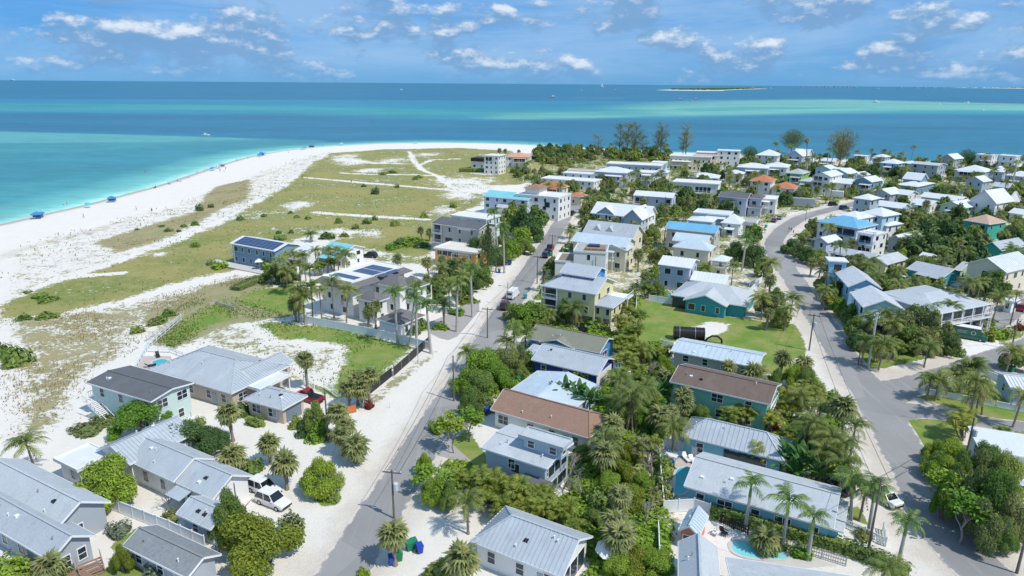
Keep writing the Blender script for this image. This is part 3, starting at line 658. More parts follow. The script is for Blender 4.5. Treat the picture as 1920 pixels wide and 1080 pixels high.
def balcony(root, u0, u1, v0, v1, z, side='f', roofpost=0, m=None):
    put('balcony_floor', MB().box(u0, u1, v0, v1, z - .2, z).mesh('balcony_floor', M_TRIM), root)
    if 'f' in side: railing(root, (u0, v0 + .06), (u1, v0 + .06), z, m=m)
    if 'r' in side: railing(root, (u1 - .06, v0), (u1 - .06, v1), z, m=m)
    if 'l' in side: railing(root, (u0 + .06, v0), (u0 + .06, v1), z, m=m)
    if roofpost:
        n = max(1, int((u1 - u0) / 3)) if u1 - u0 > v1 - v0 else max(1, int((v1 - v0) / 3))
        for k in range(n + 1):
            if u1 - u0 > v1 - v0: x, y = u0 + .1 + (u1 - u0 - .2) * k / n, v0 + .1
            else: x, y = u1 - .1, v0 + .1 + (v1 - v0 - .2) * k / n
            put('post', MB().box(-.09, .09, -.09, .09, 0, z + roofpost).mesh('post', M_FRAME), root, (x, y, 0))
def stairs(root, x, y, z, rz, wd=1.1, m=None):
    n = int(z / .18); mb = MB()
    e = put('staircase', None, root, (x, y, 0), (0, 0, rz))
    for k in range(n):
        put('step', MB().box(k * .27, k * .27 + .29, -wd / 2, wd / 2, z - (k + 1) * .18 - .05, z - (k + 1) * .18).mesh('step', m or M_TRIM), e)
    for s in (-1, 1):
        mb.bar((0, s * wd / 2, z - .25), (n * .27, s * wd / 2, -.05), .06, .28); mb.bar((0, s * wd / 2, z + .75), (n * .27, s * wd / 2, .9), .07, .08)
        for k in range(0, n + 1, 3): mb.bar((k * .27, s * wd / 2, z - k * .18 - .1), (k * .27, s * wd / 2, z - k * .18 + .8), .05, .05)
    put('stringer', mb.mesh('stringer', m or M_TRIM), e)
def house(name, label, short, ang, blocks, wc='white', extra=None, cat='house', pole=None):
    """blocks: dicts with A, B (front eave corners in the photo) and C (a point on the back eave) or d (depth in metres), and ze the eave height"""
    a = math.radians(ang); ux = np.array((math.cos(a), math.sin(a))); vx = np.array((-math.sin(a), math.cos(a)))
    rects = []
    for b in blocks:
        ze = b['ze']; A, B = G(*b['A'], ze), G(*b['B'], ze)
        u0, u1 = sorted((A @ ux, B @ ux)); v0 = (A @ vx + B @ vx) / 2
        if 'va' in b: v0 = (A if b['va'] == 'A' else B) @ vx
        v1 = G(*b['C'], ze) @ vx if 'C' in b else v0 + b['d']
        if 'ext' in b: u0 += b['ext'][0]; u1 += b['ext'][1]
        v0, v1 = sorted((v0, v1)); rects.append((u0, u1, v0, v1))
    u0, u1, v0, v1 = rects[0]; c = np.array(((u0 + u1) / 2, (v0 + v1) / 2)); cw = ux * c[0] + vx * c[1]
    root = thing(name, label, cat, (cw[0], cw[1], 0), a)
    near = cw[1] < 125; mid = cw[1] < 185
    L = []
    for i, (b, r) in enumerate(zip(blocks, rects)):
        kw = {k: v for k, v in b.items() if k not in ('A', 'B', 'C', 'd', 'ze', 'va', 'ext')}
        kw.setdefault('wc', wc)
        if kw.get('rm', 'metal') in ('metal', 'metalw', 'metalb', 'blue', 'turq') and mid and 'seams' not in kw: kw['seams'] = .5 if near else .8
        lr = (r[0] - c[0], r[1] - c[0], r[2] - c[1], r[3] - c[1]); L.append(lr)
        block(root, i, *lr, b['ze'], near=near, **kw)
        cor = [(r[0], r[2]), (r[1], r[2]), (r[1], r[3]), (r[0], r[3])]
        FOOT.append([tuple(ux * p + vx * q) for p, q in cor])
    FOOTH.extend([b['ze'] for b in blocks])
    if extra: extra(root, L)
    elif cw[1] > 150 and 'roof' in blocks[0]: autoporch(root, L, blocks, kwm(blocks[0], wc))
    HOUSES.append((short, cw, max(b['ze'] for b in blocks)))
    return root
FOOTH = []
def kwm(b, wc): return b.get('rm', 'metal')
def autoporch(root, L, blocks, rm):
    r = random.Random(int(abs(root.location.x) * 7 + root.location.y * 3)); u0, u1, v0, v1 = L[0]; ze = blocks[0]['ze']; W_ = u1 - u0
    if W_ < 6: return
    a = u0 + W_ * r.uniform(.05, .4); b = min(u1 - .3, a + W_ * r.uniform(.35, .6)); dp = r.uniform(1.6, 2.6); z = 3.0 if ze > 5.5 else .3
    if r.random() < .75:
        balcony(root, a, b, v0 + .4 - dp, v0 + .5, z, 'flr', 0 if r.random() < .3 else min(2.5, ze - z - .1))
        if z + 2.6 < ze + .4: put('porch_roof', MB().add([(a - .2, v0 + .5, z + 2.9), (b + .2, v0 + .5, z + 2.9), (b + .2, v0 + .2 - dp, z + 2.4), (a - .2, v0 + .2 - dp, z + 2.4), (a - .2, v0 + .5, z + 3.02), (b + .2, v0 + .5, z + 3.02), (b + .2, v0 + .2 - dp, z + 2.52), (a - .2, v0 + .2 - dp, z + 2.52)], [(0, 1, 2, 3), (7, 6, 5, 4), (3, 2, 6, 7), (1, 5, 6, 2), (0, 3, 7, 4)]).mesh('porch_roof', RM[rm]), root)
        glaze(root, a + .3, b - .3, v0 + .47, z + .1, z + 2.2, max(1, int((b - a) / 2.2)))
    if r.random() < .5: q = r.uniform(v0 + 2, v1 - 2); balcony(root, u1 - .5, u1 + 1.6, q - 1.8, q + 1.8, z, 'fr', 0)
    if r.random() < .6: put('air_conditioner', MB().box(-.45, .45, -.4, .4, 0, .9).mesh('air_conditioner', M_STEEL), root, (u0 + W_ * r.random(), v0 - .3, 0))
def solar(root, rows, cols, u0, v0, du, dv, z, tilt_u=0, tilt_v=0, gapr=()):
    me = UNIT.get('solar')
    if me is None:
        mb = MB(); mb.box(-.86, .86, -.52, .52, 0, .045, 0); mb.box(-.83, .83, -.49, .49, .0455, .05, 1); me = UNIT['solar'] = mb.mesh('solar_panel', [M_STEEL, M_SOLAR])
    for r in range(rows):
        for c in range(cols):
            if (r, c) in gapr: continue
            put('solar_panel', me, root, (u0 + c * du, v0 + r * dv, z + r * dv * math.tan(tilt_v)), (tilt_v, tilt_u, 0))
def glaze(root, u0, u1, v, z0, z1, n=1):            # big glazed bays on the camera side
    for k in range(n):
        wd = (u1 - u0) / n - .25; add_window(root, u0 + (k + .5) * (u1 - u0) / n, v, (z0 + z1) / 2, 0, wd, z1 - z0, False)
def glaze_r(root, u, v0, v1, z0, z1, n=1):
    for k in range(n):
        wd = (v1 - v0) / n - .25; add_window(root, u, v0 + (k + .5) * (v1 - v0) / n, (z0 + z1) / 2, math.pi / 2, wd, z1 - z0, False)
def B(A, B_, C=None, ze=3, roof='gu', rise=1.5, rm='metal', d=None, **k):
    r = dict(A=A, B=B_, ze=ze, roof=roof, rise=rise, rm=rm, **k)
    if C is not None: r['C'] = C
    if d is not None: r['d'] = d
    return r

# ---------------- beach side, from the near left
def x_(root, L):
    u0, u1, v0, v1 = L[0]; stairs(root, u0 + 1.2, v0 - .4, 2.7, math.radians(0), 1.3); balcony(root, u0 - .4, u0 + .6, v0, v1 - 1, 2.7, 'l')
    railing(root, (u0 + .1, v0 - 1), (u0 + 1.2, v0 - 1), 2.7)
house('house', 'two-storey mint house with a flat dark shingle roof and white outside stair', 'the dark-shingled mint house', -26, [B((160, 717), (283, 753), (365, 718), 5.5, 'gu', .55, 'shd', win=(3, 2, 1, 1))], 'mint', x_)
def x_(root, L):
    u0, u1, v0, v1 = L[0]
    for k in range(4): put('air_conditioner', MB().box(-.4, .4, -.4, .4, 0, .85).box(-.3, .3, -.3, .3, .85, .88).mesh('air_conditioner', M_STEEL), root, (u1 - 5 + k * 0 + 3, v0 - .6, 0)) if k == 0 else None
house('house', 'large beige house under a ribbed pale blue-grey hip roof beside the round pool', 'the beige hip-roofed pool house', -27, [B((278, 692), (433, 738), None, 3.2, 'hu', 2.3, 'metal', d=12.5, hipk=.9), B((433, 713), (482, 734), (552, 704), 3.0, 'flat', 0, 'metalw', nowall=True), B((400, 716), (505, 700), None, 3.3, 'gv', 1.3, 'metal', d=9)], 'beige', x_)
def x_(root, L):
    u0, u1, v0, v1 = L[0]; put('garage_door', MB().box(-1.6, 1.6, -.06, 0, 0, 2.2).mesh('garage_door', mat('slate_garage_door', (.16, .21, .26), .5, .1, 2)), root, (u1 - .5, (v0 + v1) / 2, 0), (0, 0, math.pi / 2))
house('garage', 'small beige garage with a ribbed hip roof behind the red pickup', 'the beige garage', -26, [B((455, 748), (530, 768), (582, 743), 2.8, 'hu', 1.4, 'metal', win=(2, 0, 1, 0))], 'beige', x_, 'garage')
def x_(root, L):
    u0, u1, v0, v1 = L[0]; put('awning', MB().bar((-1.4, 0, 2.6), (1.4, 0, 2.6), .05, .05).add([(-1.4, 0, 2.7), (1.4, 0, 2.7), (1.4, -2.2, 2.2), (-1.4, -2.2, 2.2), (-1.4, 0, 2.76), (1.4, 0, 2.76), (1.4, -2.2, 2.26), (-1.4, -2.2, 2.26)], [(0, 1, 2, 3), (7, 6, 5, 4), (3, 2, 6, 7), (0, 3, 7, 4), (1, 5, 6, 2)]).mesh('awning', RM['metal']), root, (u0 + 1.5, v0 + .5, 0))
house('house', 'white house with several ribbed silver roofs stepping down to the street', 'the white ribbed-roof house', -30, [
    B((283, 882), (397, 937), (470, 890), 2.9, 'gu', 1.7, 'metal', win=(2, 0, 0, 1), ext=(5.2, 0)), B((236, 862), (325, 903), (400, 857), 3.25, 'gu', 1.7, 'metal', d=8.5, va='B'),
    B((175, 845), (248, 868), None, 3.5, 'gv', 1.6, 'metal', d=9.5), B((98, 862), (130, 874), (193, 843), 2.9, 'flat', 0, 'metalw', ext=(0, 2))], 'white', x_)
house('shed', 'small grey outbuilding with a ribbed silver gable roof behind the white fence', 'the ribbed silver outbuilding', -29, [B((327, 965), (397, 991), (424, 945), 2.6, 'gu', 1.1, 'metal', win=(1, 0, 0, 1))], 'bluegrey', None, 'shed')
def x_(root, L):
    u0, u1, v0, v1 = L[0]; stairs(root, u1 + .6, v0 + 3.2, 1.2, math.radians(-20), 2.2, M_DECK)
    d = put('deck', None, root); 
    for k in range(22): put('plank', MB().box(u1 + .2, u1 + 5.2, v0 - 2.4 + k * .22, v0 - 2.4 + k * .22 + .2, .55, .6).mesh('plank', M_DECK), d)
    railing(root, (u1 + .2, v0 - 2.4), (u1 + 5.2, v0 - 2.4), .6, .95, M_DECK); railing(root, (u1 + 5.2, v0 - 2.4), (u1 + 5.2, v0 + 2.4), .6, .95, M_DECK)
    put('tarp', MB().add([(u1 - 9, v1 - 3.3, 5.02), (u1 - .8, v1 - 3.3, 5.02), (u1 - .8, v1 - .3, 3.75), (u1 - 9, v1 - .3, 3.75), (u1 - 9, v1 - 3.3, 5.05), (u1 - .8, v1 - 3.3, 5.05), (u1 - .8, v1 - .3, 3.78), (u1 - 9, v1 - .3, 3.78)], [(3, 2, 1, 0), (4, 5, 6, 7)]).mesh('tarp', RM['shd']), root) if False else None
house('house', 'grey house with twin shingle gables and a brown timber ramp at its front', 'the twin-gabled house with ramp', -29, [
    B((-60, 977), (110, 1043), (187, 1007), 3.0, 'gu', 1.5, 'shg', win=(4, 2, 0, 0), ext=(-2, 0)), B((-60, 920), (113, 990), (222, 948), 3.3, 'gu', 1.9, 'shl', win=(0, 1, 0, 2), ext=(-2, 0), d=None)], 'grey', x_)
house('house', 'low house with a worn dark grey shingle roof beside the silver bush', 'the low worn-shingle house', -28, [B((230, 1023), (343, 1080), (297, 985), 2.6, 'gu', 1.0, 'shm', ext=(0, .6), win=(3, 0, 0, 0))], 'grey')
def x_(root, L):
    u0, u1, v0, v1 = L[0]; glaze_r(root, u1 - .5, v0 + 1, v1 - 1, .2, 2.4, 3)
house('house', 'white house with a broad ribbed pale grey hip roof beside the street, bins in front', 'the broad ribbed-hip house by bins', -30, [B((885, 1012), (1053, 1085), (1138, 1015), 3.1, 'lu', 2.0, 'metal', win=(3, 0, 1, 1), hipk=.8)], 'white', x_)
# ---------------- between the two streets, near to far
def x_(root, L):
    u0, u1, v0, v1 = L[0]; glaze(root, u0 + 4.2, u0 + 5.6, v0 + .5, 2.9, 4.1); put('porch_roof', MB().add([(u1 - 3.2, v0 + .3, 3.3), (u1 + .8, v0 + .3, 3.3), (u1 + .8, v0 - 1.6, 2.8), (u1 - 3.2, v0 - 1.6, 2.8), (u1 - 3.2, v0 + .3, 3.42), (u1 + .8, v0 + .3, 3.42), (u1 + .8, v0 - 1.6, 2.92), (u1 - 3.2, v0 - 1.6, 2.92)], [(0, 1, 2, 3), (7, 6, 5, 4), (3, 2, 6, 7), (1, 5, 6, 2), (0, 3, 7, 4)]).mesh('porch_roof', RM['shd']), root)
    glaze_r(root, u1 - .45, v0 + 1.2, v1 - 1, 3.0, 4.4, 3); glaze_r(root, u1 - .45, v0 + 1.2, v1 - 1, .6, 2, 2)
house('house', 'tall blue-grey house with a light shingle roof and a raised flat clerestory box', 'the blue-grey clerestory house', -31, [
    B((905, 836), (1022, 882), (1095, 836), 5.2, 'gu', .5, 'shl', win=(1, 2, 0, 1)), B((973, 816), (1055, 843), (1096, 832), 7.3, 'flat', 0, 'shl', z0=5.3, win=(2, 1, 0, 0), trim=RM['shl'])], 'bluegrey', x_)
house('house', 'white bungalow under a long pinkish brown shingle roof', 'the pinkish brown-roofed bungalow', -31.5, [B((920, 767), (1105, 822), (1160, 784), 3.0, 'ru', 1.9, 'brown', hipk=.5)], 'white')
house('house', 'low bungalow under a smooth pale blue roof between the navy and brown-roofed houses', 'the smooth pale blue roof', -31, [B((1008, 695), (1126, 724), (940, 738), 2.9, 'gv', 1.1, 'metalb', seams=None)], 'lblue')
def x_(root, L):
    u0, u1, v0, v1 = L[0]; glaze_r(root, u1 - .5, v0 + .8, v0 + 3, .3, 2.3, 1); put('porch_wall', MB().box(u1 - .52, u1 - .44, v0 + .6, v1 - 1.5, 0, 2.6).mesh('porch_wall', wallmat('white')), root)
house('house', 'navy blue cottage with a ribbed silver gable roof and white porch end', 'the navy cottage', -31, [B((996, 674), (1121, 704), (1156, 673), 3.0, 'gu', 1.7, 'metal', seams=.42, win=(3, 2, 1, 1)), B((984, 660), (1010, 668), None, 2.6, 'shed', .5, 'metal', d=3.5, win=(1, 0, 0, 0))], 'navy', x_)
house('house', 'white and blue bungalow under a wide olive-grey roof with a blue cross gable', 'the olive-grey roofed bungalow', -29.5, [B((987, 634), (1125, 662), (1156, 636), 3.0, 'gu', 1.6, 'olive', win=(3, 1, 1, 1)), B((1012, 640), (1075, 655), None, 2.9, 'gv', 1.2, 'olive', d=4.5, wc='blue', win=(1, 0, 0, 0))], 'blue')
def x_(root, L):
    u0, u1, v0, v1 = L[0]
    balcony(root, u0 + .2, u0 + 4, v0 - .1, v0 + 1, 2.8, 'fl', 2.6); balcony(root, u0 + .2, u0 + 4, v0 - .1, v0 + 1, 5.4, 'fl', 2.4)
    glaze(root, u0 + .8, u0 + 3.6, v0 + .47, 3.0, 5, 1); glaze(root, u0 + .8, u0 + 3.6, v0 + .47, 5.6, 7.6, 1)
    u0, u1, v0, v1 = L[2]; balcony(root, u0 + 1, u1 + .6, v1 - .2, v1 + 3.4, 5.5, 'r', .3)
house('house', 'three-storey yellow house on posts with a blue upper tower storey', 'the yellow house on posts', -29.5, [
    B((1014, 535), (1118, 552), (1167, 529), 8.0, 'lu', 2.2, 'metal', z0=2.7, stilts=True, floors=2, win=(3, 2, 0, 2), hipk=.8), B((1049, 511), (1115, 521), (1146, 507), 10.3, 'gu', 1.5, 'metal', z0=8.0, wc='blue', win=(4, 1, 1, 1)),
    B((1110, 569), (1147, 579), (1171, 560), 5.4, 'hu', 1.5, 'metal', z0=2.6, stilts=True, floors=1, win=(2, 2, 0, 0))], 'yellow', x_)
def x_(root, L):
    u0, u1, v0, v1 = L[0]
    put('roof_deck', MB().box(u0 + 2.5, u1 - .6, v0 + .5, v1 - .5, 9.0, 9.06).mesh('roof_deck', M_WOOD), root); put('skylight', MB().box(-1.5, 1.5, -1, 1, 0, .5).mesh('skylight', M_GLASS), root, ((u0 + u1) / 2 + .5, (v0 + v1) / 2 + 2, 9.06))
    for k in range(3): put('bench', MB().box(-.8, .8, -.3, .3, 0, .45).mesh('bench', M_DECK), root, (u0 + 3.4 + k * 1.9, v0 + 2, 9.06))
    u0, u1, v0, v1 = L[1]; put('roof_deck', MB().box(u0 + .8, u1 - .2, v0 + .5, v1 - .5, 6.0, 6.06).mesh('roof_deck', M_WOOD), root)
    u0, u1, v0, v1 = L[0]; put('spiral_stair', MB().lathe([(.07, 0), (.07, 8)], 8).mesh('spiral_stair', M_BLACK), root, (u1 - 2.6, v0 - .2, 0))
house('house', 'white modern cube house with brown roof terraces', 'the white roof-terrace cube house', -12, [B((1075, 471), (1137, 474), None, 9.0, 'flat', 0, 'greyf', d=9, oh=.12, win=(1, 1, 1, 0)), B((1040, 489), (1086, 492), None, 6.0, 'flat', 0, 'white', d=9, oh=.12)], 'white', x_)
house('house', 'two-storey cream house under a light blue metal roof behind the cube house', 'the light blue-roofed cream house', -28, [B((1068, 453), (1176, 463), None, 7.0, 'gu', 1.8, 'metalb', d=9), B((1120, 463), (1175, 470), None, 6.3, 'gv', 1.2, 'metalb', d=6)], 'cream')
def x_(root, L):
    u0, u1, v0, v1 = L[0]
    for t in (.25, .5): put('dormer', MB().add([(-1.4, -1.6, 0), (1.4, -1.6, 0), (0, -1.6, 1.7), (-1.4, 2, 0), (1.4, 2, 0), (0, 2, 1.7)], [(0, 1, 2), (5, 4, 3), (0, 2, 5, 3), (2, 1, 4, 5)]).mesh('dormer', RM['shl']), root, (u0 + (u1 - u0) * t, (v0 * .7 + v1 * .3), 7.9))
house('house', 'two-storey house with a steep light grey roof and dormers by the street palms', 'the steep dormered grey roof', -28, [B((1092, 437), (1186, 449), None, 7.0, 'gu', 3.2, 'shg', d=11)], 'cream', x_)
house('house', 'two-storey stone-coloured house with a bright blue metal roof', 'the bright blue-roofed house', -28.5, [B((1247, 427), (1342, 438), None, 7.0, 'gu', 1.6, 'blue', d=8.5)], 'stone')
def x_(root, L):
    u0, u1, v0, v1 = L[2]; balcony(root, u0 + .5, u1, v0 - .6, v0 + .4, 2.8, 'fr', 1.7)
house('house', 'yellow two-storey house under pale grey hip roofs with a side porch', 'the pale hip-roofed yellow house', -28, [B((1261, 462), (1331, 471), (1357, 463), 6.6, 'hu', 2.0, 'metalb'), B((1261, 450), (1325, 458), None, 7.2, 'gu', 1.7, 'metalb', d=8), B((1330, 489), (1366, 490), None, 4.4, 'hu', 1.1, 'metalw', d=6)], 'cream', x_)
house('house', 'blue-grey two-storey house with a white gable end and long white wing', 'the white-gabled blue-grey house', -28, [B((1238, 492), (1292, 507), None, 6.4, 'gu', 1.4, 'metalw', d=9, wc='bluegrey'), B((1294, 524), (1360, 534), None, 3.6, 'gu', 1.4, 'metalw', d=8, wc='white')], 'white')
def x_(root, L):
    u0, u1, v0, v1 = L[0]
    put('screened_porch', MB().box(u0 + .3, u0 + 4, v0 + .25, v0 + .35, 0, 2.3).mesh('screened_porch', M_GLASS), root)
house('house', 'teal single-storey house with a wide grey hip roof inside the white fence', 'the teal hip-roofed house', -29.5, [B((1258, 553), (1399, 574), None, 3.0, 'hu', 2.4, 'shl', d=13, hipk=.8, win=(0, 1, 1, 0)), B((1281, 562), (1362, 575), None, 3.0, 'gv', 1.9, 'shl', d=9, win=(3, 0, 0, 0))], 'teal', x_)
house('house', 'two-storey grey house with a smooth light blue roof beside the green lot', 'the light blue roof by the lot', -29, [B((1255, 661), (1424, 686), (1438, 662), 4.6, 'gu', .9, 'metalb', d=8.5, seams=.9, win=(4, 2, 1, 0))], 'stone')
def x_(root, L):
    u0, u1, v0, v1 = L[0]; stairs(root, u1 - .2, v0 + 2, 2.7, math.radians(-20), 1.3, M_DECK); balcony(root, u1 - 1.2, u1, v0 + 1, v1 - 1, 2.7, 'r')
house('house', 'two-storey sea-green house under a long dark brown shingle roof', 'the dark brown-roofed green house', -31, [B((1258, 713), (1443, 761), (1476, 722), 4.9, 'gu', 1.3, 'brownd', win=(3, 1, 1, 0))], 'green', x_)
def x_(root, L):
    u0, u1, v0, v1 = L[0]; put('recess_shade_panel', MB().box(u0 + 6, u0 + 11, v0 + .42, v0 + .5, 0, 2.3).mesh('recess_shade_panel', M_GLASS), root)  # flat dark sheet on the wall stands in for a patio recess in shade
house('house', 'aqua house under a ribbed blue-grey hip roof beside the broadleaf banana plants', 'the ribbed blue-grey hip house', -29, [B((1275, 816), (1470, 864), (1499, 829), 3.0, 'hu', 1.9, 'metal', seams=.6, win=(3, 1, 0, 0), hipk=.9)], 'aqua', x_)
house('house', 'long aqua house with a light grey shingle roof beside the two palms', 'the long aqua house', -29.5, [B((1283, 910), (1563, 992), None, 3.0, 'gu', 1.7, 'shl', d=9.2, win=(5, 1, 1, 1)), B((1545, 985), (1572, 996), None, 2.8, 'shed', .3, 'shl', d=6, win=(0, 0, 0, 0), ext=(0, .5))], 'aqua')
house('house', 'pale blue house with a light grey hip roof next to the kidney-shaped pool', 'the pale hip-roofed pool bungalow', -13, [B((1380, 1048), (1622, 1083), None, 3.0, 'gu', 1.5, 'shl', d=-10, ext=(-1, 2)), B((1272, 1016), (1345, 1026), None, 3.0, 'gv', 1.4, 'shl', d=-11)], 'lblue')
house('shed', 'tiny coral shed with a pale blue gable roof', 'the tiny coral shed', -29, [B((1272, 993), (1311, 1005), None, 2.3, 'gv', .9, 'metalb', d=4.2, oh=.22, win=(1, 0, 0, 0))], 'coral', None, 'shed')
# ---------------- west of the street
def x_(root, L):
    u0, u1, v0, v1 = L[0]
    solar(root, 3, 5, u0 + 3.2, v1 - 5.6, 1.8, 1.1, 8.05); solar(root, 3, 4, u0 + 3.4, v1 - 9.3, 1.8, 1.1, 8.05); solar(root, 2, 4, u0 + 1.9, v0 + 2.6, 1.8, 1.1, 8.05); solar(root, 3, 1, u0 + 11, v1 - 9.0, 1.8, 1.1, 8.05)
    for r_, (k0, k1) in ((0, (u0, u1)),):
        mb = MB(); e = 1.5
        q = [(u0 - e, v0 - e), (u1 + e, v0 - e), (u1 + e, v1 + e), (u0 - e, v1 + e)]; p = [(u0, v0), (u1, v0), (u1, v1), (u0, v1)]
        for k in range(4):
            j = (k + 1) % 4
            mb.add([(*q[k], 7.0), (*q[j], 7.0), (*p[j], 7.95), (*p[k], 7.95), (*q[k], 6.85), (*q[j], 6.85)], [(0, 1, 2, 3), (1, 0, 4, 5)])
        put('roof_skirt', mb.mesh('roof_skirt', RM['shc']), root)
    u0, u1, v0, v1 = L[4]; put('garage_door', MB().box(-2.4, 2.4, -.06, 0, 0, 2.2).mesh('garage_door', mat('white_garage_door', (.7, .71, .73), .5, .05, 2)), root, ((u0 + u1) / 2, v0 + .45, 0))
    u0, u1, v0, v1 = L[2]; balcony(root, u1 - 1, u1 + 1, v0 + .6, v1 - .4, 3.3, 'fr', 3)
house('house', 'white mansion with charcoal hip roofs and blue solar panels on its flat top', 'the solar-topped white mansion', -33, [
    B((600, 519), (662, 530), (756, 500), 8.0, 'flat', 0, 'white', oh=-.0, win=(2, 4, 2, 2)), B((711, 532), (729, 537), None, 6.6, 'hu', 1.7, 'shc', d=7, ext=(-3, 3)), B((742, 533), (778, 541), (804, 531), 6.4, 'hu', 1.9, 'shc'),
    B((667, 558), (702, 568), (728, 557), 5.2, 'hu', 1.6, 'shc', win=(1, 1, 1, 0)), B((702, 599), (754, 609), (792, 589), 3.0, 'hu', 1.9, 'shc', win=(0, 2, 1, 0))], 'white', x_)
def x_(root, L):
    u0, u1, v0, v1 = L[0]
    tv = math.atan2(1.3, (v1 - v0) / 2); solar(root, 4, 9, u0 + 2.2, v0 + .8, 1.8, 1.05, 6.0 + .8 * math.tan(tv) + .03, 0, tv)
    balcony(root, u0 - .4, u0 + 1.2, v0 + .3, v1 - .4, 3.1, 'lf', 2.7)
    put('pool_deck', MB().box(u0 - 7, u1, v0 - 3.5, v0 + .4, 0, .25).mesh('pool_deck', M_CONC), root)
    put('canopy', MB().lathe([(1.5, 2.5), (.05, 3.3)], 4).mesh('canopy', M_FRAME), root, (u1 - 6, v0 - .6, 0)); put('post', MB().box(-.05, .05, -.05, .05, 0, 2.6).mesh('post', M_FRAME), root, (u1 - 6, v0 - .6, 0))
house('house', 'blue beach house with a long row of solar panels on its roof', 'the solar-roofed blue beach house', -30, [B((430, 456), (515, 471), None, 6.0, 'gu', 1.3, 'metalw', d=9.5, win=(6, 1, 1, 2))], 'slate', x_)
house('house', 'white house with a low pale metal roof beside the blue beach house', 'the low pale roof by the blue beach house', -30, [B((545, 470), (575, 476), None, 4.6, 'gu', 1.2, 'metalw', d=8)], 'white')
house('house', 'house with a turquoise metal roof behind the coconut palms', 'the turquoise roof behind palms', -30, [B((601, 468), (648, 474), None, 4.6, 'gu', 1.5, 'turq', d=8.5)], 'white')
def x_(root, L):
    u0, u1, v0, v1 = L[0]
    for z in (3, 6): balcony(root, u0 + .2, u0 + 4, v0 - .1, v0 + .9, z, 'fl', 2.6); glaze(root, u0 + .9, u0 + 3.8, v0 + .46, z + .1, z + 2.4, 1)
    glaze(root, u0 + 5, u0 + 8, v0 + .47, 3.6, 4.9, 1)
house('house', 'three-storey grey-white house with a dark roof and corner balconies', 'the dark-roofed balcony house', -33, [B((808, 418), (897, 431), None, 8.8, 'gu', 1.3, 'shd', d=10, win=(4, 2, 1, 1), floors=3), B((858, 428), (882, 432), None, 8.3, 'flat', 0, 'shd', d=3, win=(3, 1, 1, 0))], 'stone', x_)
def x_(root, L):
    u0, u1, v0, v1 = L[0]; glaze(root, u0 + 1, u0 + 8, v0 + .33, 3.2, 4.4, 4)
    mb = MB()
    for k in range(9): mb.bar((u1 - 7 + k * .7, v0 - 1.8, 4.6), (u1 - 7 + k * .7, v0 + .3, 4.75), .12, .06)
    mb.bar((u1 - 7.2, v0 - 1.7, 4.5), (u1 - 1.2, v0 - 1.7, 4.5), .12, .15); put('pergola', mb.mesh('pergola', M_STEEL), root)
    for x in (u1 - 7, u1 - 1.4): put('post', MB().box(-.08, .08, -.08, .08, 0, 4.4).mesh('post', M_FRAME), root, (x, v0 - 1.7, 0))
house('house', 'orange-yellow house with a flat cream roof and grey pergola', 'the orange house', -27, [B((812, 465), (894, 475), None, 5.0, 'flat', 0, 'cream', d=9, oh=.3, win=(3, 2, 1, 1))], 'orange', x_)
house('house', 'mint house with a flat white roof behind the dark-roofed balcony house', 'the flat white-topped mint house', -31, [B((843, 404), (912, 412), None, 8.6, 'flat', 0, 'white', d=9, oh=.3)], 'mint')
house('house', 'lavender-white house with a turquoise roof at the edge of the dune meadow', 'the turquoise-roofed lavender house', -30, [B((909, 366), (985, 377), None, 7.4, 'gu', 1.7, 'turq', d=11), B((930, 388), (965, 392), None, 4, 'gu', 1.6, 'shl', d=8, wc='white')], 'lav')
def x_(root, L):
    u0, u1, v0, v1 = L[0]; glaze(root, u1 - 6, u1 - 3.5, v0 + .12, 5, 7, 1); put('roof_house', MB().box(u0 + 3, u0 + 9, v0 + 3, v1 - 2, 9, 11.2).mesh('roof_house', wallmat('white')), root)
    put('roof_cap', MB().add([(u0 + 2, v0 + 2, 11.2), (u0 + 10, v0 + 2, 11.2), (u0 + 10, v1 - 1, 11.2), (u0 + 2, v1 - 1, 11.2), (u0 + 6, (v0 + v1) / 2, 12.7)], [(0, 1, 4), (1, 2, 4), (2, 3, 4), (3, 0, 4), (3, 2, 1, 0)]).mesh('roof_cap', RM['brown']), root)
house('house', 'curved white modern house with a stepped flat roof', 'the stepped white modern house', -28, [B((968, 363), (1045, 372), None, 9.0, 'flat', 0, 'white', d=12, oh=.12)], 'white', x_)
house('house', 'villa with an orange tile hip roof beside the stepped white modern house', 'the orange-tiled villa', -28, [B((1010, 347), (1051, 354), (1072, 349), 6.2, 'hu', 2.0, 'tile'), B((1062, 366), (1090, 369), None, 4.0, 'hu', 1.3, 'tile', d=7)], 'cream')
def x_(root, L):
    u0, u1, v0, v1 = L[0]; put('roof_slab', MB().box(u0 - .4, u1 + .4, v0 - .4, v1 + .4, 10.4, 10.7).mesh('roof_slab', RM['white']), root)
    glaze(root, u0 + 1, u0 + 5, v0 + .12, 7.6, 9.6, 2)
    u0, u1, v0, v1 = L[1]; put('awning', MB().box(u0, u1 - .3, v0 - .3, v1, 4.4, 6.4).mesh('awning', mat('maroon_screen', (.05, .025, .03), .6)), root)
house('house', 'white three-storey modern house standing alone at the dune edge', 'the lone white modern house', -24, [B((906, 292), (936, 293), None, 10.4, 'flat', 0, 'white', d=10, oh=.12, win=(3, 3, 1, 0)), B((884, 302), (910, 304), None, 4.3, 'flat', 0, 'white', d=9, oh=.12)], 'white', x_)
house('house', 'long white house with a faded terracotta roof near the beach', 'the faded terracotta roof', -10, [B((946, 294), (992, 294), None, 6.4, 'hu', 2.0, 'tilep', d=16)], 'white')
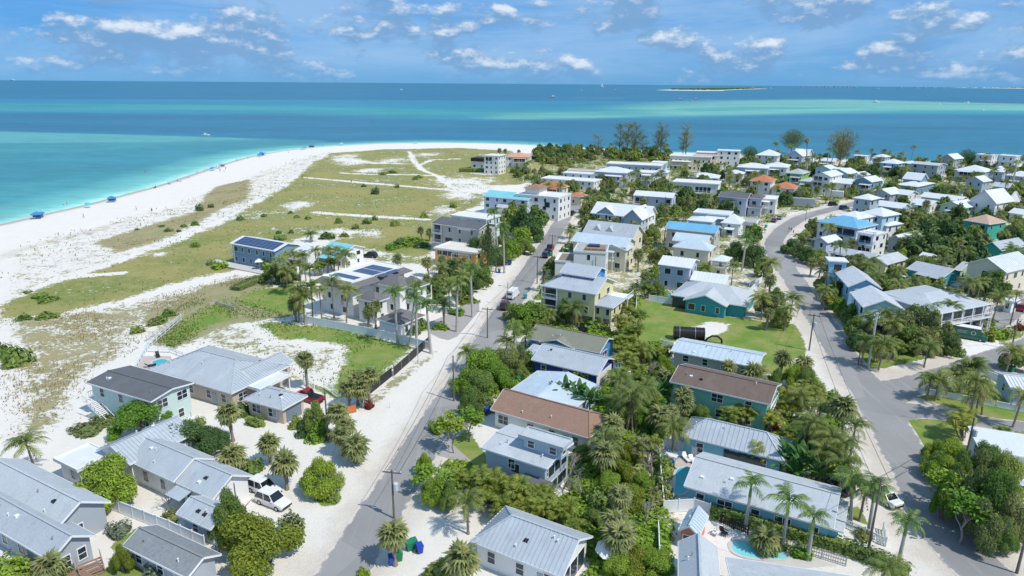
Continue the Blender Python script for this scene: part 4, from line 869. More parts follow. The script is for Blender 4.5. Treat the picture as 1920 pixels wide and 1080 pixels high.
house('building', 'long low white building with an orange roof strip', 'the orange-striped flat building', -24, [B((1057, 323), (1165, 332), None, 5.5, 'flat', 0, 'white', d=13, oh=.3), B((1066, 317), (1165, 325), None, 6.2, 'flat', 0, 'orangef', d=6, oh=.3)], 'white', None, 'building')
house('building', 'very long white flat-roofed building in front of the beach thicket', 'the very long white building', -20, [B((1140, 305), (1238, 313), None, 7.5, 'flat', 0, 'white', d=12, oh=.3, floors=2)], 'bluegrey', None, 'building')
house('house', 'white house under a wide pale hip roof beside the orange-striped building', 'the wide pale hip roof', -24, [B((1116, 320), (1172, 326), None, 7.2, 'hu', 2.2, 'metalw', d=14)], 'bluegrey')
house('house', 'low white walled house behind the orange-tiled villa', 'the white walled compound', -26, [B((1018, 333), (1110, 343), None, 4.5, 'flat', 0, 'white', d=12, oh=.2)], 'white')
house('house', 'large white house with three pointed grey gables facing the street', 'the triple-gabled house', -30, [B((1110, 398), (1195, 410), None, 5.2, 'gu', 3.4, 'metalw', d=12, wc='bluegrey'), B((1168, 408), (1202, 414), None, 5.2, 'gv', 3.4, 'metalw', d=13, wc='bluegrey'), B((1120, 398), (1150, 402), None, 5.6, 'gv', 2.4, 'metalw', d=7, wc='bluegrey'), B((1190, 412), (1230, 401), None, 5.2, 'gu', 3.2, 'metalw', d=9, wc='white')], 'white')
def x_(root, L):
    u0, u1, v0, v1 = L[0]
    balcony(root, u0 + .3, u0 + 5, v0 - .2, v0 + .8, 3.6, 'fl', 3.2); balcony(root, u1 - 3, u1 - .2, v0 - .2, v0 + .8, 3.6, 'fr', 3.2); glaze(root, u0 + .8, u0 + 4.6, v0 + .47, 3.8, 6.2, 2); glaze(root, u1 - 2.8, u1 - .8, v0 + .47, 3.8, 6.2, 1)
house('house', 'long lavender two-storey house with a pale roof and end balconies', 'the long lavender house', -24, [B((1187, 366), (1262, 371), None, 7.0, 'gu', 1.4, 'metalw', d=9, win=(4, 1, 1, 0))], 'lav', x_)
def x_(root, L):
    u0, u1, v0, v1 = L[0]
    for a in (.08, .5):
        for z in (.3, 3.6): glaze(root, u0 + (u1 - u0) * a, u0 + (u1 - u0) * (a + .34), v0 + .28, z, z + 2.4, 4)
        balcony(root, u0 + (u1 - u0) * a, u0 + (u1 - u0) * (a + .34), v0 - 1.2, v0 + .2, 3.5, 'flr', 0)
house('house', 'white modern two-storey house with dark glazed balconies', 'the dark-glazed white house', -22, [B((1261, 341), (1348, 346), None, 7.6, 'flat', 0, 'white', d=12, oh=.3, win=(0, 1, 1, 0))], 'white', x_)
house('building', 'long cream two-storey block with a flat roof near the bay', 'the long cream block', -20, [B((1256, 291), (1334, 296), None, 8.5, 'flat', 0, 'white', d=12, oh=.3, floors=2, win=(9, 3, 1, 0)), B((1300, 290), (1345, 293), None, 8.9, 'flat', 0, 'orangef', d=7, oh=.3)], 'cream', None, 'building')
house('building', 'tall bright white block behind the long cream block', 'the bright white block', -20, [B((1306, 285), (1364, 289), None, 9.5, 'flat', 0, 'white', d=10, oh=.2), B((1345, 282), (1388, 284), None, 11.5, 'flat', 0, 'white', d=9, oh=.2)], 'white', None, 'building')
house('house', 'large white house with a broad white hip roof at the bay edge', 'the broad white bayside hip roof', -28, [B((1418, 290), (1458, 293), None, 8.5, 'hu', 3.2, 'metalw', d=16)], 'white')
house('house', 'white many-gabled house at the bay beside the round pine', 'the many-gabled bayside house', -45, [B((1478, 290), (1500, 294), None, 8.0, 'gv', 3.5, 'metalw', d=12), B((1488, 289), (1512, 292), None, 8.0, 'gu', 3.5, 'metalw', d=10)], 'bluegrey')
house('house', 'white two-storey house with a spreading hip roof and porches', 'the spreading white hip roof', -24, [B((1382, 312), (1440, 317), None, 7.2, 'hu', 2.0, 'metalw', d=14)], 'bluegrey')
house('house', 'white house with a plain pale roof behind the red-tiled house', 'the plain pale roof', -28, [B((1432, 311), (1476, 315), None, 7.0, 'hu', 2.0, 'metalw', d=16)], 'white')
house('house', 'low house with a smooth grey-white roof before the cream block', 'the low grey-white roof', -20, [B((1290, 331), (1348, 335), None, 4.6, 'hu', 1.8, 'metalw', d=14)], 'bluegrey')
house('house', 'white house with red tile hip roofs at two levels', 'the red-tiled house', -30, [B((1406, 338), (1446, 342), None, 7.4, 'hu', 2.4, 'tile', d=13), B((1446, 351), (1490, 355), None, 5.4, 'hu', 2.2, 'tile', d=13)], 'white')
house('house', 'lime green house with a grey roof and dark screened upper porch', 'the lime green house', -40, [B((1473, 323), (1502, 327), None, 7.4, 'hu', 1.9, 'shg', d=13)], 'lime')
def x_(root, L):
    u0, u1, v0, v1 = L[0]
    for z in (2.9, 5.8): balcony(root, u0 + .2, u0 + 5, v0 - .4, v0 + .6, z, 'fl', 2.4); glaze(root, u0 + .5, u0 + 4.6, v0 + .45, z + .2, z + 2.2, 2)
house('house', 'white house with stacked dark porches and a pale blue-white roof', 'the stacked-porch white house', -45, [B((1526, 328), (1556, 332), None, 8.4, 'gv', 1.8, 'metalw', d=16), B((1560, 340), (1590, 347), None, 5.2, 'gu', 1.8, 'metalw', d=12)], 'white', x_)
house('house', 'white house with a dark charcoal roof and a low front garage', 'the charcoal-roofed white house', -28, [B((1347, 368), (1402, 373), None, 7.2, 'gu', 1.5, 'shd', d=11), B((1400, 373), (1432, 371), None, 7.0, 'hu', 1.5, 'shd', d=10), B((1400, 388), (1428, 391), None, 3.6, 'shed', .8, 'shd', d=5)], 'lav')
house('house', 'plain white flat-roofed house beside the grey trailer', 'the plain white flat house', -25, [B((1418, 372), (1456, 375), None, 6.4, 'flat', 0, 'white', d=11, oh=.2)], 'white')
house('house', 'house with a white ribbed roof and brown roof deck', 'the white ribbed roof with deck', -26, [B((1299, 399), (1368, 404), None, 6.6, 'flat', 0, 'metalw', d=9, oh=.3), B((1296, 408), (1330, 412), None, 4.6, 'flat', 0, 'white', d=5, oh=.3)], 'lblue')
house('house', 'small pale two-storey house tucked behind the bright blue-roofed house', 'the small pale house', -27, [B((1288, 412), (1336, 417), None, 7.0, 'hu', 1.0, 'metalw', d=8)], 'lblue')
house('house', 'white cottage with a steep pointed metal hip roof', 'the steep pointed cottage', -28, [B((1351, 417), (1388, 421), None, 4.6, 'hu', 2.8, 'metalw', d=9)], 'white')
house('shed', 'low carport with a flat grey roof beside the pointed cottage', 'the flat grey carport', -27, [B((1386, 415), (1418, 418), None, 3.4, 'flat', 0, 'greyf', d=8, oh=.3)], 'white', None, 'carport')
# ---------------- east of the second street
def x_(root, L):
    u0, u1, v0, v1 = L[0]
    glaze(root, u1 - 9, u1 - 1, v0 + .47, 5, 7, 2); balcony(root, u1 - 9, u1 - .2, v0 - .1, v0 + .5, 4.6, 'f', 0, wallmat('blue'))
    u0, u1, v0, v1 = L[2]; 
    for z in (4.6, 7.6): balcony(root, u0, u1 + .4, v0 - 1, v0 + .4, z, 'fr', 0, wallmat('blue'))
    glaze(root, u0 + .8, u1 - .6, v0 + .12, 1.2, 3.4, 3); glaze(root, u0 + .8, u1 - .6, v0 + .12, 4.9, 6.9, 2)
house('house', 'big white three-storey house with a bright blue roof skirt and blue balconies', 'the big blue-skirted house', -55, [B((1533, 414), (1606, 429), None, 7.8, 'hu', 2.2, 'blue', d=12, hipk=.9, win=(4, 1, 2, 1)), B((1560, 404), (1610, 411), None, 9.4, 'hu', 1.6, 'metalw', d=11), B((1606, 436), (1640, 441), None, 7.6, 'flat', 0, 'white', d=8, oh=.12)], 'white', x_)
house('house', 'white house with two tiers of hip roof behind the blue-skirted house', 'the two-tier hip house', -60, [B((1611, 398), (1656, 406), None, 9.4, 'hu', 2.0, 'metalw', d=10, wc='lblue'), B((1648, 420), (1662, 424), None, 6.2, 'hu', 1.2, 'metalw', d=9)], 'white')
house('house', 'pale blue lookout-tower house with a small hip roof and long low wing', 'the lookout-tower house', -50, [B((1602, 370), (1630, 376), None, 9.2, 'hu', 1.6, 'metalw', d=9, win=(2, 2, 1, 0)), B((1640, 384), (1690, 392), None, 4.6, 'gu', 1.6, 'metalw', d=9)], 'bluegrey')
house('house', 'small pale blue gabled house at the bend of the street', 'the small gabled house at the bend', -55, [B((1527, 449), (1548, 456), None, 4.8, 'gv', 1.3, 'metalw', d=8)], 'lav')
house('house', 'low rambling house with flat grey roofs and a yellow gable', 'the low rambling grey roof', -55, [B((1552, 471), (1600, 479), None, 3.0, 'gu', .8, 'shg', d=8), B((1625, 485), (1656, 498), None, 3.0, 'gv', 1.4, 'shl', d=12, wc='yellow'), B((1600, 478), (1630, 486), None, 3, 'gu', .8, 'shg', d=8)], 'cream')
house('house', 'grey house with a pale gable roof under the big dark trees', 'the pale gable under big trees', -55, [B((1666, 446), (1690, 453), None, 4.2, 'gv', 1.5, 'metalw', d=13)], 'grey')
def x_(root, L):
    put('cupola', MB().box(-1.9, 1.9, -1.9, 1.9, 0, 8.6).mesh('cupola', wallmat('skyb')), root, (L[0][0] + .5, L[0][3] + 2.5, 0))
    c = put('cupola_roof', MB().box(-2.3, 2.3, -2.3, 2.3, 8.6, 8.85).mesh('cupola_roof', RM['white']), root, (L[0][0] + .5, L[0][3] + 2.5, 0))
    for r, (x, y) in ((0, (0, -1.9)), (math.pi / 2, (1.9, 0)), (-math.pi / 2, (-1.9, 0))): add_window(root, L[0][0] + .5 + x, L[0][3] + 2.5 + y, 7.1, r, 1.8, 1.8, False)
house('house', 'sky-blue house with a square cupola tower and blue-grey gable roof', 'the cupola house', -12, [B((1588, 535), (1657, 544), (1563, 511), 6.0, 'gv', 2.0, 'metalw', win=(2, 2, 3, 1))], 'skyb', x_)
def x_(root, L):
    u0, u1, v0, v1 = L[0]; stairs(root, u1 - 3.5, v0 - .5, 2.9, math.radians(-35), 1.1); balcony(root, u1 - 4.5, u1 - 1, v0 - 1.2, v0 + .4, 2.9, 'f')
house('house', 'pale aqua two-storey house behind the tall white utility pole', 'the pale aqua house', -12, [B((1616, 573), (1700, 584), (1592, 548), 6.0, 'gv', 1.9, 'metalw', win=(1, 2, 2, 1))], 'paleaqua', x_)
def x_(root, L):
    u0, u1, v0, v1 = L[0]
    balcony(root, u0 + .4, u1 + .4, v0 - .4, v0 + 1, 3.2, 'flr', 2.6); balcony(root, u1 - .9, u1 + .4, v0, v1, 3.2, 'r', 2.6)
    glaze(root, u0 + 2, u1 - 1, v0 + .47, 3.4, 5.4, 4); glaze(root, u0 + 2, u1 - 1, v0 + .47, .3, 2.4, 4)
house('house', 'lavender two-storey house with long white verandas and a grey roof', 'the lavender veranda house', 24, [B((1769, 590), (1851, 567), None, 6.0, 'hu', 1.6, 'shl', d=15, hipk=.7, ext=(0, 0)), B((1712, 567), (1772, 588), None, 6.0, 'shed', .5, 'shl', d=9)], 'lav', x_)
def x_(root, L):
    u0, u1, v0, v1 = L[0]; balcony(root, u0 + 1, u0 + 6.5, v0 - .9, v0 + .4, 3.2, 'flr', 0)
house('house', 'large white two-storey house with its gable towards the street trees', 'the large white gabled house', -60, [B((1810, 494), (1886, 511), None, 6.4, 'gv', 2.6, 'metalw', d=15, win=(1, 4, 1, 0))], 'cream', x_)
house('house', 'grey-roofed cottage with bright teal accents and carport', 'the teal-trimmed grey cottage', -58, [B((1697, 504), (1771, 519), None, 3.2, 'gu', 1.5, 'shg', d=10), B((1775, 508), (1813, 504), None, 3.2, 'gu', 1.6, 'shl', d=9, wc='palegreen')], 'teal')
house('house', 'emerald two-storey house with a tan pyramid roof', 'the emerald house', -62, [B((1807, 412), (1853, 421), None, 6.0, 'hu', 2.3, 'tan', d=11)], 'emerald')
house('house', 'green-walled house with a plain grey gable roof at the frame edge', 'the green-walled grey gable', -62, [B((1850, 460), (1866, 472), None, 4.2, 'gv', 2.0, 'shg', d=14)], 'emerald')
house('house', 'tall white house with a huge gabled roof like a chapel', 'the chapel-like white house', -60, [B((1823, 374), (1862, 383), None, 6.5, 'gv', 4.6, 'metalw', d=14), B((1865, 382), (1912, 376), None, 6.0, 'gu', 4.0, 'metalw', d=10)], 'white')
house('house', 'house with a white pagoda-like double roof', 'the pagoda-roofed house', -50, [B((1676, 346), (1722, 350), (1764, 344), 4.0, 'hu', 1.6, 'metalw', hipk=.6), B((1690, 335), (1728, 338), None, 6.0, 'gu', 3.0, 'metalw', d=10, wc='slate')], 'slate')
house('house', 'grey house with linked pale gables behind the lookout-tower house', 'the linked pale gables', -55, [B((1637, 359), (1664, 366), None, 4.8, 'gv', 2.0, 'metalw', d=12, wc='grey'), B((1665, 362), (1705, 366), None, 4.6, 'gu', 1.6, 'metalw', d=10)], 'white')
house('house', 'very long low house with a plain white roof in the east', 'the long low white roof', -52, [B((1726, 368), (1800, 378), None, 4.0, 'gu', 1.6, 'metalw', d=9)], 'bluegrey')
house('house', 'pale green gabled cottage before the long low white roof', 'the pale green cottage', -58, [B((1764, 383), (1803, 391), None, 4.4, 'gv', 2.0, 'metalw', d=12)], 'palegreen')
house('house', 'small white cottage roof hidden among bushes', 'the small hidden cottage', -55, [B((1711, 379), (1744, 385), None, 3.2, 'gu', 1.4, 'metalw', d=9)], 'white')
house('house', 'plain two-storey grey box house with a nearly flat roof', 'the grey box house', -52, [B((1710, 306), (1758, 311), None, 8.6, 'gu', .9, 'shl', d=12)], 'grey')
house('house', 'house under a very wide bright white roof near the bay', 'the very wide white roof', -50, [B((1793, 317), (1842, 324), None, 6.0, 'hu', 2.8, 'metalw', d=16), B((1842, 322), (1890, 321), None, 6.0, 'hu', 2.6, 'metalw', d=14)], 'bluegrey')
house('house', 'blue-grey gabled house in front of the very wide white roof', 'the blue-grey gabled house', -55, [B((1813, 337), (1840, 342), None, 6.2, 'gv', 2.2, 'metalw', d=10)], 'bluegrey')
house('house', 'white bayside house with a simple grey gable', 'the simple grey bayside gable', -55, [B((1764, 296), (1787, 299), None, 7.6, 'gv', 2.8, 'metalw', d=13)], 'grey')
house('house', 'tall narrow white house on the bay shore beside the dark round tree', 'the narrow white bayside house', -55, [B((1832, 289), (1858, 292), None, 9, 'flat', 0, 'white', d=9, oh=.2)], 'white')
def x_(root, L):
    u0, u1, v0, v1 = L[0]
    for z in (3.4, 6.6): balcony(root, u0, u1, v0 - 1.2, v0 + .2, z, 'fl', 0)
house('house', 'open multi-deck white house with a floating flat roof on the bay', 'the multi-deck bayside house', -50, [B((1874, 291), (1904, 294), None, 10, 'flat', 0, 'white', d=10, oh=.4)], 'white', x_)
house('house', 'aqua house with a white hip roof near the bay', 'the aqua bayside house', -50, [B((1652, 304), (1678, 308), None, 7.6, 'hu', 2.2, 'metalw', d=13)], 'skyb')
house('house', 'small white house at the water behind the aqua bayside house', 'the small white waterside house', -48, [B((1637, 293), (1660, 295), None, 6.4, 'hu', 1.6, 'metalw', d=10)], 'bluegrey')
house('house', 'low white cottage between the stacked porches and the palms', 'the low white cottage', -50, [B((1594, 327), (1612, 331), None, 4.6, 'gv', 1.6, 'metalw', d=11)], 'lblue')
house('house', 'slate-blue gabled house with a white side wing', 'the slate-blue gabled house', -52, [B((1604, 337), (1631, 342), None, 7.0, 'gv', 1.9, 'metalw', d=12, wc='slate'), B((1630, 342), (1656, 338), None, 5.6, 'gu', 1.8, 'metalw', d=9, wc='mint')], 'mint')
house('shed', 'small blue flat-topped outbuilding beside the slate-blue gabled house', 'the small blue outbuilding', -52, [B((1590, 346), (1604, 348), None, 4.0, 'flat', 0, 'white', d=6)], 'slate', None, 'shed')
house('house', 'low building with a ribbed white flat roof beside the tangled tree', 'the ribbed white flat roof', -20, [B((1832, 834), (1935, 868), None, 3.0, 'shed', .35, 'metalw', d=6.5, ext=(0, 3))], 'white')
house('garage', 'blue-grey garage with a pale roof at the edge of the fenced lawn', 'the garage by the fenced lawn', -15, [B((1893, 725), (1945, 735), None, 2.9, 'gu', .9, 'metalw', d=7, ext=(0, 2))], 'lblue', None, 'garage')
house('garage', 'small white garage beside the red car at the edge', 'the white garage by the red car', -60, [B((1880, 560), (1900, 566), None, 3.0, 'shed', .5, 'metalw', d=6)], 'white', None, 'garage')
house('house', 'low white house between the chapel-like house and the frame edge', 'the low white edge house', -60, [B((1893, 398), (1915, 403), None, 3.6, 'gu', 1.5, 'metalw', d=8)], 'white')
house('house', 'white bayside bungalow with a flat roof behind the tall casuarina', 'the flat bayside bungalow', -45, [B((1602, 291), (1620, 294), None, 5.5, 'flat', 0, 'white', d=9, oh=.2)], 'white')
house('house', 'pale house with a small orange canopy near the bay palms', 'the orange-canopy house', -45, [B((1538, 300), (1560, 304), None, 4.5, 'gu', 1.6, 'metalw', d=9)], 'cream')
house('house', 'white gabled house right of the white garage row', 'the white street gable', -50, [B((1560, 322), (1586, 327), None, 7.2, 'gv', 2.0, 'metalw', d=12)], 'lblue')

for a in (('house', 'tall white box house beside the stacked-porch house', 'the tall white box', -45, [B((1564, 316), (1581, 319), None, 7.5, 'flat', 0, 'white', d=9, oh=.2)], 'white'),
 ('house', 'white house with a low hip roof between aqua and grey box houses', 'the low hip roof by the grey box', -50, [B((1692, 305), (1711, 308), None, 6, 'hu', 1.4, 'metalw', d=9)], 'bluegrey'),
 ('house', 'house with a broad white roof at the frame edge beyond the pale tall pole', 'the broad white edge roof', -50, [B((1884, 328), (1926, 332), None, 5.4, 'hu', 2.2, 'metalw', d=14)], 'grey'),
 ('house', 'lavender flat-roofed house beside the very long white building', 'the lavender flat house', -20, [B((1196, 322), (1224, 326), None, 6.6, 'flat', 0, 'white', d=11, oh=.3)], 'lav'),
 ('house', 'bluish flat-roofed house between the beach thicket and cream block', 'the bluish flat house', -20, [B((1222, 304), (1247, 307), None, 6.8, 'flat', 0, 'white', d=10, oh=.3)], 'lblue'),
 ('house', 'small white-roofed house before the dark round casuarina', 'the small white-roofed house', -24, [B((1360, 323), (1393, 328), None, 5, 'hu', 1.6, 'metalw', d=9)], 'white'),
 ('house', 'pale blue gabled house behind the stacked-porch white house', 'the pale blue gabled house', -45, [B((1530, 315), (1556, 319), None, 7, 'gv', 1.8, 'metalw', d=10)], 'lblue'),
 ('house', 'tiny white cottage roof below the dark grove', 'the tiny grove cottage', -55, [B((1722, 480), (1741, 484), None, 3, 'gu', .9, 'metalw', d=5)], 'white'),
 ('house', 'grey-roofed bungalow among palms east of the lime green house', 'the grey palm bungalow', -45, [B((1500, 338), (1522, 342), None, 4.4, 'hu', 1.5, 'shl', d=10)], 'cream'),
 ('house', 'low tan-roofed house in the trees past the two-tier hip house', 'the low tan roof', -55, [B((1690, 398), (1712, 403), None, 4, 'hu', 1.6, 'tan', d=9)], 'cream'),
 ('house', 'pale house with a grey shingle roof under the far tall pole', 'the pale shingled pole house', -50, [B((1862, 348), (1888, 353), None, 4.6, 'gu', 1.7, 'shl', d=9)], 'stone'),
 ('house', 'white house with a sloping roof near the beach thicket end', 'the sloping white thicket house', -22, [B((1225, 322), (1250, 325), None, 5.4, 'hu', 1.6, 'metalw', d=10)], 'white')): house(*a)
# ================================================================== VEGETATION
def rot_z(p, a): c, s = math.cos(a), math.sin(a); return (p[0] * c - p[1] * s, p[0] * s + p[1] * c, p[2])
def frond_geo(L=2.8, pairs=13, wl=.75, lift=.55, droop=1.25, seed=0, hang=.5):
    """one feather frond along +x from the crown: arched midrib and two rows of hanging leaflets"""
    r = random.Random(seed); V = []; F = []
    def rib(t): return Vector((L * (t - .18 * t ** 3) * (1 - .12 * t), 0, L * (lift * t - droop * .62 * t ** 2.2)))
    n = 7; w = .035
    for i in range(n):
        t = i / (n - 1); p = rib(t); ww = w * (1.6 - t)
        V += [tuple(p + Vector((0, -ww, 0))), tuple(p + Vector((0, ww, 0)))]
    F += [(2 * i, 2 * i + 2, 2 * i + 3, 2 * i + 1) for i in range(n - 1)]
    for k in range(pairs):
        t = .14 + .86 * (k + .5) / pairs; p = rib(t); q = rib(min(1, t + .02)); d = (q - p).normalized() if (q - p).length > 0 else Vector((1, 0, 0))
        ln = wl * math.sin(math.pi * (.12 + .80 * t)) ** .6 * r.uniform(.85, 1.1)
        for s in (-1, 1):
            e = (d * .55 + Vector((0, s * .8, 0)) + Vector((0, 0, -hang * r.uniform(.6, 1.4)))).normalized() * ln
            side = d * (L / pairs * .46)
            m = p + e * .5 + Vector((0, 0, .06)); o = len(V)
            V += [tuple(p - side * .5), tuple(p + side * .5), tuple(m + side * .45), tuple(m - side * .45), tuple(p + e)]
            F += [(o, o + 1, o + 2, o + 3), (o + 3, o + 2, o + 4)]
    return V, F
def fan_geo(R=.95, pet=.75, seed=0, n=11):
    r = random.Random(seed); V = []; F = []
    V += [(0, -.03, 0), (0, .03, 0), (pet, .03, pet * .1), (pet, -.03, pet * .1)]; F.append((0, 1, 2, 3))
    c = Vector((pet, 0, pet * .1))
    for k in range(n):
        a = math.radians(-128 + 256 * k / (n - 1)); d = Vector((math.cos(a), math.sin(a), 0)); s = Vector((-d.y, d.x, 0))
        ln = R * r.uniform(.85, 1.1) * (1 - .18 * abs(a) / 2.3); fold = .06
        p1 = c + d * ln * .55 + Vector((0, 0, -.05)); tip = c + d * ln + Vector((0, 0, -.36 - .2 * r.random()))
        wd = ln * .15; o = len(V)
        V += [tuple(c), tuple(p1 - s * wd), tuple(p1 + Vector((0, 0, fold))), tuple(p1 + s * wd), tuple(tip)]
        F += [(o, o + 1, o + 2), (o, o + 2, o + 3), (o + 1, o + 4, o + 2), (o + 2, o + 4, o + 3)]
    return V, F
def xform(V, az, el, roll=0, s=1.0, off=(0, 0, 0)):
    M_ = Matrix.Translation(off) @ Matrix.Rotation(az, 4, 'Z') @ Matrix.Rotation(-el, 4, 'Y') @ Matrix.Rotation(roll, 4, 'X') @ Matrix.Scale(s, 4)
    return [tuple(M_ @ Vector(v)) for v in V]
def mkmesh(name, V, F, m, mi=None):
    mb = MB(); mb.add(V, F); return mb.mesh(name, m)
FROND = {}
for kind, m, args in (('coconut', F_COCO, dict(L=3.0, pairs=13, wl=.85, lift=.50, droop=1.2, hang=.6)), ('royal', F_ROYAL, dict(L=2.7, pairs=12, wl=.80, lift=.75, droop=1.45, hang=.9)), ('areca', F_ARECA, dict(L=2.0, pairs=9, wl=.60, lift=.75, droop=1.25, hang=.35)), ('date', F_COCO, dict(L=2.7, pairs=15, wl=.45, lift=.45, droop=.95, hang=.1))):
    FROND[kind] = [mkmesh('frond', *frond_geo(seed=k, **args), m) for k in range(4)]
FROND['dead'] = [mkmesh('frond', *frond_geo(seed=k, L=2.4, pairs=9, wl=.6, lift=.1, droop=1.6, hang=1.0), F_DEAD) for k in range(2)]
FROND['sabal'] = [mkmesh('fan_leaf', *fan_geo(seed=k), F_SABAL) for k in range(4)]
FROND['sabaldead'] = [mkmesh('fan_leaf', *fan_geo(seed=k, R=.8), F_DEAD) for k in range(2)]
def crown_plan(kind, r):
    """(mesh key, variant, azimuth, elevation, scale) of every frond of one crown"""
    P = []
    if kind == 'sabal':
        n = 30
        for k in range(n):
            t = k / n; P.append(('sabal', k % 4, k * 2.399 + r.uniform(-.3, .3), math.radians(78 - 118 * t ** .85 + r.uniform(-9, 9)), r.uniform(.85, 1.12)))
        for k in range(7): P.append(('sabaldead', k % 2, r.uniform(0, 6.28), math.radians(-52 + r.uniform(-14, 8)), r.uniform(.75, 1)))
    else:
        n = {'coconut': 19, 'royal': 13, 'date': 32}.get(kind, 16)
        for k in range(n):
            t = k / n; P.append((kind, k % 4, k * 2.399 + r.uniform(-.3, .3), math.radians((62 - 72 * t if kind != 'date' else 70 - 92 * t) + r.uniform(-8, 8)), r.uniform(.82, 1.08)))
        if kind == 'coconut':
            for k in range(2): P.append(('dead', k, r.uniform(0, 6.28), math.radians(-34), .9))
    return P
def merged_crown(kind, m, seed, thin=1):
    r = random.Random(seed); mb = MB()
    for i, (key, v, az, el, s) in enumerate(crown_plan(kind, r)):
        if i % thin and thin > 1 and kind != 'sabal': continue
        if kind in ('sabal',): V, F = fan_geo(seed=v, n=7)
        else: V, F = frond_geo(**{'coconut': dict(L=3, pairs=8, wl=.9, lift=.5, droop=1.2, hang=.6), 'royal': dict(L=2.7, pairs=8, wl=.85, lift=.75, droop=1.45, hang=.9), 'date': dict(L=2.7, pairs=8, wl=.5, lift=.45, droop=.95, hang=.1)}[kind], seed=v)
        mb.add(xform(V, az, el, r.uniform(-.3, .3), s), F, 1 if 'dead' in key else 0)
    return mb.mesh('crown', [m, F_DEAD])
PALMCROWN = {'coconut': [merged_crown('coconut', F_COCO, k) for k in range(3)], 'sabal': [merged_crown('sabal', F_SABAL, 10 + k) for k in range(3)], 'royal': [merged_crown('royal', F_ROYAL, 20 + k) for k in range(2)], 'date': [merged_crown('date', F_COCO, 30)]}
def palm_trunk(m, r0, r1, bend, seed, rough=.0):
    r = random.Random(seed); n = 10
    pts = [(bend * (t / (n - 1)) ** 2, 0, t / (n - 1)) for t in range(n)]
    return MB().tube(pts, [(r0 + (r1 - r0) * (t / (n - 1)) + (.25 * r0 if t == 0 else 0)) * (1 + rough * r.uniform(-1, 1)) for t in range(n)], 7).mesh('trunk', m)
TRUNK = {'coconut': [palm_trunk(M_PALMBARK, .17, .11, b, 1) for b in (.0, .10, .2)], 'sabal': [palm_trunk(M_PALMBARK, .22, .25, b, 2, .18) for b in (0, .03)], 'royal': [palm_trunk(M_ROYAL, .24, .17, 0, 3)], 'date': [palm_trunk(M_PALMBARK, .26, .3, 0, 4, .2)]}
TBEND = {'coconut': (.0, .10, .2), 'sabal': (0, .03), 'royal': (0,), 'date': (0,)}
SHAFT = MB().tube([(0, 0, 0), (0, 0, .9), (0, 0, 1.5)], [.19, .16, .08], 8).mesh('crownshaft', M_SHAFT)
def areca_mesh(seed):
    r = random.Random(seed); mb = MB(); st = MB()
    for k in range(9):
        a = r.uniform(0, 6.28); d = r.uniform(.2, .9); h = r.uniform(1.3, 2.9); tx, ty = math.cos(a) * d * 1.5, math.sin(a) * d * 1.5
        st.tube([(math.cos(a) * d * .5, math.sin(a) * d * .5, 0), (tx * .8, ty * .8, h * .6), (tx, ty, h)], [.07, .06, .04], 5)
        for j in range(8):
            V, F = frond_geo(L=1.9, pairs=6, wl=.62, lift=.75, droop=1.25, hang=.35, seed=j)
            mb.add(xform(V, j * 2.399 + r.uniform(-.4, .4), math.radians(r.uniform(5, 62)), 0, r.uniform(.8, 1.1), (tx, ty, h)), F)
    return mb.mesh('crown', F_ARECA), st.mesh('stems', M_PALMBARK)
ARECA = [areca_mesh(k) for k in range(3)]
def leafquad(V, F, c, nrm, s, r, asp=1.6):
    n = Vector(nrm).normalized(); a = n.cross(Vector((r.uniform(-1, 1), r.uniform(-1, 1), r.uniform(-1, 1)))).normalized(); b = n.cross(a)
    a = a * s * .5 * asp; b = b * s * .5; o = len(V); c = Vector(c); up = n * s * .18
    V += [tuple(c - a), tuple(c - b * .9 + up), tuple(c + a), tuple(c + b * .9 + up)]; F.append((o, o + 1, o + 2, o + 3))
def limbs(mb, r, h, rad, n=5, r0=.16, spread=.75):
    mb.tube([(0, 0, -.1), (r.uniform(-.05, .05), r.uniform(-.05, .05), h * .22), (r.uniform(-.1, .1), r.uniform(-.1, .1), h * .42)], [r0 * 1.25, r0, r0 * .85], 7)
    ends = []
    for k in range(n):
        a = k * 6.283 / n + r.uniform(-.4, .4); d = rad * spread * r.uniform(.6, 1); z = h * r.uniform(.62, .88)
        mb.tube([(0, 0, h * .36), (math.cos(a) * d * .4, math.sin(a) * d * .4, h * .52), (math.cos(a) * d, math.sin(a) * d, z)], [r0 * .6, r0 * .42, r0 * .12], 5); ends.append((math.cos(a) * d, math.sin(a) * d, z))
    return ends
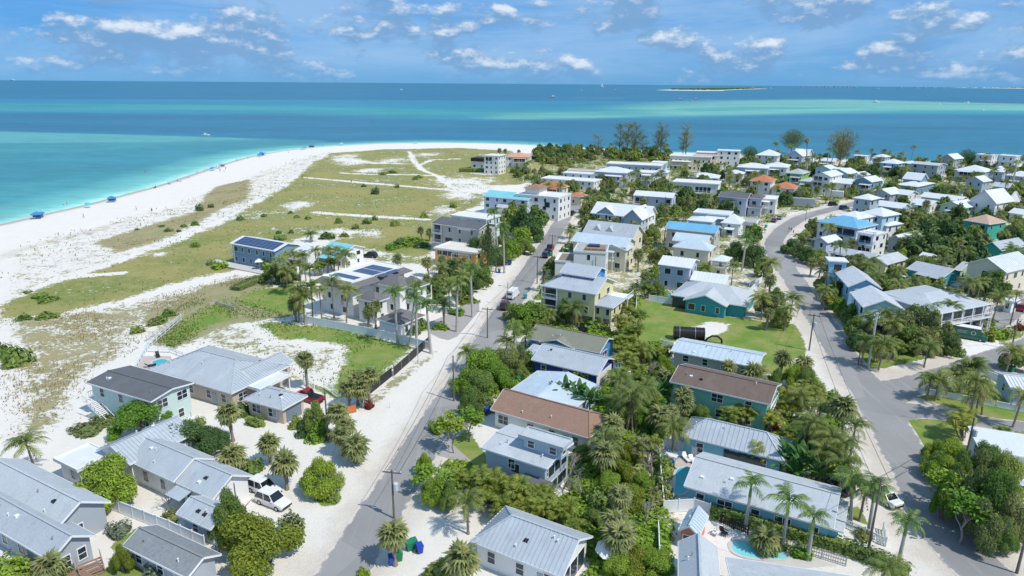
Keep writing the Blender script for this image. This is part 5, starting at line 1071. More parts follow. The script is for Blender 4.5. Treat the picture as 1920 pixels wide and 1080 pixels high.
def tree_mesh(seed, nleaf, s, m, flat=.62, lobes=9, gap=.15, low=.12):
    """unit crown: radius 1, height 1 (scaled later); lobes of leaf clumps with hollows between them"""
    r = random.Random(seed); V = []; F = []
    lo = []
    for k in range(lobes):
        a = k * 2.399 + r.uniform(-.5, .5); d = math.sqrt((k + .5) / lobes) * .80 * r.uniform(.75, 1.12); z = .76 - .36 * d * d / .5 + r.uniform(-.17, .13)
        lo.append((Vector((math.cos(a) * d, math.sin(a) * d, z)), r.uniform(.18, .40)))
    for k in range(lobes // 2): 
        a = r.uniform(0, 6.28); lo.append((Vector((math.cos(a) * .72, math.sin(a) * .72, r.uniform(low + .1, .45))), r.uniform(.2, .3)))
    tot = sum(R * R for _, R in lo)
    for c, R in lo:
        for _ in range(int(nleaf * R * R / tot)):
            d = Vector((r.gauss(0, 1), r.gauss(0, 1), r.gauss(0, 1) * .9 + .25)).normalized(); rr = R * (r.random() ** .28) * r.uniform(.85, 1.12)
            p = c + Vector((d.x * rr, d.y * rr, d.z * rr * flat * 1.3))
            if p.z < low: p.z = low + r.random() * .1
            leafquad(V, F, p, d + Vector((r.uniform(-.7, .7), r.uniform(-.7, .7), r.uniform(0, .9))), s * r.uniform(.6, 1.3), r)
    return mkmesh('crown', V, F, m)
TREEM = {}
LEAFS = {'bright': L_BRIGHT, 'mid': L_MID, 'dark': L_DARK, 'olive': L_OLIVE, 'yellow': L_YEL, 'silver': L_SILVER, 'red': L_RED}
def treecrown(tint, lod, v):
    k = (tint, lod, v)
    if k not in TREEM:
        base = ('base', lod, v)
        if base not in TREEM: TREEM[base] = tree_mesh(100 + v * 7, *( (14000, .042) if lod == 0 else (3800, .08) if lod == 1 else (800, .17)), L_MID, lobes=(10, 8, 12)[v % 3])
        me = TREEM[base].copy(); me.materials.clear(); me.materials.append(LEAFS[tint]); TREEM[k] = me
    return TREEM[k]
def trunk_mesh(seed):
    r = random.Random(seed); mb = MB(); limbs(mb, r, 1, 1, 5, .045, .6); return mb.mesh('trunk', M_BARK)
TRTRUNK = [trunk_mesh(k) for k in range(3)]
def bush_mesh(seed, n, s):
    r = random.Random(seed); V = []; F = []
    for _ in range(n):
        d = Vector((r.gauss(0, 1), r.gauss(0, 1), abs(r.gauss(0, 1)))).normalized(); q = 1 + .22 * math.sin(3 * math.atan2(d.y, d.x) + seed) + .18 * math.sin(5 * d.z + seed * 2)
        rr = r.random() ** .35 * q * .92; p = Vector((d.x * rr, d.y * rr, max(.02, d.z * rr)))
        leafquad(V, F, p, d + Vector((r.uniform(-.7, .7), r.uniform(-.7, .7), r.uniform(-.1, .9))), s * r.uniform(.6, 1.3), r)
    return mkmesh('foliage', V, F, L_MID)
BUSHB = {0: [bush_mesh(k, 1100, .15) for k in range(3)], 1: [bush_mesh(k, 380, .24) for k in range(3)]}
BUSHM = {}
def bush(tint, lod, v):
    k = (tint, lod, v)
    if k not in BUSHM: me = BUSHB[lod][v].copy(); me.materials.clear(); me.materials.append(LEAFS[tint]); BUSHM[k] = me
    return BUSHM[k]
BSTEM = MB()
for k in range(6): a = k * 1.05; BSTEM.tube([(0, 0, -.05), (math.cos(a) * .25, math.sin(a) * .25, .3), (math.cos(a) * .5, math.sin(a) * .5, .6)], [.05, .04, .015], 5)
BSTEM = BSTEM.mesh('stems', M_BARK)
def bare_mesh(seed, leaves=0):
    r = random.Random(seed); mb = MB(); V = []; F = []
    def br(p, d, L, rad, lev):
        q = p + d * L * .5 + Vector((r.uniform(-.1, .1), r.uniform(-.1, .1), r.uniform(-.05, .1))) * L; e = p + d * L
        mb.tube([p, q, e], [rad, rad * .8, rad * .55], 5 if lev < 2 else 3, cap=False)
        if lev >= 4:
            if leaves and r.random() < leaves:
                for _ in range(16): leafquad(V, F, e + Vector((r.gauss(0, .07), r.gauss(0, .07), r.gauss(0, .04))), (r.uniform(-.5, .5), r.uniform(-.5, .5), 1), .055, r)
            return
        for k in range(3 if lev else 4):
            ax = Vector((r.uniform(-1, 1), r.uniform(-1, 1), r.uniform(-.3, .5))).normalized(); nd = (d + ax * (.75 if lev else .85)); nd.z = max(nd.z, .02); br(e if k else q.lerp(e, .5), nd.normalized(), L * r.uniform(.6, .82), rad * .55, lev + 1)
    br(Vector((0, 0, -.02)), Vector((.06, .02, 1)).normalized(), .30, .028, 0)
    return mb.mesh('branches', M_GREY), (mkmesh('leaves', V, F, L_BRIGHT) if V else None)
BARE = [bare_mesh(k) for k in (1, 5)]; BARELEAF = [bare_mesh(k, .55) for k in (2, 8)]
def casuarina(seed, m, n=1500, rounds=False, wide=.22):
    r = random.Random(seed); V = []; F = []; tb = MB()
    tb.tube([(0, 0, -.01), (.01, 0, .35), (-.01, .01, .7), (0, 0, .95)], [.018, .014, .009, .003], 6)
    for k in range(26):
        z = r.uniform(.28 if not rounds else .22, .95); a = k * 2.399; 
        L = wide * (r.uniform(.5, 1.15)) * (1.15 - abs(z - .6)) if not rounds else wide * math.sqrt(max(.05, 1 - ((z - .6) / .42) ** 2))
        e = Vector((math.cos(a) * L, math.sin(a) * L, z + .10 + .05 * r.random())); b = Vector((0, 0, z)); tb.tube([b, b.lerp(e, .5) + Vector((0, 0, .02)), e], [.005, .0035, .0015], 3, cap=False)
        for j in range(n // 26):
            t = r.random() ** .55; p = b.lerp(e, t) + Vector((r.gauss(0, .028), r.gauss(0, .028), r.gauss(0, .026))); d = Vector((r.gauss(0, .6), r.gauss(0, .6), .8 if r.random() < .65 else -.5)).normalized(); s = d.cross(Vector((r.random(), r.random(), .1))).normalized() * .0042; o = len(V)
            l = r.uniform(.03, .06); V += [tuple(p - s), tuple(p + s), tuple(p + d * l)]; F.append((o, o + 1, o + 2))
    return mkmesh('crown', V, F, m), tb.mesh('trunk', M_BARK)
def puff(seed, m, n, zc, zr, flare):
    r = random.Random(seed); V = []; F = []; tb = MB(); tb.tube([(0, 0, -.01), (.01, 0, .4), (0, 0, .9)], [.018, .014, .004], 6)
    for k in range(16):
        a = k * 2.399; z = .3 + .5 * k / 16; L = .25; tb.tube([(0, 0, z), (math.cos(a) * L * .5, math.sin(a) * L * .5, z + .1), (math.cos(a) * L, math.sin(a) * L, z + .17)], [.006, .004, .002], 3, cap=False)
    for _ in range(n):
        d = Vector((r.gauss(0, 1), r.gauss(0, 1), r.gauss(0, 1))).normalized(); rr = r.random() ** .45; z = zc + d.z * zr * rr; w = .36
        if flare > 0: w *= .25 + .95 * max(0, min(1, (z - .1) / .75)) ** .8
        if flare < 0: w *= 1.15 * max(.05, 1 - z) * (1 + .25 * math.sin(z * 60))
        q = 1 + .22 * math.sin(4 * math.atan2(d.y, d.x) + 9 * z) + .15 * math.sin(7 * math.atan2(d.y, d.x) - 15 * z)
        p = Vector((d.x * rr * w * q, d.y * rr * w * q, z + r.gauss(0, .015))); dd = Vector((d.x * .5 + r.gauss(0, .3), d.y * .5 + r.gauss(0, .3), .9)).normalized(); s = dd.cross(Vector((r.random() - .5, r.random() - .5, .05))).normalized() * .006; l = r.uniform(.03, .06); o = len(V)
        V += [tuple(p - s), tuple(p + s), tuple(p + dd * l)]; F.append((o, o + 1, o + 2))
    return mkmesh('crown', V, F, m), tb.mesh('trunk', M_BARK)
CAS = {'wispy': [casuarina(k, L_PINE, 1500) for k in range(3)], 'round': [puff(9, L_PINE, 5200, .60, .40, 0)], 'flare': [puff(12, L_PINEY, 4200, .56, .44, .7)], 'dense': [puff(14, L_DARK, 5200, .52, .48, 0)], 'norfolk': [puff(15, L_DARK, 3200, .5, .5, -1)]}
def bigleaf(seed):
    r = random.Random(seed); V = []; F = []; n = 6; L = 1.5; w = .30
    for i in range(n + 1):
        t = i / n; ww = w * math.sin(math.pi * min(1, .08 + t * .92)) ** .7 if t < 1 else .01; x = .7 + L * t; z = .55 * t - .75 * t * t
        V += [(x, -ww, z - .06), (x, 0, z + .05), (x, ww, z - .06)]
    F += [(3 * i + j, 3 * i + j + 3, 3 * i + j + 4, 3 * i + j + 1) for i in range(n) for j in (0, 1)]
    o = len(V); V += [(0, -.03, -.2), (0, .03, -.2), (.7, .03, 0), (.7, -.03, 0)]; F.append((o, o + 1, o + 2, o + 3))
    return mkmesh('leaf', V, F, leafmat('leaf_banana', (.075, .19, .045), .4))
BIGLEAF = [bigleaf(k) for k in range(2)]

PLANTS = []
KW = {'coconut': ('coconut_palm', 'palm', 'coconut palm'), 'sabal': ('sabal_palm', 'palm', 'cabbage palm'), 'royal': ('royal_palm', 'palm', 'royal palm'), 'date': ('date_palm', 'palm', 'date palm'), 'areca': ('areca_palm', 'palm', 'clumping areca palm'),
      'tree': ('broadleaf_tree', 'tree', 'tree'), 'bush': ('shrub', 'shrub', 'shrub'), 'bare': ('bare_tree', 'tree', 'leafless grey tree'), 'sparse': ('sparse_tree', 'tree', 'sparse-leaved tree'), 'banana': ('banana_plant', 'plant', 'broad-leaved banana plant'),
      'wispy': ('casuarina_tree', 'tree', 'tall wispy casuarina'), 'round': ('casuarina_tree', 'tree', 'round-topped casuarina'), 'flare': ('casuarina_tree', 'tree', 'flaring yellowish casuarina'), 'dense': ('casuarina_tree', 'tree', 'dense dark round casuarina'), 'norfolk': ('norfolk_pine', 'tree', 'dark tiered pine')}
TINT = {'bright': 'bright green', 'mid': 'mid green', 'dark': 'dark green', 'olive': 'olive green', 'yellow': 'yellow-green', 'silver': 'silvery', 'red': 'reddish'}
NPART = [0]
def plant(kind, x, y, h, rad=None, tint=None, lean=None, far=None):
    rr = random.Random(int(x * 131 + y * 977) % 99991); az = rr.uniform(0, 6.28)
    dist = math.hypot(x, y); far = dist > 330 if far is None else far; near = dist < 112
    nm, cat, word = KW[kind]; z0 = 0
    scr = PX(x, y, h * .7); onscreen = -40 < scr[0] < 1960 and -60 < scr[1] < 1150
    root = None
    def E(me=None): 
        nonlocal root
        root = put(nm, me, None, (x, y, z0), (0, 0, az)); root['category'] = cat; return root
    if kind in ('coconut', 'sabal', 'royal', 'date'):
        s = rad or {'coconut': rr.uniform(.95, 1.4), 'sabal': rr.uniform(.95, 1.3), 'royal': 1.3, 'date': 1.2}[kind]
        v = rr.randrange(len(TRUNK[kind])) if lean is None else lean; th = max(.8, h - (.7 if kind != 'sabal' else .9) * s)
        E(); put('trunk', TRUNK[kind][v], root, scl=(1 if h < 9 else 1.2, 1 if h < 9 else 1.2, th) if v == 0 or kind == 'sabal' else (th if False else 1 * (1 + .0), 1, th))
        tx = TBEND[kind][v]; top = (tx, 0, th)
        if kind == 'royal': put('crownshaft', SHAFT, root, (tx, 0, th - .1)); top = (tx, 0, th + 1.15)
        if near and onscreen:
            for key, vv, a, el, fs in crown_plan(kind, rr):
                put('fan_leaf' if 'sabal' in key else 'frond', FROND[key][vv], root, top, Matrix.Rotation(a, 4, 'Z').to_euler() if False else (Matrix.Rotation(a, 4, 'Z') @ Matrix.Rotation(-el, 4, 'Y') @ Matrix.Rotation(rr.uniform(-.3, .3), 4, 'X')).to_euler(), (fs * s,) * 3); NPART[0] += 1
        else: put('crown', PALMCROWN[kind][rr.randrange(len(PALMCROWN[kind]))], root, top, (0, 0, rr.uniform(0, 6.28)), (s,) * 3)
    elif kind == 'areca':
        c, st = ARECA[rr.randrange(3)]; k = h / 4.2; E(); put('crown', c, root, scl=(k * (rad or 1),) * 2 + (k,)); put('stems', st, root, scl=(k * (rad or 1),) * 2 + (k,))
    elif kind == 'tree':
        t = tint or rr.choice(('mid', 'mid', 'dark', 'olive', 'bright')); R_ = rad or h * .62; lod = 0 if dist < 125 else 1 if dist < 230 else 2; v = rr.randrange(3)
        c = treecrown(t, lod, v)
        E(); ex = rr.uniform(.82, 1.2); put('crown', c, root, scl=(R_ * ex, R_ / ex, h)); put('trunk', TRTRUNK[v], root, scl=(h * .9, h * .9, h * .95))
        word = TINT[t] + ' rounded ' + word; 
    elif kind == 'bush':
        t = tint or rr.choice(('mid', 'olive', 'bright', 'dark')); R_ = rad or h * .9; lod = 0 if dist < 130 else 1
        c = bush(t, lod, rr.randrange(3)); 
        if dist > 200: E(c); root.scale = (R_, R_, h)
        else: E(); put('foliage', c, root, scl=(R_, R_, h)); put('stems', BSTEM, root, scl=(R_, R_, h))
        word = TINT[t] + ' ' + word
    elif kind in ('bare', 'sparse'):
        b, l = (BARE if kind == 'bare' else BARELEAF)[rr.randrange(2)]; k = h; E(); put('branches', b, root, scl=((rad or .55 * h) * 1.9,) * 2 + (k,))
        if l: put('leaves', l, root, scl=((rad or .55 * h) * 1.9,) * 2 + (k,))
    elif kind == 'banana':
        E(); put('stem', MB().tube([(0, 0, 0), (0, 0, h * .55)], [.14, .1], 7).mesh('stem', M_SHAFT), root); k = h / 3.6
        for j in range(13): put('leaf', BIGLEAF[j % 2], root, (0, 0, h * rr.uniform(.3, .55)), (Matrix.Rotation(j * 2.399 + rr.uniform(-.3, .3), 4, 'Z') @ Matrix.Rotation(-math.radians(rr.uniform(25, 78)), 4, 'Y')).to_euler(), (k,) * 3)
    else:
        c, t_ = CAS[kind][rr.randrange(len(CAS[kind]))]; E(); sc_ = h if rad is None else rad / (.36 if kind != 'wispy' else .2)
        put('crown', c, root, scl=(sc_, sc_, h)); put('trunk', t_, root, scl=(sc_ if sc_ < h else h, sc_ if sc_ < h else h, h))
    if kind in ('coconut', 'sabal', 'royal'): root.rotation_euler = (rr.gauss(0, .055), rr.gauss(0, .055), az)
    PLANTS.append(dict(o=root, word=word, x=x, y=y, h=h, px=scr, nm=nm, kind=kind, tint=tint))
    return root
def pc(kind, px, py, h, rad=None, tint=None, lean=None):
    """by the crown's middle in the photo; py is about three quarters up the plant"""
    k = {'bush': .45, 'areca': .62, 'tree': .55, 'banana': .6, 'bare': .5, 'sparse': .55}.get(kind, .9)
    if kind in ('wispy', 'round', 'flare', 'dense', 'norfolk'): k = .62
    if 1115 < px < 1265 and py > 690 and kind in ('tree', 'sparse'): h *= .70; rad = rad and rad * .80; tint = {'olive': 'yellow', 'dark': 'mid', 'mid': 'bright'}.get(tint, tint) if kind == 'tree' else tint
    p = G(px, py, h * k); plant(kind, p[0], p[1], h, rad, tint, lean)
S, K, R_, DT, A, T, U, W, SP, BN = 'sabal', 'coconut', 'royal', 'date', 'areca', 'tree', 'bush', 'bare', 'sparse', 'banana'
LIST = [
 # near left
 (T, 200, 897, 5.6, 4.7, 'bright'), (T, 262, 785, 4.8, 4.6, 'bright'), (T, 345, 822, 4.4, 4.2, 'dark'), (T, 392, 830, 4.0, 3.2, 'dark'), (T, 470, 1015, 6.0, 5.0, 'yellow'), (T, 425, 965, 5.5, 2.6, 'mid'), (U, 545, 985, 2.4, 1.8, 'olive'),
 (S, 430, 768, 5.6), (U, 455, 765, 2.2, 1.5, 'dark'), (S, 437, 848, 4.2, 1.25), (S, 503, 826, 4.0, 1.1), (S, 533, 862, 4.8, 1.25), (U, 470, 872, 2.2, 1.6, 'mid'), (K, 55, 828, 5.0), (T, 600, 890, 4.6, 2.9, 'bright'), (U, 575, 802, 2.6, 1.6, 'dark'), (U, 598, 808, 2.6, 2.0, 'bright'), (U, 555, 790, 2.0, 1.2, 'mid'), (T, 588, 782, 4.4, 2.2, 'mid'),
 (S, 628, 770, 5.4, 1.15), (S, 645, 795, 4.4), (S, 664, 828, 3.6, 1.35), (S, 640, 810, 4.0), (U, 692, 758, 1.4, .95, 'red'), (S, 571, 672, 6.4, 1.1), (S, 668, 712, 5.0), (S, 690, 702, 5.4), (S, 652, 722, 4.6), (S, 678, 722, 4.4),
 (U, 95, 1066, 2.6, 2.0, 'olive'), (U, 20, 1066, 2.4, 2.0, 'bright'), (S, 92, 1055, 3.6), (T, 228, 1046, 3.2, 1.3, 'yellow'), (U, 222, 992, 1.5, 1.5, 'silver'), (U, 292, 1072, 1.3, 1.7, 'silver'), (U, 415, 905, 1.6, 1.2, 'olive'), (W, 312, 930, 4.2, 2.0), (U, 318, 965, 1.4, 1.1, 'olive'),
 (U, 480, 790, 1.0, 1.6, 'mid'), (U, 375, 790, 1.3, .9, 'mid'), (U, 622, 928, 1.2, 1.2, 'mid'), (U, 165, 800, 1.3, 2.5, 'olive'), (U, 195, 785, 1.4, 2.0, 'olive'),
 # dunes and meadow
 (U, 28, 666, 3.6, 2.6, 'mid'), (U, 3, 655, 3.2, 1.6, 'mid'), (U, 412, 497, 1.7, 2.6, 'bright'), (U, 395, 492, 1.2, 1.5, 'olive'), (U, 88, 590, 1.3, 2.2, 'mid'), (U, 45, 594, 1.2, 1.8, 'mid'), (U, 88, 560, 1.3, 2.4, 'mid'), (U, 75, 556, 1.2, 2.0, 'bright'), (U, 52, 548, 1.0, 1.4, 'mid'), (U, 315, 586, 1.6, 1.7, 'mid'), (U, 300, 598, 1.6, 1.6, 'mid'), (U, 288, 605, 1.2, 1.6, 'olive'), (U, 256, 618, 1.4, 1.6, 'mid'),
 (U, 374, 389, 2.4, 1.7, 'dark'), (U, 396, 386, 1.4, 1.4, 'dark'), (U, 450, 409, 1.8, 1.5, 'mid'), (U, 365, 419, 1.8, 1.6, 'mid'), (U, 344, 424, 1.3, 1.4, 'mid'), (U, 316, 432, 1.3, 1.8, 'mid'), (U, 495, 404, 1.6, 1.1, 'mid'), (U, 367, 458, 1.8, 1.5, 'mid'), (U, 335, 433, 1, 1.1, 'dark'), (U, 303, 424, 1, 1.2, 'dark'), (U, 257, 430, .9, .9, 'dark'),
 (U, 704, 358, 2.8, 2.4, 'dark'), (U, 735, 322, 1.6, 3.4, 'mid'), (U, 785, 331, 2.0, 2.2, 'mid'), (U, 778, 334, 1.8, 1.6, 'mid'), (U, 795, 403, 2.4, 1.6, 'mid'), (U, 745, 349, 1.8, 1.4, 'dark'), (U, 682, 348, 1.6, 1.3, 'dark'), (U, 718, 325, 1.4, 2.4, 'olive'), (U, 850, 385, 2.4, 1.8, 'mid'), (U, 740, 418, 2.4, 1.7, 'mid'), (U, 703, 409, 1.6, 1.3, 'mid'), (U, 688, 415, 1.6, 2.0, 'mid'), (U, 667, 425, 1.4, 1.8, 'olive'), (U, 577, 408, 1.4, 1.3, 'mid'), (U, 556, 406, 1.4, 1.2, 'mid'), (U, 545, 398, 1.2, 1.1, 'mid'), (U, 634, 413, 2, 1.5, 'mid'), (U, 645, 440, 1.5, 1.8, 'olive'), (U, 522, 435, 1.3, 1.0, 'dark'), (U, 546, 434, 1.4, 1.0, 'dark'),
 (K, 585, 438, 3.0), (U, 612, 441, 2.4, 2.4, 'dark'), (U, 525, 447, 1.6, 2.4, 'mid'), (U, 770, 452, 2.4, 5.0, 'bright'), (U, 752, 455, 2.2, 3.0, 'mid'), (U, 735, 462, 2.0, 2.2, 'bright'), (U, 788, 458, 2.0, 2.6, 'dark'), (S, 790, 430, 4), (S, 805, 432, 4),
 # around the solar mansion
 (K, 523, 492, 7), (K, 545, 478, 7.5), (K, 570, 480, 7.5), (K, 592, 472, 7.5), (K, 612, 470, 7), (K, 632, 472, 7), (K, 650, 478, 6.5), (K, 535, 510, 6.5), (U, 508, 497, 3.2, 3.0, 'bright'), (T, 515, 512, 4.6, 3.4, 'mid'), (T, 540, 515, 5, 3.4, 'dark'), (K, 560, 500, 7), (K, 580, 505, 7), (A, 600, 497, 4.6), (A, 625, 488, 4.6), (A, 655, 470, 4.2),
 (K, 556, 545, 8.0), (K, 582, 542, 8.5), (K, 622, 530, 9.0), (K, 645, 550, 8.5), (K, 600, 548, 8.0), (S, 552, 565, 5.2, 1.3), (K, 567, 560, 6.5), (S, 688, 580, 5.4), (S, 702, 573, 5.8), (R_, 742, 560, 10.5), (R_, 778, 556, 10.5), (R_, 806, 588, 9), (R_, 765, 575, 9), (DT, 832, 572, 5.6, 1.25), (S, 746, 482, 5.0, 1.2), (S, 803, 488, 5.0, 1.3), (S, 827, 485, 5.2), (R_, 855, 545, 10), (R_, 885, 518, 10.5), (K, 862, 520, 7), (K, 843, 540, 6.5), (T, 815, 545, 5, 3.0, 'mid'), (T, 850, 505, 6, 3.6, 'dark'), (T, 880, 510, 6, 3.4, 'olive'), (T, 905, 520, 5, 2.8, 'mid'), (U, 826, 611, 1.2, 2.0, 'bright'), (U, 875, 562, 1.2, 2.8, 'yellow'), (U, 858, 584, 1.2, 2.2, 'bright'), (T, 872, 545, 4, 2.2, 'mid'), (U, 786, 606, 3.2, 1.8, 'mid'), (U, 770, 618, 2, 1.8, 'dark'), (S, 800, 520, 5), (K, 826, 505, 6), (S, 870, 488, 4.6), (A, 852, 480, 4.2), (S, 776, 535, 4),
 ('norfolk', 915, 455, 15, 4.0), (R_, 936, 412, 14), (R_, 946, 440, 12), (K, 905, 450, 8), (T, 985, 418, 9, 6.4, 'dark'), (T, 960, 402, 8, 5.0, 'mid'), (T, 1008, 405, 7, 4.8, 'mid'), (T, 978, 446, 6.4, 4.4, 'bright'), (T, 958, 468, 5, 3.6, 'bright'), (T, 985, 462, 4.6, 3.4, 'mid'), (T, 1000, 435, 5.6, 4.4, 'dark'), (K, 930, 475, 6), (T, 935, 480, 5, 3, 'dark'), (U, 905, 505, 3, 2.2, 'olive'), (T, 893, 470, 7, 3.2, 'dark'),
 # east side of the street
 (T, 905, 690, 6.0, 4.6, 'bright'), (T, 885, 715, 4.6, 3.6, 'bright'), (T, 928, 703, 5.0, 3.8, 'bright'), (T, 900, 722, 4.4, 3.2, 'mid'), (K, 882, 660, 4), (T, 1000, 585, 5.0, 3.8, 'bright'), (T, 978, 592, 4.6, 3.2, 'bright'), (T, 1015, 590, 4.6, 3.0, 'mid'), (T, 962, 585, 3.6, 2.4, 'mid'), (DT, 1020, 512, 5.4, .95), (T, 1036, 498, 5, 3, 'dark'), (T, 1062, 582, 5.4, 2.3, 'mid'), (K, 1075, 578, 5.0), (U, 1108, 612, 2.0, 2.4, 'bright'), (U, 1130, 613, 1.8, 1.8, 'mid'), (U, 1090, 606, 1.6, 1.4, 'olive'), (K, 1030, 590, 3),
 (T, 950, 678, 4.6, 3.2, 'olive'), (T, 972, 668, 4.0, 2.6, 'olive'), (U, 996, 687, 1.5, 1.4, 'olive'), (A, 1093, 703, 3.2), (K, 948, 640, 3.6), (R_, 968, 628, 5.4), (K, 985, 624, 3.6), (U, 945, 660, 1.6, 1.4, 'mid'), (U, 1000, 650, 1.4, 1.2, 'mid'), (SP, 990, 665, 4, 1.8),
 (BN, 1045, 737, 4.4), (BN, 1060, 733, 5.0), (BN, 1086, 740, 5.0), (BN, 1106, 748, 4.8), (BN, 1122, 755, 4.2), (BN, 1070, 745, 4), (U, 1050, 755, 1.6, 1.4, 'olive'),
 (A, 1163, 560, 5), (A, 1180, 552, 5), (A, 1176, 580, 5), (A, 1192, 588, 5), (A, 1170, 606, 5.4), (A, 1186, 620, 5.4), (A, 1172, 640, 5.4), (A, 1188, 655, 5.2), (A, 1168, 672, 5.2), (A, 1188, 690, 5), (K, 1178, 742, 8.0, 1.3, None, 0), (A, 1160, 700, 4.4), (W, 1218, 690, 5.4, 2.7), (T, 1245, 688, 4.4, 2.2, 'bright'), (T, 1205, 665, 3.0, 1.8, 'mid'), (K, 1210, 655, 3.6), (U, 1202, 650, 1.8, 1.6, 'mid'), (U, 1225, 662, 2.2, 2.2, 'bright'), (W, 1085, 478, 6, 2.6),
 (S, 1150, 790, 5.4), (S, 1135, 845, 5.4), (SP, 1165, 822, 5, 3), (T, 1198, 792, 5.2, 3.2, 'mid'), (K, 1205, 730, 6), (T, 1222, 802, 5, 3.0, 'dark'), (A, 1215, 835, 4.6), (W, 1225, 870, 5.4, 3.0), (T, 1180, 850, 3.8, 2.4, 'yellow'), (W, 1200, 838, 6, 3.2), (T, 1160, 880, 5, 3.4, 'olive'), (T, 1202, 902, 3.6, 2.6, 'bright'), (T, 1175, 935, 4.4, 3.2, 'olive'), (S, 1168, 925, 5), (S, 1160, 1000, 4.8), (W, 1212, 962, 4.4, 2.6), (W, 1190, 985, 5, 2.4), (T, 1190, 1045, 4.4, 3.2, 'olive'), (T, 1228, 1056, 4, 2.6, 'mid'), (S, 1150, 975, 4.6), (T, 1160, 1065, 4, 2.6, 'bright'), (T, 1235, 760, 4.6, 3, 'mid'), (BN, 1222, 745, 5), (BN, 1238, 725, 5), (S, 1240, 775, 5), (K, 1190, 765, 6), (T, 1140, 905, 4, 2.6, 'mid'), (W, 1165, 945, 4.5, 2.2), (U, 1120, 935, 2.4, 2.2, 'mid'), (U, 1240, 870, 2.4, 2.0, 'mid'), (U, 1232, 905, 2.4, 2.0, 'olive'), (A, 1185, 730, 4.4),
 (A, 880, 893, 4.4), (A, 903, 898, 4.6), (A, 928, 905, 4.8), (A, 952, 910, 4.8), (A, 978, 920, 5), (A, 1004, 925, 5), (A, 1030, 938, 4.6), (A, 1050, 950, 4.2), (A, 900, 925, 4), (A, 940, 938, 4.2), (A, 985, 948, 4.2), (W, 1068, 872, 7.4, 2.7), (W, 1090, 905, 5.6, 2.8), (W, 1055, 905, 4.5, 2.0), (K, 877, 943, 4.6), (S, 738, 996, 4.8, 1.2), (S, 862, 1042, 4.8, 1.3), (A, 828, 1062, 3.2), (A, 800, 1078, 2.2),
 (SP, 800, 885, 4.4, 2.4), (SP, 835, 905, 4.4, 2.4), (T, 815, 918, 3.6, 2.2, 'bright'), (T, 840, 925, 3.4, 2.0, 'mid'), (SP, 850, 800, 7.5, 2.6), (W, 838, 790, 6.5, 2.4), (U, 820, 800, 1.6, 1.6, 'bright'), (SP, 880, 790, 6, 2.6), (T, 795, 868, 3, 1.4, 'bright'), (T, 870, 905, 3.2, 1.8, 'mid'), (T, 880, 760, 4, 2.4, 'mid'), (U, 910, 758, 2.2, 2, 'olive'), (U, 680, 1073, 1.2, .7, 'bright'),
 # by the second street
 (S, 1590, 760, 6.4, 1.45), (K, 1500, 745, 4.6), (A, 1520, 732, 4.6), (A, 1482, 762, 4.4), (T, 1488, 706, 4.2, 2.4, 'bright'), (S, 1467, 668, 5.4, 1.2), (S, 1511, 676, 5.2, 1.2), (T, 1455, 710, 3.8, 2.0, 'mid'), (S, 1366, 685, 5.4), (S, 1409, 690, 5.4), (T, 1510, 712, 4, 2.2, 'mid'), (K, 1430, 700, 4.6), (K, 1540, 765, 4.2), (W, 1490, 775, 3.6, 2.2), (W, 1530, 770, 3.0, 1.8), (A, 1475, 735, 4.6), (A, 1525, 745, 4.4),
 (A, 1372, 775, 4.4), (A, 1395, 770, 4.6), (A, 1420, 772, 4.6), (A, 1440, 782, 4.4), (U, 1320, 765, 1.6, 2.4, 'silver'), (S, 1283, 755, 5), (S, 1262, 770, 4.6), (K, 1265, 800, 4.5), (U, 1450, 790, 1.6, 1.6, 'red'),
 (K, 1505, 795, 6.5), (K, 1532, 800, 6.5), (K, 1562, 828, 6.2), (K, 1545, 845, 5.6), (K, 1585, 838, 6.6), (K, 1602, 805, 7.4, 1.1), (BN, 1480, 850, 4.6), (BN, 1505, 862, 5.2), (BN, 1525, 872, 5.4), (BN, 1540, 885, 5), (BN, 1495, 880, 4.4), (BN, 1468, 862, 4.4), (A, 1420, 840, 4.4), (A, 1440, 850, 4.2), (K, 1580, 872, 5.4), (T, 1520, 830, 4.6, 2.6, 'dark'), (U, 1568, 942, 1.3, 1.4, 'mid'),
 (R_, 1405, 928, 5.4, 1.1), (R_, 1476, 957, 5.5, 1.35), (R_, 1524, 988, 4.7, 1.0), (S, 1438, 1000, 2.4), (U, 1458, 1016, 1.3, 1.3, 'mid'), (U, 1502, 1034, 1.2, 1.3, 'bright'), (U, 1425, 1006, 1.3, 1.1, 'bright'), (R_, 1605, 925, 4.8, 1.25), (R_, 1640, 935, 5.0, 1.3), (K, 1622, 918, 4.8, 1.1), (R_, 1696, 998, 5.0, 1.1), (K, 1668, 1062, 4.4), (U, 1620, 1000, 1.3, 1.0, 'olive'),
 (T, 1828, 925, 7, 2.5, 'olive'), (T, 1866, 940, 7.4, 2.6, 'mid'), (T, 1846, 985, 5.8, 2.6, 'olive'), (T, 1890, 965, 6.2, 2.6, 'olive'), (SP, 1812, 960, 7.5, 3.2), (SP, 1850, 915, 8.2, 3.4), (T, 1798, 892, 6.2, 2.3, 'mid'), (T, 1836, 882, 6.4, 2.5, 'olive'), (T, 1884, 895, 6, 2.6, 'mid'), (SP, 1768, 905, 7, 3.0), (T, 1775, 930, 5.6, 1.9, 'bright'), (T, 1765, 872, 3.4, 3.0, 'bright'), (T, 1785, 850, 3.6, 2.6, 'bright'), (T, 1850, 865, 4.8, 2.4, 'mid'), (A, 1818, 788, 5.2, 1.25), (T, 1750, 845, 3.0, 1.8, 'bright'), (W, 1870, 850, 5.4, 3.4), (T, 1875, 1000, 4.2, 2.0, 'mid'),
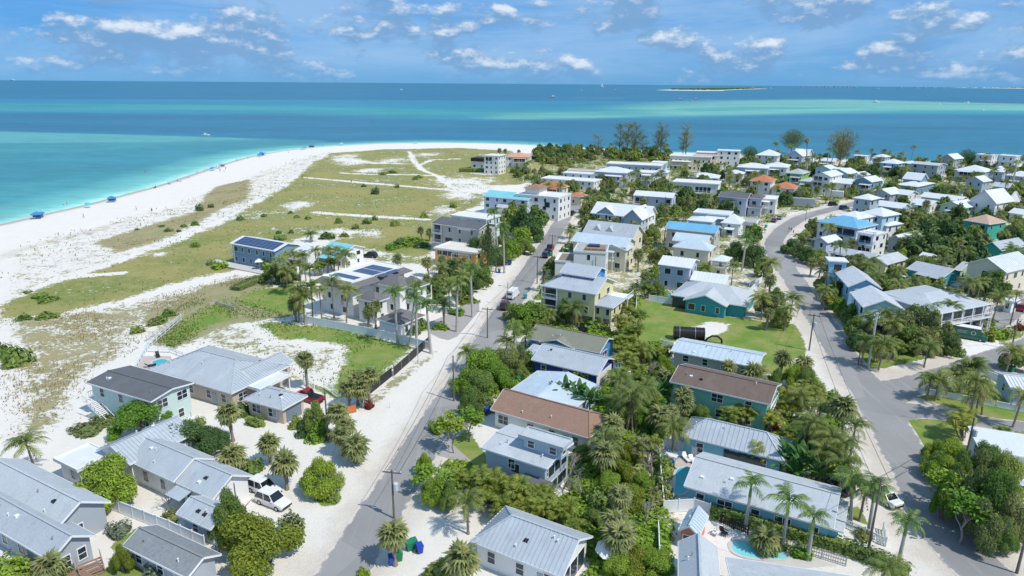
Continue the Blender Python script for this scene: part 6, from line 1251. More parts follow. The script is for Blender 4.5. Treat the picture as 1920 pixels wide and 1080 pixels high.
 (K, 1745, 712, 4.2), (K, 1760, 714, 4.0), (K, 1793, 702, 4.2), (K, 1806, 702, 4.2), (K, 1828, 688, 5.6), (K, 1840, 690, 5.8), (K, 1833, 720, 7.2), (K, 1838, 738, 4.4), (K, 1850, 735, 4.4), (K, 1912, 745, 5.6), (K, 1895, 658, 5), (T, 1908, 672, 4.4, 2.8, 'dark'), (A, 1885, 812, 3.0), (A, 1915, 822, 2.8),
 # corner thicket
 (T, 1690, 612, 6.4, 3.4, 'olive'), (T, 1718, 602, 6.4, 3.2, 'olive'), (T, 1745, 612, 6.6, 3.4, 'olive'), (T, 1768, 632, 5.6, 3.0, 'olive'), (T, 1780, 645, 4.2, 2.4, 'dark'), (T, 1705, 635, 5, 3.0, 'mid'), (T, 1735, 640, 5, 3.0, 'olive'), (K, 1622, 640, 5.4), (K, 1655, 648, 5.4), (K, 1638, 602, 6), (T, 1605, 610, 4.4, 2.6, 'mid'), (T, 1595, 588, 4.6, 2.8, 'mid'), (K, 1660, 590, 6.4), (K, 1672, 610, 6), (A, 1680, 648, 4.4), (A, 1645, 655, 4.2), (T, 1625, 622, 4.6, 2.6, 'dark'), (T, 1610, 635, 4, 2.4, 'dark'), (K, 1740, 650, 4.6), (U, 1790, 655, 2.4, 1.8, 'mid'),
 (K, 1816, 535, 10.5), (K, 1788, 577, 6.6), (K, 1752, 582, 6.0), (T, 1848, 540, 7.2, 3.6, 'dark'), (T, 1865, 530, 6.5, 3.4, 'mid'), (K, 1870, 558, 7), (K, 1906, 556, 7.2), (U, 1825, 605, 2.2, 2.4, 'olive'), (U, 1845, 600, 2.2, 2.2, 'mid'), (U, 1870, 625, 2, 2.2, 'bright'), (U, 1888, 622, 1.8, 2.0, 'olive'), (U, 1912, 612, 1.6, 1.2, 'red'), (U, 1855, 630, 2, 1.6, 'yellow'),
 # west verge of the second street
 (S, 1447, 522, 6.2), (T, 1415, 480, 6, 3.4, 'dark'), (R_, 1396, 456, 9), (K, 1412, 455, 7), (T, 1430, 500, 5, 2.8, 'mid'), (K, 1440, 495, 7), (T, 1455, 555, 4.4, 2.4, 'mid'), (S, 1452, 560, 5.2), (K, 1475, 580, 5.4), (T, 1440, 572, 5, 2.6, 'olive'), (S, 1440, 585, 4.6), (K, 1432, 560, 5.4), (T, 1465, 592, 4.4, 2.4, 'mid'), (K, 1485, 560, 4.6), (T, 1420, 440, 5, 2.8, 'mid'), (T, 1412, 432, 4.4, 2.6, 'bright'), (T, 1380, 470, 5.6, 3.0, 'dark'), (K, 1375, 500, 6), (K, 1322, 505, 4.4), (A, 1320, 498, 3.6), (K, 1292, 463, 5.6),
 (T, 1485, 460, 4.4, 3.4, 'dark'), (T, 1500, 470, 4.4, 3.4, 'dark'), (T, 1515, 478, 4.4, 3.0, 'dark'), (T, 1535, 482, 4.4, 3.0, 'mid'), (S, 1522, 490, 5), (K, 1510, 440, 4), (T, 1525, 425, 6, 3.4, 'olive'), (A, 1505, 448, 3.6), (A, 1515, 438, 3.6), (S, 1540, 488, 5.4), (K, 1555, 510, 6), (T, 1545, 530, 4.6, 2.6, 'mid'), (K, 1548, 545, 5.4), (T, 1560, 558, 4.8, 2.6, 'mid'), (A, 1550, 560, 4.2), (T, 1575, 575, 4.4, 2.4, 'bright'), (T, 1565, 545, 5, 2.6, 'dark'),
 # the dark grove east
 (T, 1752, 432, 9, 6.4, 'dark'), (T, 1790, 442, 8.5, 6.0, 'dark'), (T, 1715, 462, 6.4, 5.0, 'dark'), (T, 1770, 472, 6.4, 5.0, 'dark'), (T, 1722, 408, 7.4, 5.4, 'olive'), (T, 1695, 412, 7, 5.0, 'olive'), (T, 1828, 476, 6, 4.4, 'dark'), (K, 1812, 472, 8), (T, 1745, 455, 7.5, 5.0, 'dark'), (T, 1690, 440, 5, 4, 'mid'), (K, 1710, 440, 6.4), (K, 1800, 455, 8), (T, 1838, 452, 6, 4, 'olive'), (K, 1765, 490, 5.6), (T, 1735, 495, 4.4, 3.2, 'mid'), (T, 1610, 490, 4, 3, 'olive'), (T, 1625, 505, 4, 3, 'olive'), (T, 1595, 492, 4, 3.0, 'olive'), (K, 1640, 520, 5), (T, 1650, 530, 4.6, 2.8, 'mid'), (A, 1668, 535, 4.2), (BN, 1700, 550, 5), (T, 1675, 515, 4.4, 2.8, 'mid'), (T, 1690, 480, 4.4, 3, 'bright'),
 (K, 1725, 530, 4.4), (A, 1740, 532, 3.8), (A, 1760, 530, 3.8), (U, 1780, 545, 2.2, 2, 'olive'), (K, 1895, 470, 8), (K, 1880, 440, 7), (K, 1905, 420, 8), (T, 1895, 440, 6, 4, 'dark'), (K, 1870, 400, 7), (T, 1900, 395, 6, 4, 'olive'),
 # skyline
 ('wispy', 1122, 270, 15, 5.5), ('wispy', 1163, 258, 22, 4.8), ('wispy', 1178, 255, 23, 4.6), ('wispy', 1192, 257, 23, 4.6), ('wispy', 1205, 270, 14, 4.6), ('wispy', 1241, 258, 23, 4.6), ('wispy', 1288, 258, 23, 4.8), ('round', 1487, 260, 18, 8.2), ('flare', 1580, 268, 24, 8.2), ('dense', 1406, 287, 12, 5.4), ('dense', 1813, 293, 11.5, 6.0), ('wispy', 1234, 265, 18, 3.6), ('wispy', 1282, 268, 17, 3.4),
 (R_, 1453, 276, 13), (R_, 1478, 280, 13), (R_, 1483, 281, 12), (S, 1519, 266, 19, 1.2), (R_, 1551, 287, 13), (R_, 1558, 289, 13), (K, 1525, 292, 8), (K, 1532, 294, 8), (K, 1710, 279, 15), (K, 1690, 290, 9), (K, 1655, 285, 10), (K, 1635, 283, 9), (K, 1607, 286, 10), (K, 1720, 299, 8), (K, 1732, 300, 8), (K, 1760, 300, 8), (K, 1850, 292, 9), (S, 937, 281, 7), (S, 948, 282, 7), (S, 973, 283, 6), (S, 1007, 285, 6.5), (K, 1868, 320, 9), (K, 1888, 318, 10), (K, 1895, 322, 10), (R_, 1905, 312, 12),
]
for a in LIST: pc(*a)

# ---- the rest of the green between the houses
FA = [np.array(f) for f in FOOT]
FC = np.array([f.mean(0) for f in FA]); FR = np.array([np.hypot(*(f - f.mean(0)).T).max() for f in FA])
def clear(x, y, rad):
    d = np.hypot(FC[:, 0] - x, FC[:, 1] - y)
    for i in np.nonzero(d < FR + rad)[0]:
        if sdist(np.array([x]), np.array([y]), FOOT[i])[0] > -rad: return False
    return True
def roadclear(x, y, m):
    for c, hw in ROADS:
        if segdist(np.array([x]), np.array([y]), c, False)[0] < hw + m: return False
    return True
OPEN = [gp([(1200, 560), (1500, 600), (1545, 730), (1440, 715), (1262, 690), (1232, 640), (1195, 645)])] + [POLY[k] for k in POLY if k.startswith('lawn')] + [gp(p) for p in (
    [(740, 950), (850, 905), (905, 960), (860, 1015), (780, 1080), (690, 1080)], [(1500, 600), (1545, 640), (1580, 700), (1640, 840), (1600, 900), (1560, 760)], [(1640, 900), (1720, 1000), (1790, 1080), (1650, 1080), (1610, 980)], [(1780, 650), (1860, 660), (1900, 640), (1850, 620), (1800, 620)],
    [(1860, 1010), (1930, 960), (1930, 1080), (1840, 1080)], [(1850, 690), (1900, 690), (1900, 710), (1830, 720)], [(1250, 850), (1310, 840), (1300, 950), (1240, 950)], [(1300, 980), (1400, 1000), (1420, 1050), (1300, 1020)], [(940, 640), (1000, 620), (980, 665)], [(930, 530), (1000, 520), (960, 600), (930, 600)],
    [(1440, 420), (1520, 400), (1560, 390), (1560, 405), (1480, 450), (1440, 470)], [(1385, 540), (1420, 545), (1400, 590)], [(1490, 520), (1540, 590), (1580, 640), (1560, 640)], [(840, 610), (900, 560), (900, 620)], [(1000, 318), (1050, 308), (1075, 318), (1010, 328)])]
def is_open(x, y): return any(inpoly(np.array([x]), np.array([y]), p)[0] for p in OPEN)
occ = [(p['x'], p['y'], 2.0) for p in PLANTS]
def crowded(x, y, r):
    a = np.array(occ); return (np.hypot(a[:, 0] - x, a[:, 1] - y) < r).any()
def fill(poly, n, kinds, sp, hmul=1.0, margin=1.3, seed=1):
    r = random.Random(seed); P_ = POLY[poly] if isinstance(poly, str) else gp(poly); xs = [p[0] for p in P_]; ys = [p[1] for p in P_]; c = 0
    pa = np.array(P_)
    for _ in range(n * 30):
        if c >= n: break
        x = r.uniform(min(xs), max(xs)); y = r.uniform(min(ys), max(ys))
        px, py = PX(x, y, 1)
        if not (-20 < px < 1940 and py < 1110) or not inpoly(np.array([x]), np.array([y]), P_)[0]: continue
        if crowded(x, y, sp) or not clear(x, y, margin) or not roadclear(x, y, 2.6) or is_open(x, y): continue
        k, h, rad, t = r.choice(kinds); q = r.uniform(.82, 1.18) * hmul
        plant(k, x, y, h * q, rad * q if rad else None, t); occ.append((x, y, sp)); c += 1
    return c
MIXF = [(T, 5.5, 3.8, 'mid'), (T, 5, 3.4, 'olive'), (T, 5.5, 3.8, 'dark'), (K, 7.5, None, None), (K, 6.5, None, None), (S, 5.4, None, None), (U, 2.6, 2.6, 'mid'), (U, 2.4, 2.4, 'olive'), (A, 4.4, None, None)]
MIXN = [(T, 3.2, 2.2, 'mid'), (T, 3.0, 2.0, 'bright'), (A, 3.8, None, None), (S, 4.4, None, None), (U, 2.0, 1.8, 'mid'), (U, 1.8, 1.8, 'olive'), (K, 5, None, None), (U, 1.6, 1.6, 'bright')]
BEACHT = [(T, 6, 4.6, 'mid'), (T, 6.5, 5, 'dark'), (T, 5.5, 4.2, 'olive'), (S, 6, None, None), (K, 7, None, None), (U, 3, 3.2, 'mid')]
print('beach thicket', fill([(1000, 290), (1060, 285), (1250, 291), (1260, 306), (1130, 303), (1060, 312), (1010, 306)], 95, BEACHT, 5.2, seed=2))
print('mid strip', fill([(960, 330), (1010, 318), (1060, 320), (1110, 345), (1260, 345), (1270, 330), (1400, 320), (1420, 345), (1400, 400), (1290, 440), (1250, 480), (1225, 560), (1190, 545), (1150, 470), (1060, 420), (1030, 380), (1000, 345)], 190, MIXF, 4.6, seed=3))
print('far east', fill([(1390, 300), (1560, 305), (1930, 312), (1930, 420), (1640, 420), (1600, 385), (1520, 385), (1440, 400), (1390, 350)], 280, MIXF, 4.5, seed=4))
print('mid east', fill([(1640, 420), (1930, 420), (1930, 640), (1800, 620), (1620, 600), (1560, 540), (1530, 470), (1560, 440)], 90, MIXF, 3.6, .9, seed=5))
print('near mid', fill([(1230, 690), (1260, 640), (1200, 540), (1380, 600), (1560, 740), (1610, 900), (1500, 900), (1250, 850), (1240, 1080), (1140, 1080), (1000, 960), (1130, 800), (1140, 700)], 70, MIXN, 2.6, seed=6))
print('white side', fill([(860, 740), (960, 560), (1010, 500), (1060, 440), (1090, 440), (1110, 540), (1000, 640), (1000, 700), (960, 760), (900, 800)], 16, MIXN, 3, .8, seed=7))
print('west side', fill([(830, 500), (880, 440), (930, 400), (985, 385), (1010, 400), (985, 450), (920, 530), (860, 580), (800, 560)], 26, MIXF, 3.2, .85, seed=8))
# ---- hedges
def hedge(label, pts, wd, h, m, short=''):
    P_ = smooth_line(gp(pts), 1); root = thing('hedge', label, 'hedge', (*P_[0], 0)); V = []; F = []; r = random.Random(3); o = np.array(P_[0]); core = MB()
    for a, b in zip(P_, P_[1:]):
        a = np.array(a); b = np.array(b); L = np.hypot(*(b - a)); d = (b - a) / L; n = np.array((-d[1], d[0]))
        core.bar((*(a - o), h * .42), (*(b - o), h * .42), wd * .62, h * .8)
        for _ in range(int(L * 150)):
            t = r.uniform(0, L); s = r.uniform(-1, 1); z = r.uniform(.1, 1); top = r.random() < .5
            if top: z = 1 + r.uniform(-.05, .07)
            else: s = math.copysign(1 + r.uniform(-.08, .08), s)
            p = a + d * t + n * s * wd / 2 - o; leafquad(V, F, (p[0], p[1], z * h), (n[0] * s, n[1] * s, 1 if top else .3), r.uniform(.12, .26), r)
    put('stems', core.mesh('stems', L_DARK), root); put('foliage', mkmesh('foliage', V, F, m), root); return root
hedge('long clipped dark green hedge between the aqua house and the pool', [(1332, 968), (1400, 985), (1500, 1012), (1560, 1028), (1640, 1055), (1700, 1085)], 1.7, 1.5, L_MID)
hedge('low green hedge before the lone white modern house', [(862, 322), (895, 323), (932, 322)], 4, 2.2, L_MID)
hedge('short green hedge beside the lone white modern house', [(958, 324), (975, 325), (990, 326)], 4, 2.6, L_DARK)
hedge('low row of sea grape at the mansion lawn edge', [(440, 545), (480, 528), (520, 517)], 3.2, 1.0, L_OLIVE)
# ---- dune grass and low growth: nobody could count it
def tufts(name, polys, n, hs, m, seed, blades=5, far=1.0):
    r = random.Random(seed); V = []; F = []; polys = [(POLY[p] if isinstance(p, str) else gp(p)) for p in polys]
    for P_ in polys:
        xs = [p[0] for p in P_]; ys = [p[1] for p in P_]; cx, cy = np.array([r.uniform(min(xs), max(xs)) for _ in range(n * 2)]), np.array([r.uniform(min(ys), max(ys)) for _ in range(n * 2)])
        ok = inpoly(cx, cy, P_)
        for x, y in list(zip(cx[ok], cy[ok]))[:n]:
            if math.sin(x * .31 + 2 * math.sin(y * .13)) + math.sin(y * .27 + x * .11) + r.gauss(0, .6) < -.1: continue
            s = hs * r.uniform(.5, 1.3); w_ = s * .22
            for k in range(blades):
                a = r.uniform(0, 6.28); l = r.uniform(.4, 1); dx, dy = math.cos(a), math.sin(a); o = len(V); ex, ey = x + dx * s * .55 * l, y + dy * s * .55 * l
                V += [(x - dy * w_, y + dx * w_, .0), (x + dy * w_, y - dx * w_, .0), (ex + dy * w_ * .4, ey - dx * w_ * .4, s * l)]; F.append((o, o + 1, o + 2))
    return stuff(put(name, mkmesh(name, V, F, m), None))
G_TAN = leafmat('dry_grass', (.50, .39, .18), .5); G_OLV = leafmat('olive_grass', (.30, .29, .10), .6); G_GRN = leafmat('green_grass', (.16, .27, .05), .5)
tufts('dune_grass', ['dunes'], 5000, .26, G_OLV, 1); tufts('dry_dune_grass', ['dunes', 'tan1', 'tan1'], 2200, .34, G_TAN, 2); tufts('beach_grass', ['beachveg'], 2200, .5, G_OLV, 3, 6)
tufts('meadow_grass', ['meadow'], 7000, .5, G_OLV, 4, 4); tufts('lot_grass', ['lot', 'lotgreen1', 'lotgreen2', 'strip'], 2200, .32, G_GRN, 5, 5)
# undergrowth between the houses
def undergrowth(poly, n, hmax, m, seed):
    r = random.Random(seed); V = []; F = []; P_ = gp(poly); xs = [p[0] for p in P_]; ys = [p[1] for p in P_]; c = 0
    for _ in range(n * 6):
        if c >= n: break
        x = r.uniform(min(xs), max(xs)); y = r.uniform(min(ys), max(ys))
        if not inpoly(np.array([x]), np.array([y]), P_)[0]: continue
        if math.sin(x * .23 + seed) + math.sin(y * .19 + x * .07) + r.gauss(0, .5) < -.5: continue
        if not clear(x, y, .8) or not roadclear(x, y, 2.2) or is_open(x, y): continue
        c += 1; R0 = r.uniform(.5, 1.5); hh = r.uniform(.4, hmax)
        for _k in range(26):
            d = Vector((r.gauss(0, 1), r.gauss(0, 1), abs(r.gauss(0, 1)))).normalized(); leafquad(V, F, (x + d.x * R0, y + d.y * R0, max(.05, d.z * hh)), d + Vector((0, 0, .5)), r.uniform(.22, .5), r)
    return stuff(put('undergrowth', mkmesh('undergrowth', V, F, m), None))
undergrowth([(960, 330), (1060, 300), (1260, 300), (1930, 320), (1930, 640), (1600, 600), (1540, 470), (1430, 470), (1300, 560), (1200, 560), (1090, 430)], 5200, 1.9, L_MID, 11)
undergrowth([(860, 740), (1010, 520), (1200, 560), (1200, 680), (1560, 740), (1610, 900), (1500, 900), (1250, 850), (1240, 1090), (1130, 1090), (980, 960), (800, 930), (790, 850)], 1700, 1.0, L_BRIGHT, 12)
undergrowth([(1090, 640), (1250, 640), (1250, 1090), (1110, 1090), (1000, 960), (1110, 830)], 1300, 1.2, L_BRIGHT, 13)
# ================================================================== FENCES
def fence(label, pts, h=1.8, step=2.4, m=None, cat='fence', pt=.06, rail=False, z0=0, grp=None, name='fence', postx=.12):
    m = m or M_FENCE; P_ = [np.array(p) for p in gp(pts)]; root = thing(name, label, cat, (*P_[0], 0), 0, grp); o = P_[0]
    for a, b in zip(P_, P_[1:]):
        L = np.hypot(*(b - a)); n = max(1, int(round(L / step))); d = (b - a) / L; ang = math.atan2(d[1], d[0])
        st = L / n
        pm = MB().box(-postx / 2, postx / 2, -postx / 2, postx / 2, 0, h + .12).box(-postx * .65, postx * .65, -postx * .65, postx * .65, h + .12, h + .17).mesh('post', m)
        mb = MB()
        if rail:
            for z in (.25, h * .62, h - .06): mb.box(0, st - postx, -.03, .03, z - .05, z + .05)
            k = int(st / .22)
            if rail == 'picket':
                for j in range(k): mb.box(.08 + j * st / k, .16 + j * st / k, -.045, .0, .1, h)
        else:
            mb.box(0, st - postx, -pt / 2, pt / 2, .08, h); mb.box(0, st - postx, -pt * .9, pt * .9, h - .1, h + .02); mb.box(0, st - postx, -pt * .9, pt * .9, .05, .2)
        pan = mb.mesh('panel', m)
        for k in range(n + 1):
            q = a + d * st * k - o; put('post', pm, root, (*q, 0), (0, 0, ang))
            if k < n:
                w_ = q + d * postx / 2; pp = put('rail_panel' if rail else 'panel', pan, root, (*w_, 0), (0, 0, ang + random.uniform(-.01, .01)))
                if rail: stuff(pp)
    return root
fence('long white panel fence between the solar mansion and the sandy lot', [(571, 606), (650, 621), (720, 635), (805, 656)], 1.7, 2.6)
fence('white panel fence round the green lot before the teal house', [(1217, 565), (1290, 575), (1345, 585), (1392, 594)], 1.6, 2.3)
fence('short white fence end between the teal house and the street yard', [(1392, 594), (1418, 548)], 1.6, 2.3)
fence('white panel fence along the side street around the corner lawn', [(1722, 737), (1760, 744), (1830, 757), (1905, 771), (1990, 786)], 1.1, 2.6)
fence('white panel fence on the far side of the corner lawn', [(1722, 737), (1780, 717), (1815, 708)], 1.1, 2.4)
fence('white wall panels between the corner lawn and the garage', [(1850, 706), (1900, 728)], 1.2, 2.4)
fence('tall grey-white privacy fence between the ribbed-roof house and the twin-gabled house', [(-5, 880), (60, 898), (130, 925), (250, 972), (320, 1000), (385, 1030)], 1.7, 2.2)
fence('white boardwalk rail fence running up to the dune lot', [(252, 702), (277, 655), (340, 600)], 1.3, 2.2, rail=True)
fence('low white rail fence beyond the round pool', [(277, 660), (318, 662), (345, 672)], 1.2, 2.2, rail=True)
fence('weathered rope-and-post boundary at the back of the sandy lot', [(275, 640), (345, 596)], 1.1, 2.6, M_CONC, rail=True)
fence('pale post boundary before the bright mansion lawn', [(395, 575), (403, 570), (440, 582)], .8, 2.4, M_CONC, rail=True)
fence('white two-rail driveway fence behind the red pickup', [(570, 718), (590, 735)], 1.4, 2.6, rail=True)
fence('white two-rail driveway fence beside the palm cluster', [(608, 728), (640, 752)], 1.4, 2.6, rail=True)
fence('grey-white fence along the back of the aqua house pool', [(1235, 848), (1238, 900), (1243, 955)], 1.6, 2.2)
fence('white fence between the teal pool patio and the tiny coral shed', [(1243, 962), (1300, 958), (1330, 968)], 1.7, 2.2)
fence('white fence behind the pool patio of the aqua house', [(1245, 838), (1275, 845), (1305, 858)], 1.5, 2.0)
fence('white side-yard fence below the coral shed', [(1233, 1000), (1236, 1075)], 1.6, 2.2)
fence('white picket fence at the end of the long aqua house', [(1577, 985), (1620, 1005), (1660, 1025), (1655, 995)], 1.1, 2.0, rail='picket')
fence('dark railing between the clipped hedge and the kidney-shaped pool', [(1350, 982), (1402, 1003)], 1.1, 2.0, M_BLACK, rail='picket')
fence('dark railing along the hedge beyond the kidney-shaped pool', [(1485, 1032), (1540, 1048), (1585, 1062)], 1.1, 2.0, M_STEEL, rail='picket')
fence('white fence strip beside the palm column and the green lot', [(1194, 560), (1190, 610), (1183, 660)], 1.5, 2.4)
fence('white yard fence of the white wing by the second street', [(1405, 538), (1428, 528), (1395, 560)], 1.3, 2.2)
fence('white fence next to the light blue roof', [(1238, 650), (1262, 655)], 1.5, 2.2)
# black silt fence
def siltfence():
    P_ = [np.array(p) for p in gp([(688, 744), (735, 706), (738, 706), (806, 645)])]; root = thing('silt_fence', 'black fabric construction fence along the sandy lot by the street', 'fence', (*P_[0], 0)); o = P_[0]
    for a, b in ((0, 1), (2, 3)):
        a = P_[a]; b = P_[b]; L = np.hypot(*(b - a)); n = int(L / 3); d = (b - a) / n; ang = math.atan2(d[1], d[0])
        for k in range(n + 1):
            q = a + d * k - o; put('post', MB().lathe([(.04, 0), (.04, 1.9)], 6).mesh('post', M_STEEL), root, (*q, 0))
            if k < n: put('panel', MB().box(.05, np.hypot(*d) - .05, -.015, .015, .05, 1.75).mesh('panel', M_BLACK), root, (*q, 0), (0, 0, ang))
siltfence()
fence('black screen fence behind the faded terracotta roof house', [(995, 299), (1020, 301), (1062, 306), (1058, 312)], 2.2, 6, M_BLACK)

# ================================================================== POOLS AND PATIOS
M_POOL = mat('pool_water', (.06, .42, .46), .05, .15, .8, .5); M_POOLB = mat('bright_pool_water', (.20, .62, .64), .05, .1, .8, .5)
def pool(label, pts, coping=.45, deck=None, m=None, it=2):
    P_ = gp(pts)
    for _ in range(it):
        q = []
        for a, b in zip(P_, P_[1:] + P_[:1]):
            a = np.array(a); b = np.array(b); q += [tuple(a * .75 + b * .25), tuple(a * .25 + b * .75)]
        P_ = q
    c = np.array(P_).mean(0); root = thing('swimming_pool', label, 'swimming pool', (*c, 0)); mb = MB(); n = len(P_)
    loc = [(p[0] - c[0], p[1] - c[1]) for p in P_]; outl = [(x + coping * x / math.hypot(x, y), y + coping * y / math.hypot(x, y)) for x, y in loc]
    mb.add([(*p, .10) for p in loc] + [(*p, .10) for p in outl] + [(*p, -.05) for p in outl] + [(*p, -.05) for p in loc], [(i, n + i, n + (i + 1) % n, (i + 1) % n) for i in range(n)] + [(n + i, 2 * n + i, 2 * n + (i + 1) % n, n + (i + 1) % n) for i in range(n)] + [((i + 1) % n, 3 * n + (i + 1) % n, 3 * n + i, i) for i in range(n)])
    put('coping', mb.mesh('coping', M_CONC), root)
    put('pool_water', MB().add([(*p, .05) for p in loc], [tuple(range(n))]).mesh('pool_water', m or M_POOL), root)
def area(lo): return sum(a[0] * b[1] - b[0] * a[1] for a, b in zip(lo, lo[1:] + lo[:1]))
def slab(name, pts, z, m, it=0):
    P_ = gp(pts)
    if it: P_ = smooth_line(P_ + P_[:1], it)[:-1]
    if area(P_) < 0: P_ = P_[::-1]
    n = len(P_); mb = MB().add([(*p, z) for p in P_] + [(*p, -.1) for p in P_], [tuple(range(n))] + [(i, n + i, n + (i + 1) % n, (i + 1) % n) for i in range(n)])
    return structure(put(name, mb.mesh(name, m)))
M_PAVER = mat('pinkish_pavers', (.50, .42, .38), .9, .3, 2.5); M_SHELL = mat('shell_drive', (.74, .70, .66), .95, .12, 1.2); M_GREYP = mat('grey_pavers', (.38, .35, .335), .9, .25, 2)
slab('patio', [(1238, 845), (1300, 850), (1330, 870), (1300, 930), (1245, 935)], .045, M_PAVER); slab('patio', [(1305, 985), (1345, 975), (1400, 1012), (1420, 1030), (1400, 1045), (1320, 1020)], .045, M_SHELL)
slab('patio', [(1390, 1040), (1480, 1035), (1540, 1050), (1570, 1060), (1480, 1068), (1395, 1050)], .042, M_CONC); slab('patio', [(265, 668), (320, 668), (330, 690), (290, 700), (255, 690)], .045, M_PAVER)
slab('driveway', [(790, 610), (840, 590), (870, 570), (850, 555), (880, 548), (905, 575), (880, 605), (850, 640), (815, 632)], .016, M_GREYP, 1); slab('driveway', [(790, 830), (840, 760), (905, 775), (880, 800), (845, 830), (890, 870), (800, 850)], .016, M_GREYP)
slab('driveway', [(1795, 655), (1850, 622), (1872, 640), (1880, 660), (1800, 682)], .016, M_SHELL); slab('driveway', [(1560, 985), (1640, 1040), (1590, 1050), (1555, 1020)], .016, M_SHELL); slab('patio', [(1120, 1035), (1175, 1040), (1180, 1075), (1105, 1080)], .03, M_CONC)
pool('small round swimming pool with dark loungers beside the beige pool house', [(282, 680), (300, 673), (316, 676), (314, 684), (296, 687)])
pool('dark teal pool at the end of the long aqua house', [(1266, 880), (1293, 876), (1300, 890), (1290, 925), (1262, 928), (1268, 905)])
pool('bright turquoise kidney-shaped pool by the clipped hedge', [(1368, 1018), (1395, 1016), (1432, 1025), (1490, 1047), (1450, 1050), (1380, 1043)], m=M_POOLB)
pool('little blue pool in the corner behind the teal house fence', [(1245, 553), (1256, 549), (1260, 556), (1250, 562)])
M_TEALF = mat('blue_chair_paint', (.12, .36, .52), .6, .05); M_WHITEP = mat('white_plastic', (.75, .75, .74), .5, .04)
def chair(label, px, py, rz, m, grp):
    p = G(px, py, .1); t = thing('patio_chair', label, 'chair', (*p, .05), rz, grp)
    put('seat', MB().box(-.3, .3, -.3, .3, .32, .4).mesh('seat', m), t); put('backrest', MB().bar((0, .3, .38), (0, .48, 1.0), .58, .06).mesh('backrest', m), t)
    for x in (-.26, .26):
        for y in (-.26, .26): put('leg', MB().box(x - .03, x + .03, y - .03, y + .03, 0, .32).mesh('leg', m), t)
    for x in (-.33, .33): put('armrest', MB().box(x - .05, x + .05, -.3, .35, .58, .62).mesh('armrest', m), t)
def lounger(label, px, py, rz, m, grp):
    p = G(px, py, .1); t = thing('sun_lounger', label, 'sun lounger', (*p, .05), rz, grp)
    put('seat', MB().box(-.32, .32, -.9, .4, .28, .36).mesh('seat', m), t); put('backrest', MB().bar((0, .4, .32), (0, .95, .78), .64, .07).mesh('backrest', m), t)
    for x in (-.26, .26):
        for y in (-.8, .3): put('leg', MB().box(x - .03, x + .03, y - .03, y + .03, 0, .28).mesh('leg', m), t)
def table(label, px, py, wd, dp, m, h=.74):
    p = G(px, py, .1); t = thing('patio_table', label, 'table', (*p, .05), math.radians(-30))
    put('tabletop', MB().box(-wd / 2, wd / 2, -dp / 2, dp / 2, h - .06, h).mesh('tabletop', m), t)
    for x in (-1, 1):
        for y in (-1, 1): put('leg', MB().box(x * (wd / 2 - .1) - .04, x * (wd / 2 - .1) + .04, y * (dp / 2 - .1) - .04, y * (dp / 2 - .1) + .04, 0, h - .06).mesh('leg', m), t)
gA = 'blue chairs round the white patio table'
table('white patio table beside the dark teal pool', 1258, 861, 1.7, .9, M_WHITEP)
for l, x, y, r in (('blue patio chair at the house end of the white table', 1269, 857, -1.9), ('blue patio chair on the fence side of the white table', 1254, 854, .2), ('blue patio chair nearest the garden end of the white table', 1247, 864, 1.3), ('blue patio chair on the pool side of the white table', 1260, 870, 3.3)): chair(l, x, y, r, M_TEALF, gA)
lounger('white sun lounger by the white fence behind the dark teal pool', 1287, 862, .3, M_WHITEP, 'white loungers'); lounger('white sun lounger half hidden by the long aqua house roof', 1300, 867, .3, M_WHITEP, 'white loungers')
chair('lone blue chair at the garden edge of the dark teal pool', 1246, 890, 1.5, M_TEALF, None); chair('blue chair in front of the dark teal pool', 1262, 932, 2.6, M_TEALF, None); chair('white armchair beside the tiny coral shed', 1341, 1003, -.8, M_WHITEP, None); chair('dark wicker armchair between coral shed and kidney-shaped pool', 1358, 1003, .8, M_BLACK, None)
lounger('black sun lounger behind the small round pool', 296, 668, .6, M_BLACK, 'black loungers at the round pool'); lounger('black sun lounger at the house corner of the round pool', 283, 687, 2.2, M_BLACK, 'black loungers at the round pool')
table('brown table on the porch beneath the white parasol', 1148, 1056, 1.3, 1.3, M_DECK)
def parasol(name, label, x, y, h, r, m, m2=None, n=8, z=0, tilt=0, pole=M_STEEL, cat='parasol', grp=None):
    t = thing(name, label, cat, (x, y, z), random.uniform(0, 1), grp); t.rotation_euler.x = tilt
    put('pole', MB().lathe([(.03, 0), (.03, h)], 6).mesh('pole', pole), t); c = MB(); 
    V = [(0, 0, h)]; F = []
    for k in range(n): a = 6.2832 * k / n; V += [(r * .55 * math.cos(a), r * .55 * math.sin(a), h - .2), (r * math.cos(a), r * math.sin(a), h - .55)]
    for k in range(n): q = (k + 1) % n; F.append((0, 1 + 2 * k, 1 + 2 * q)); F.append((1 + 2 * k, 2 + 2 * k, 2 + 2 * q, 1 + 2 * q))
    for k in range(n): c.add([V[i] for i in F[2 * k]], [(0, 1, 2)], k % 2 if m2 else 0); c.add([V[i] for i in F[2 * k + 1]], [(0, 1, 2, 3)], k % 2 if m2 else 0)
    put('canopy', c.mesh('canopy', [m, m2] if m2 else m), t); return t
p = G(1148, 1062); parasol('parasol', 'large white patio parasol at the corner of the broad ribbed-hip house', p[0], p[1], 2.7, 2.0, M_WHITEP)

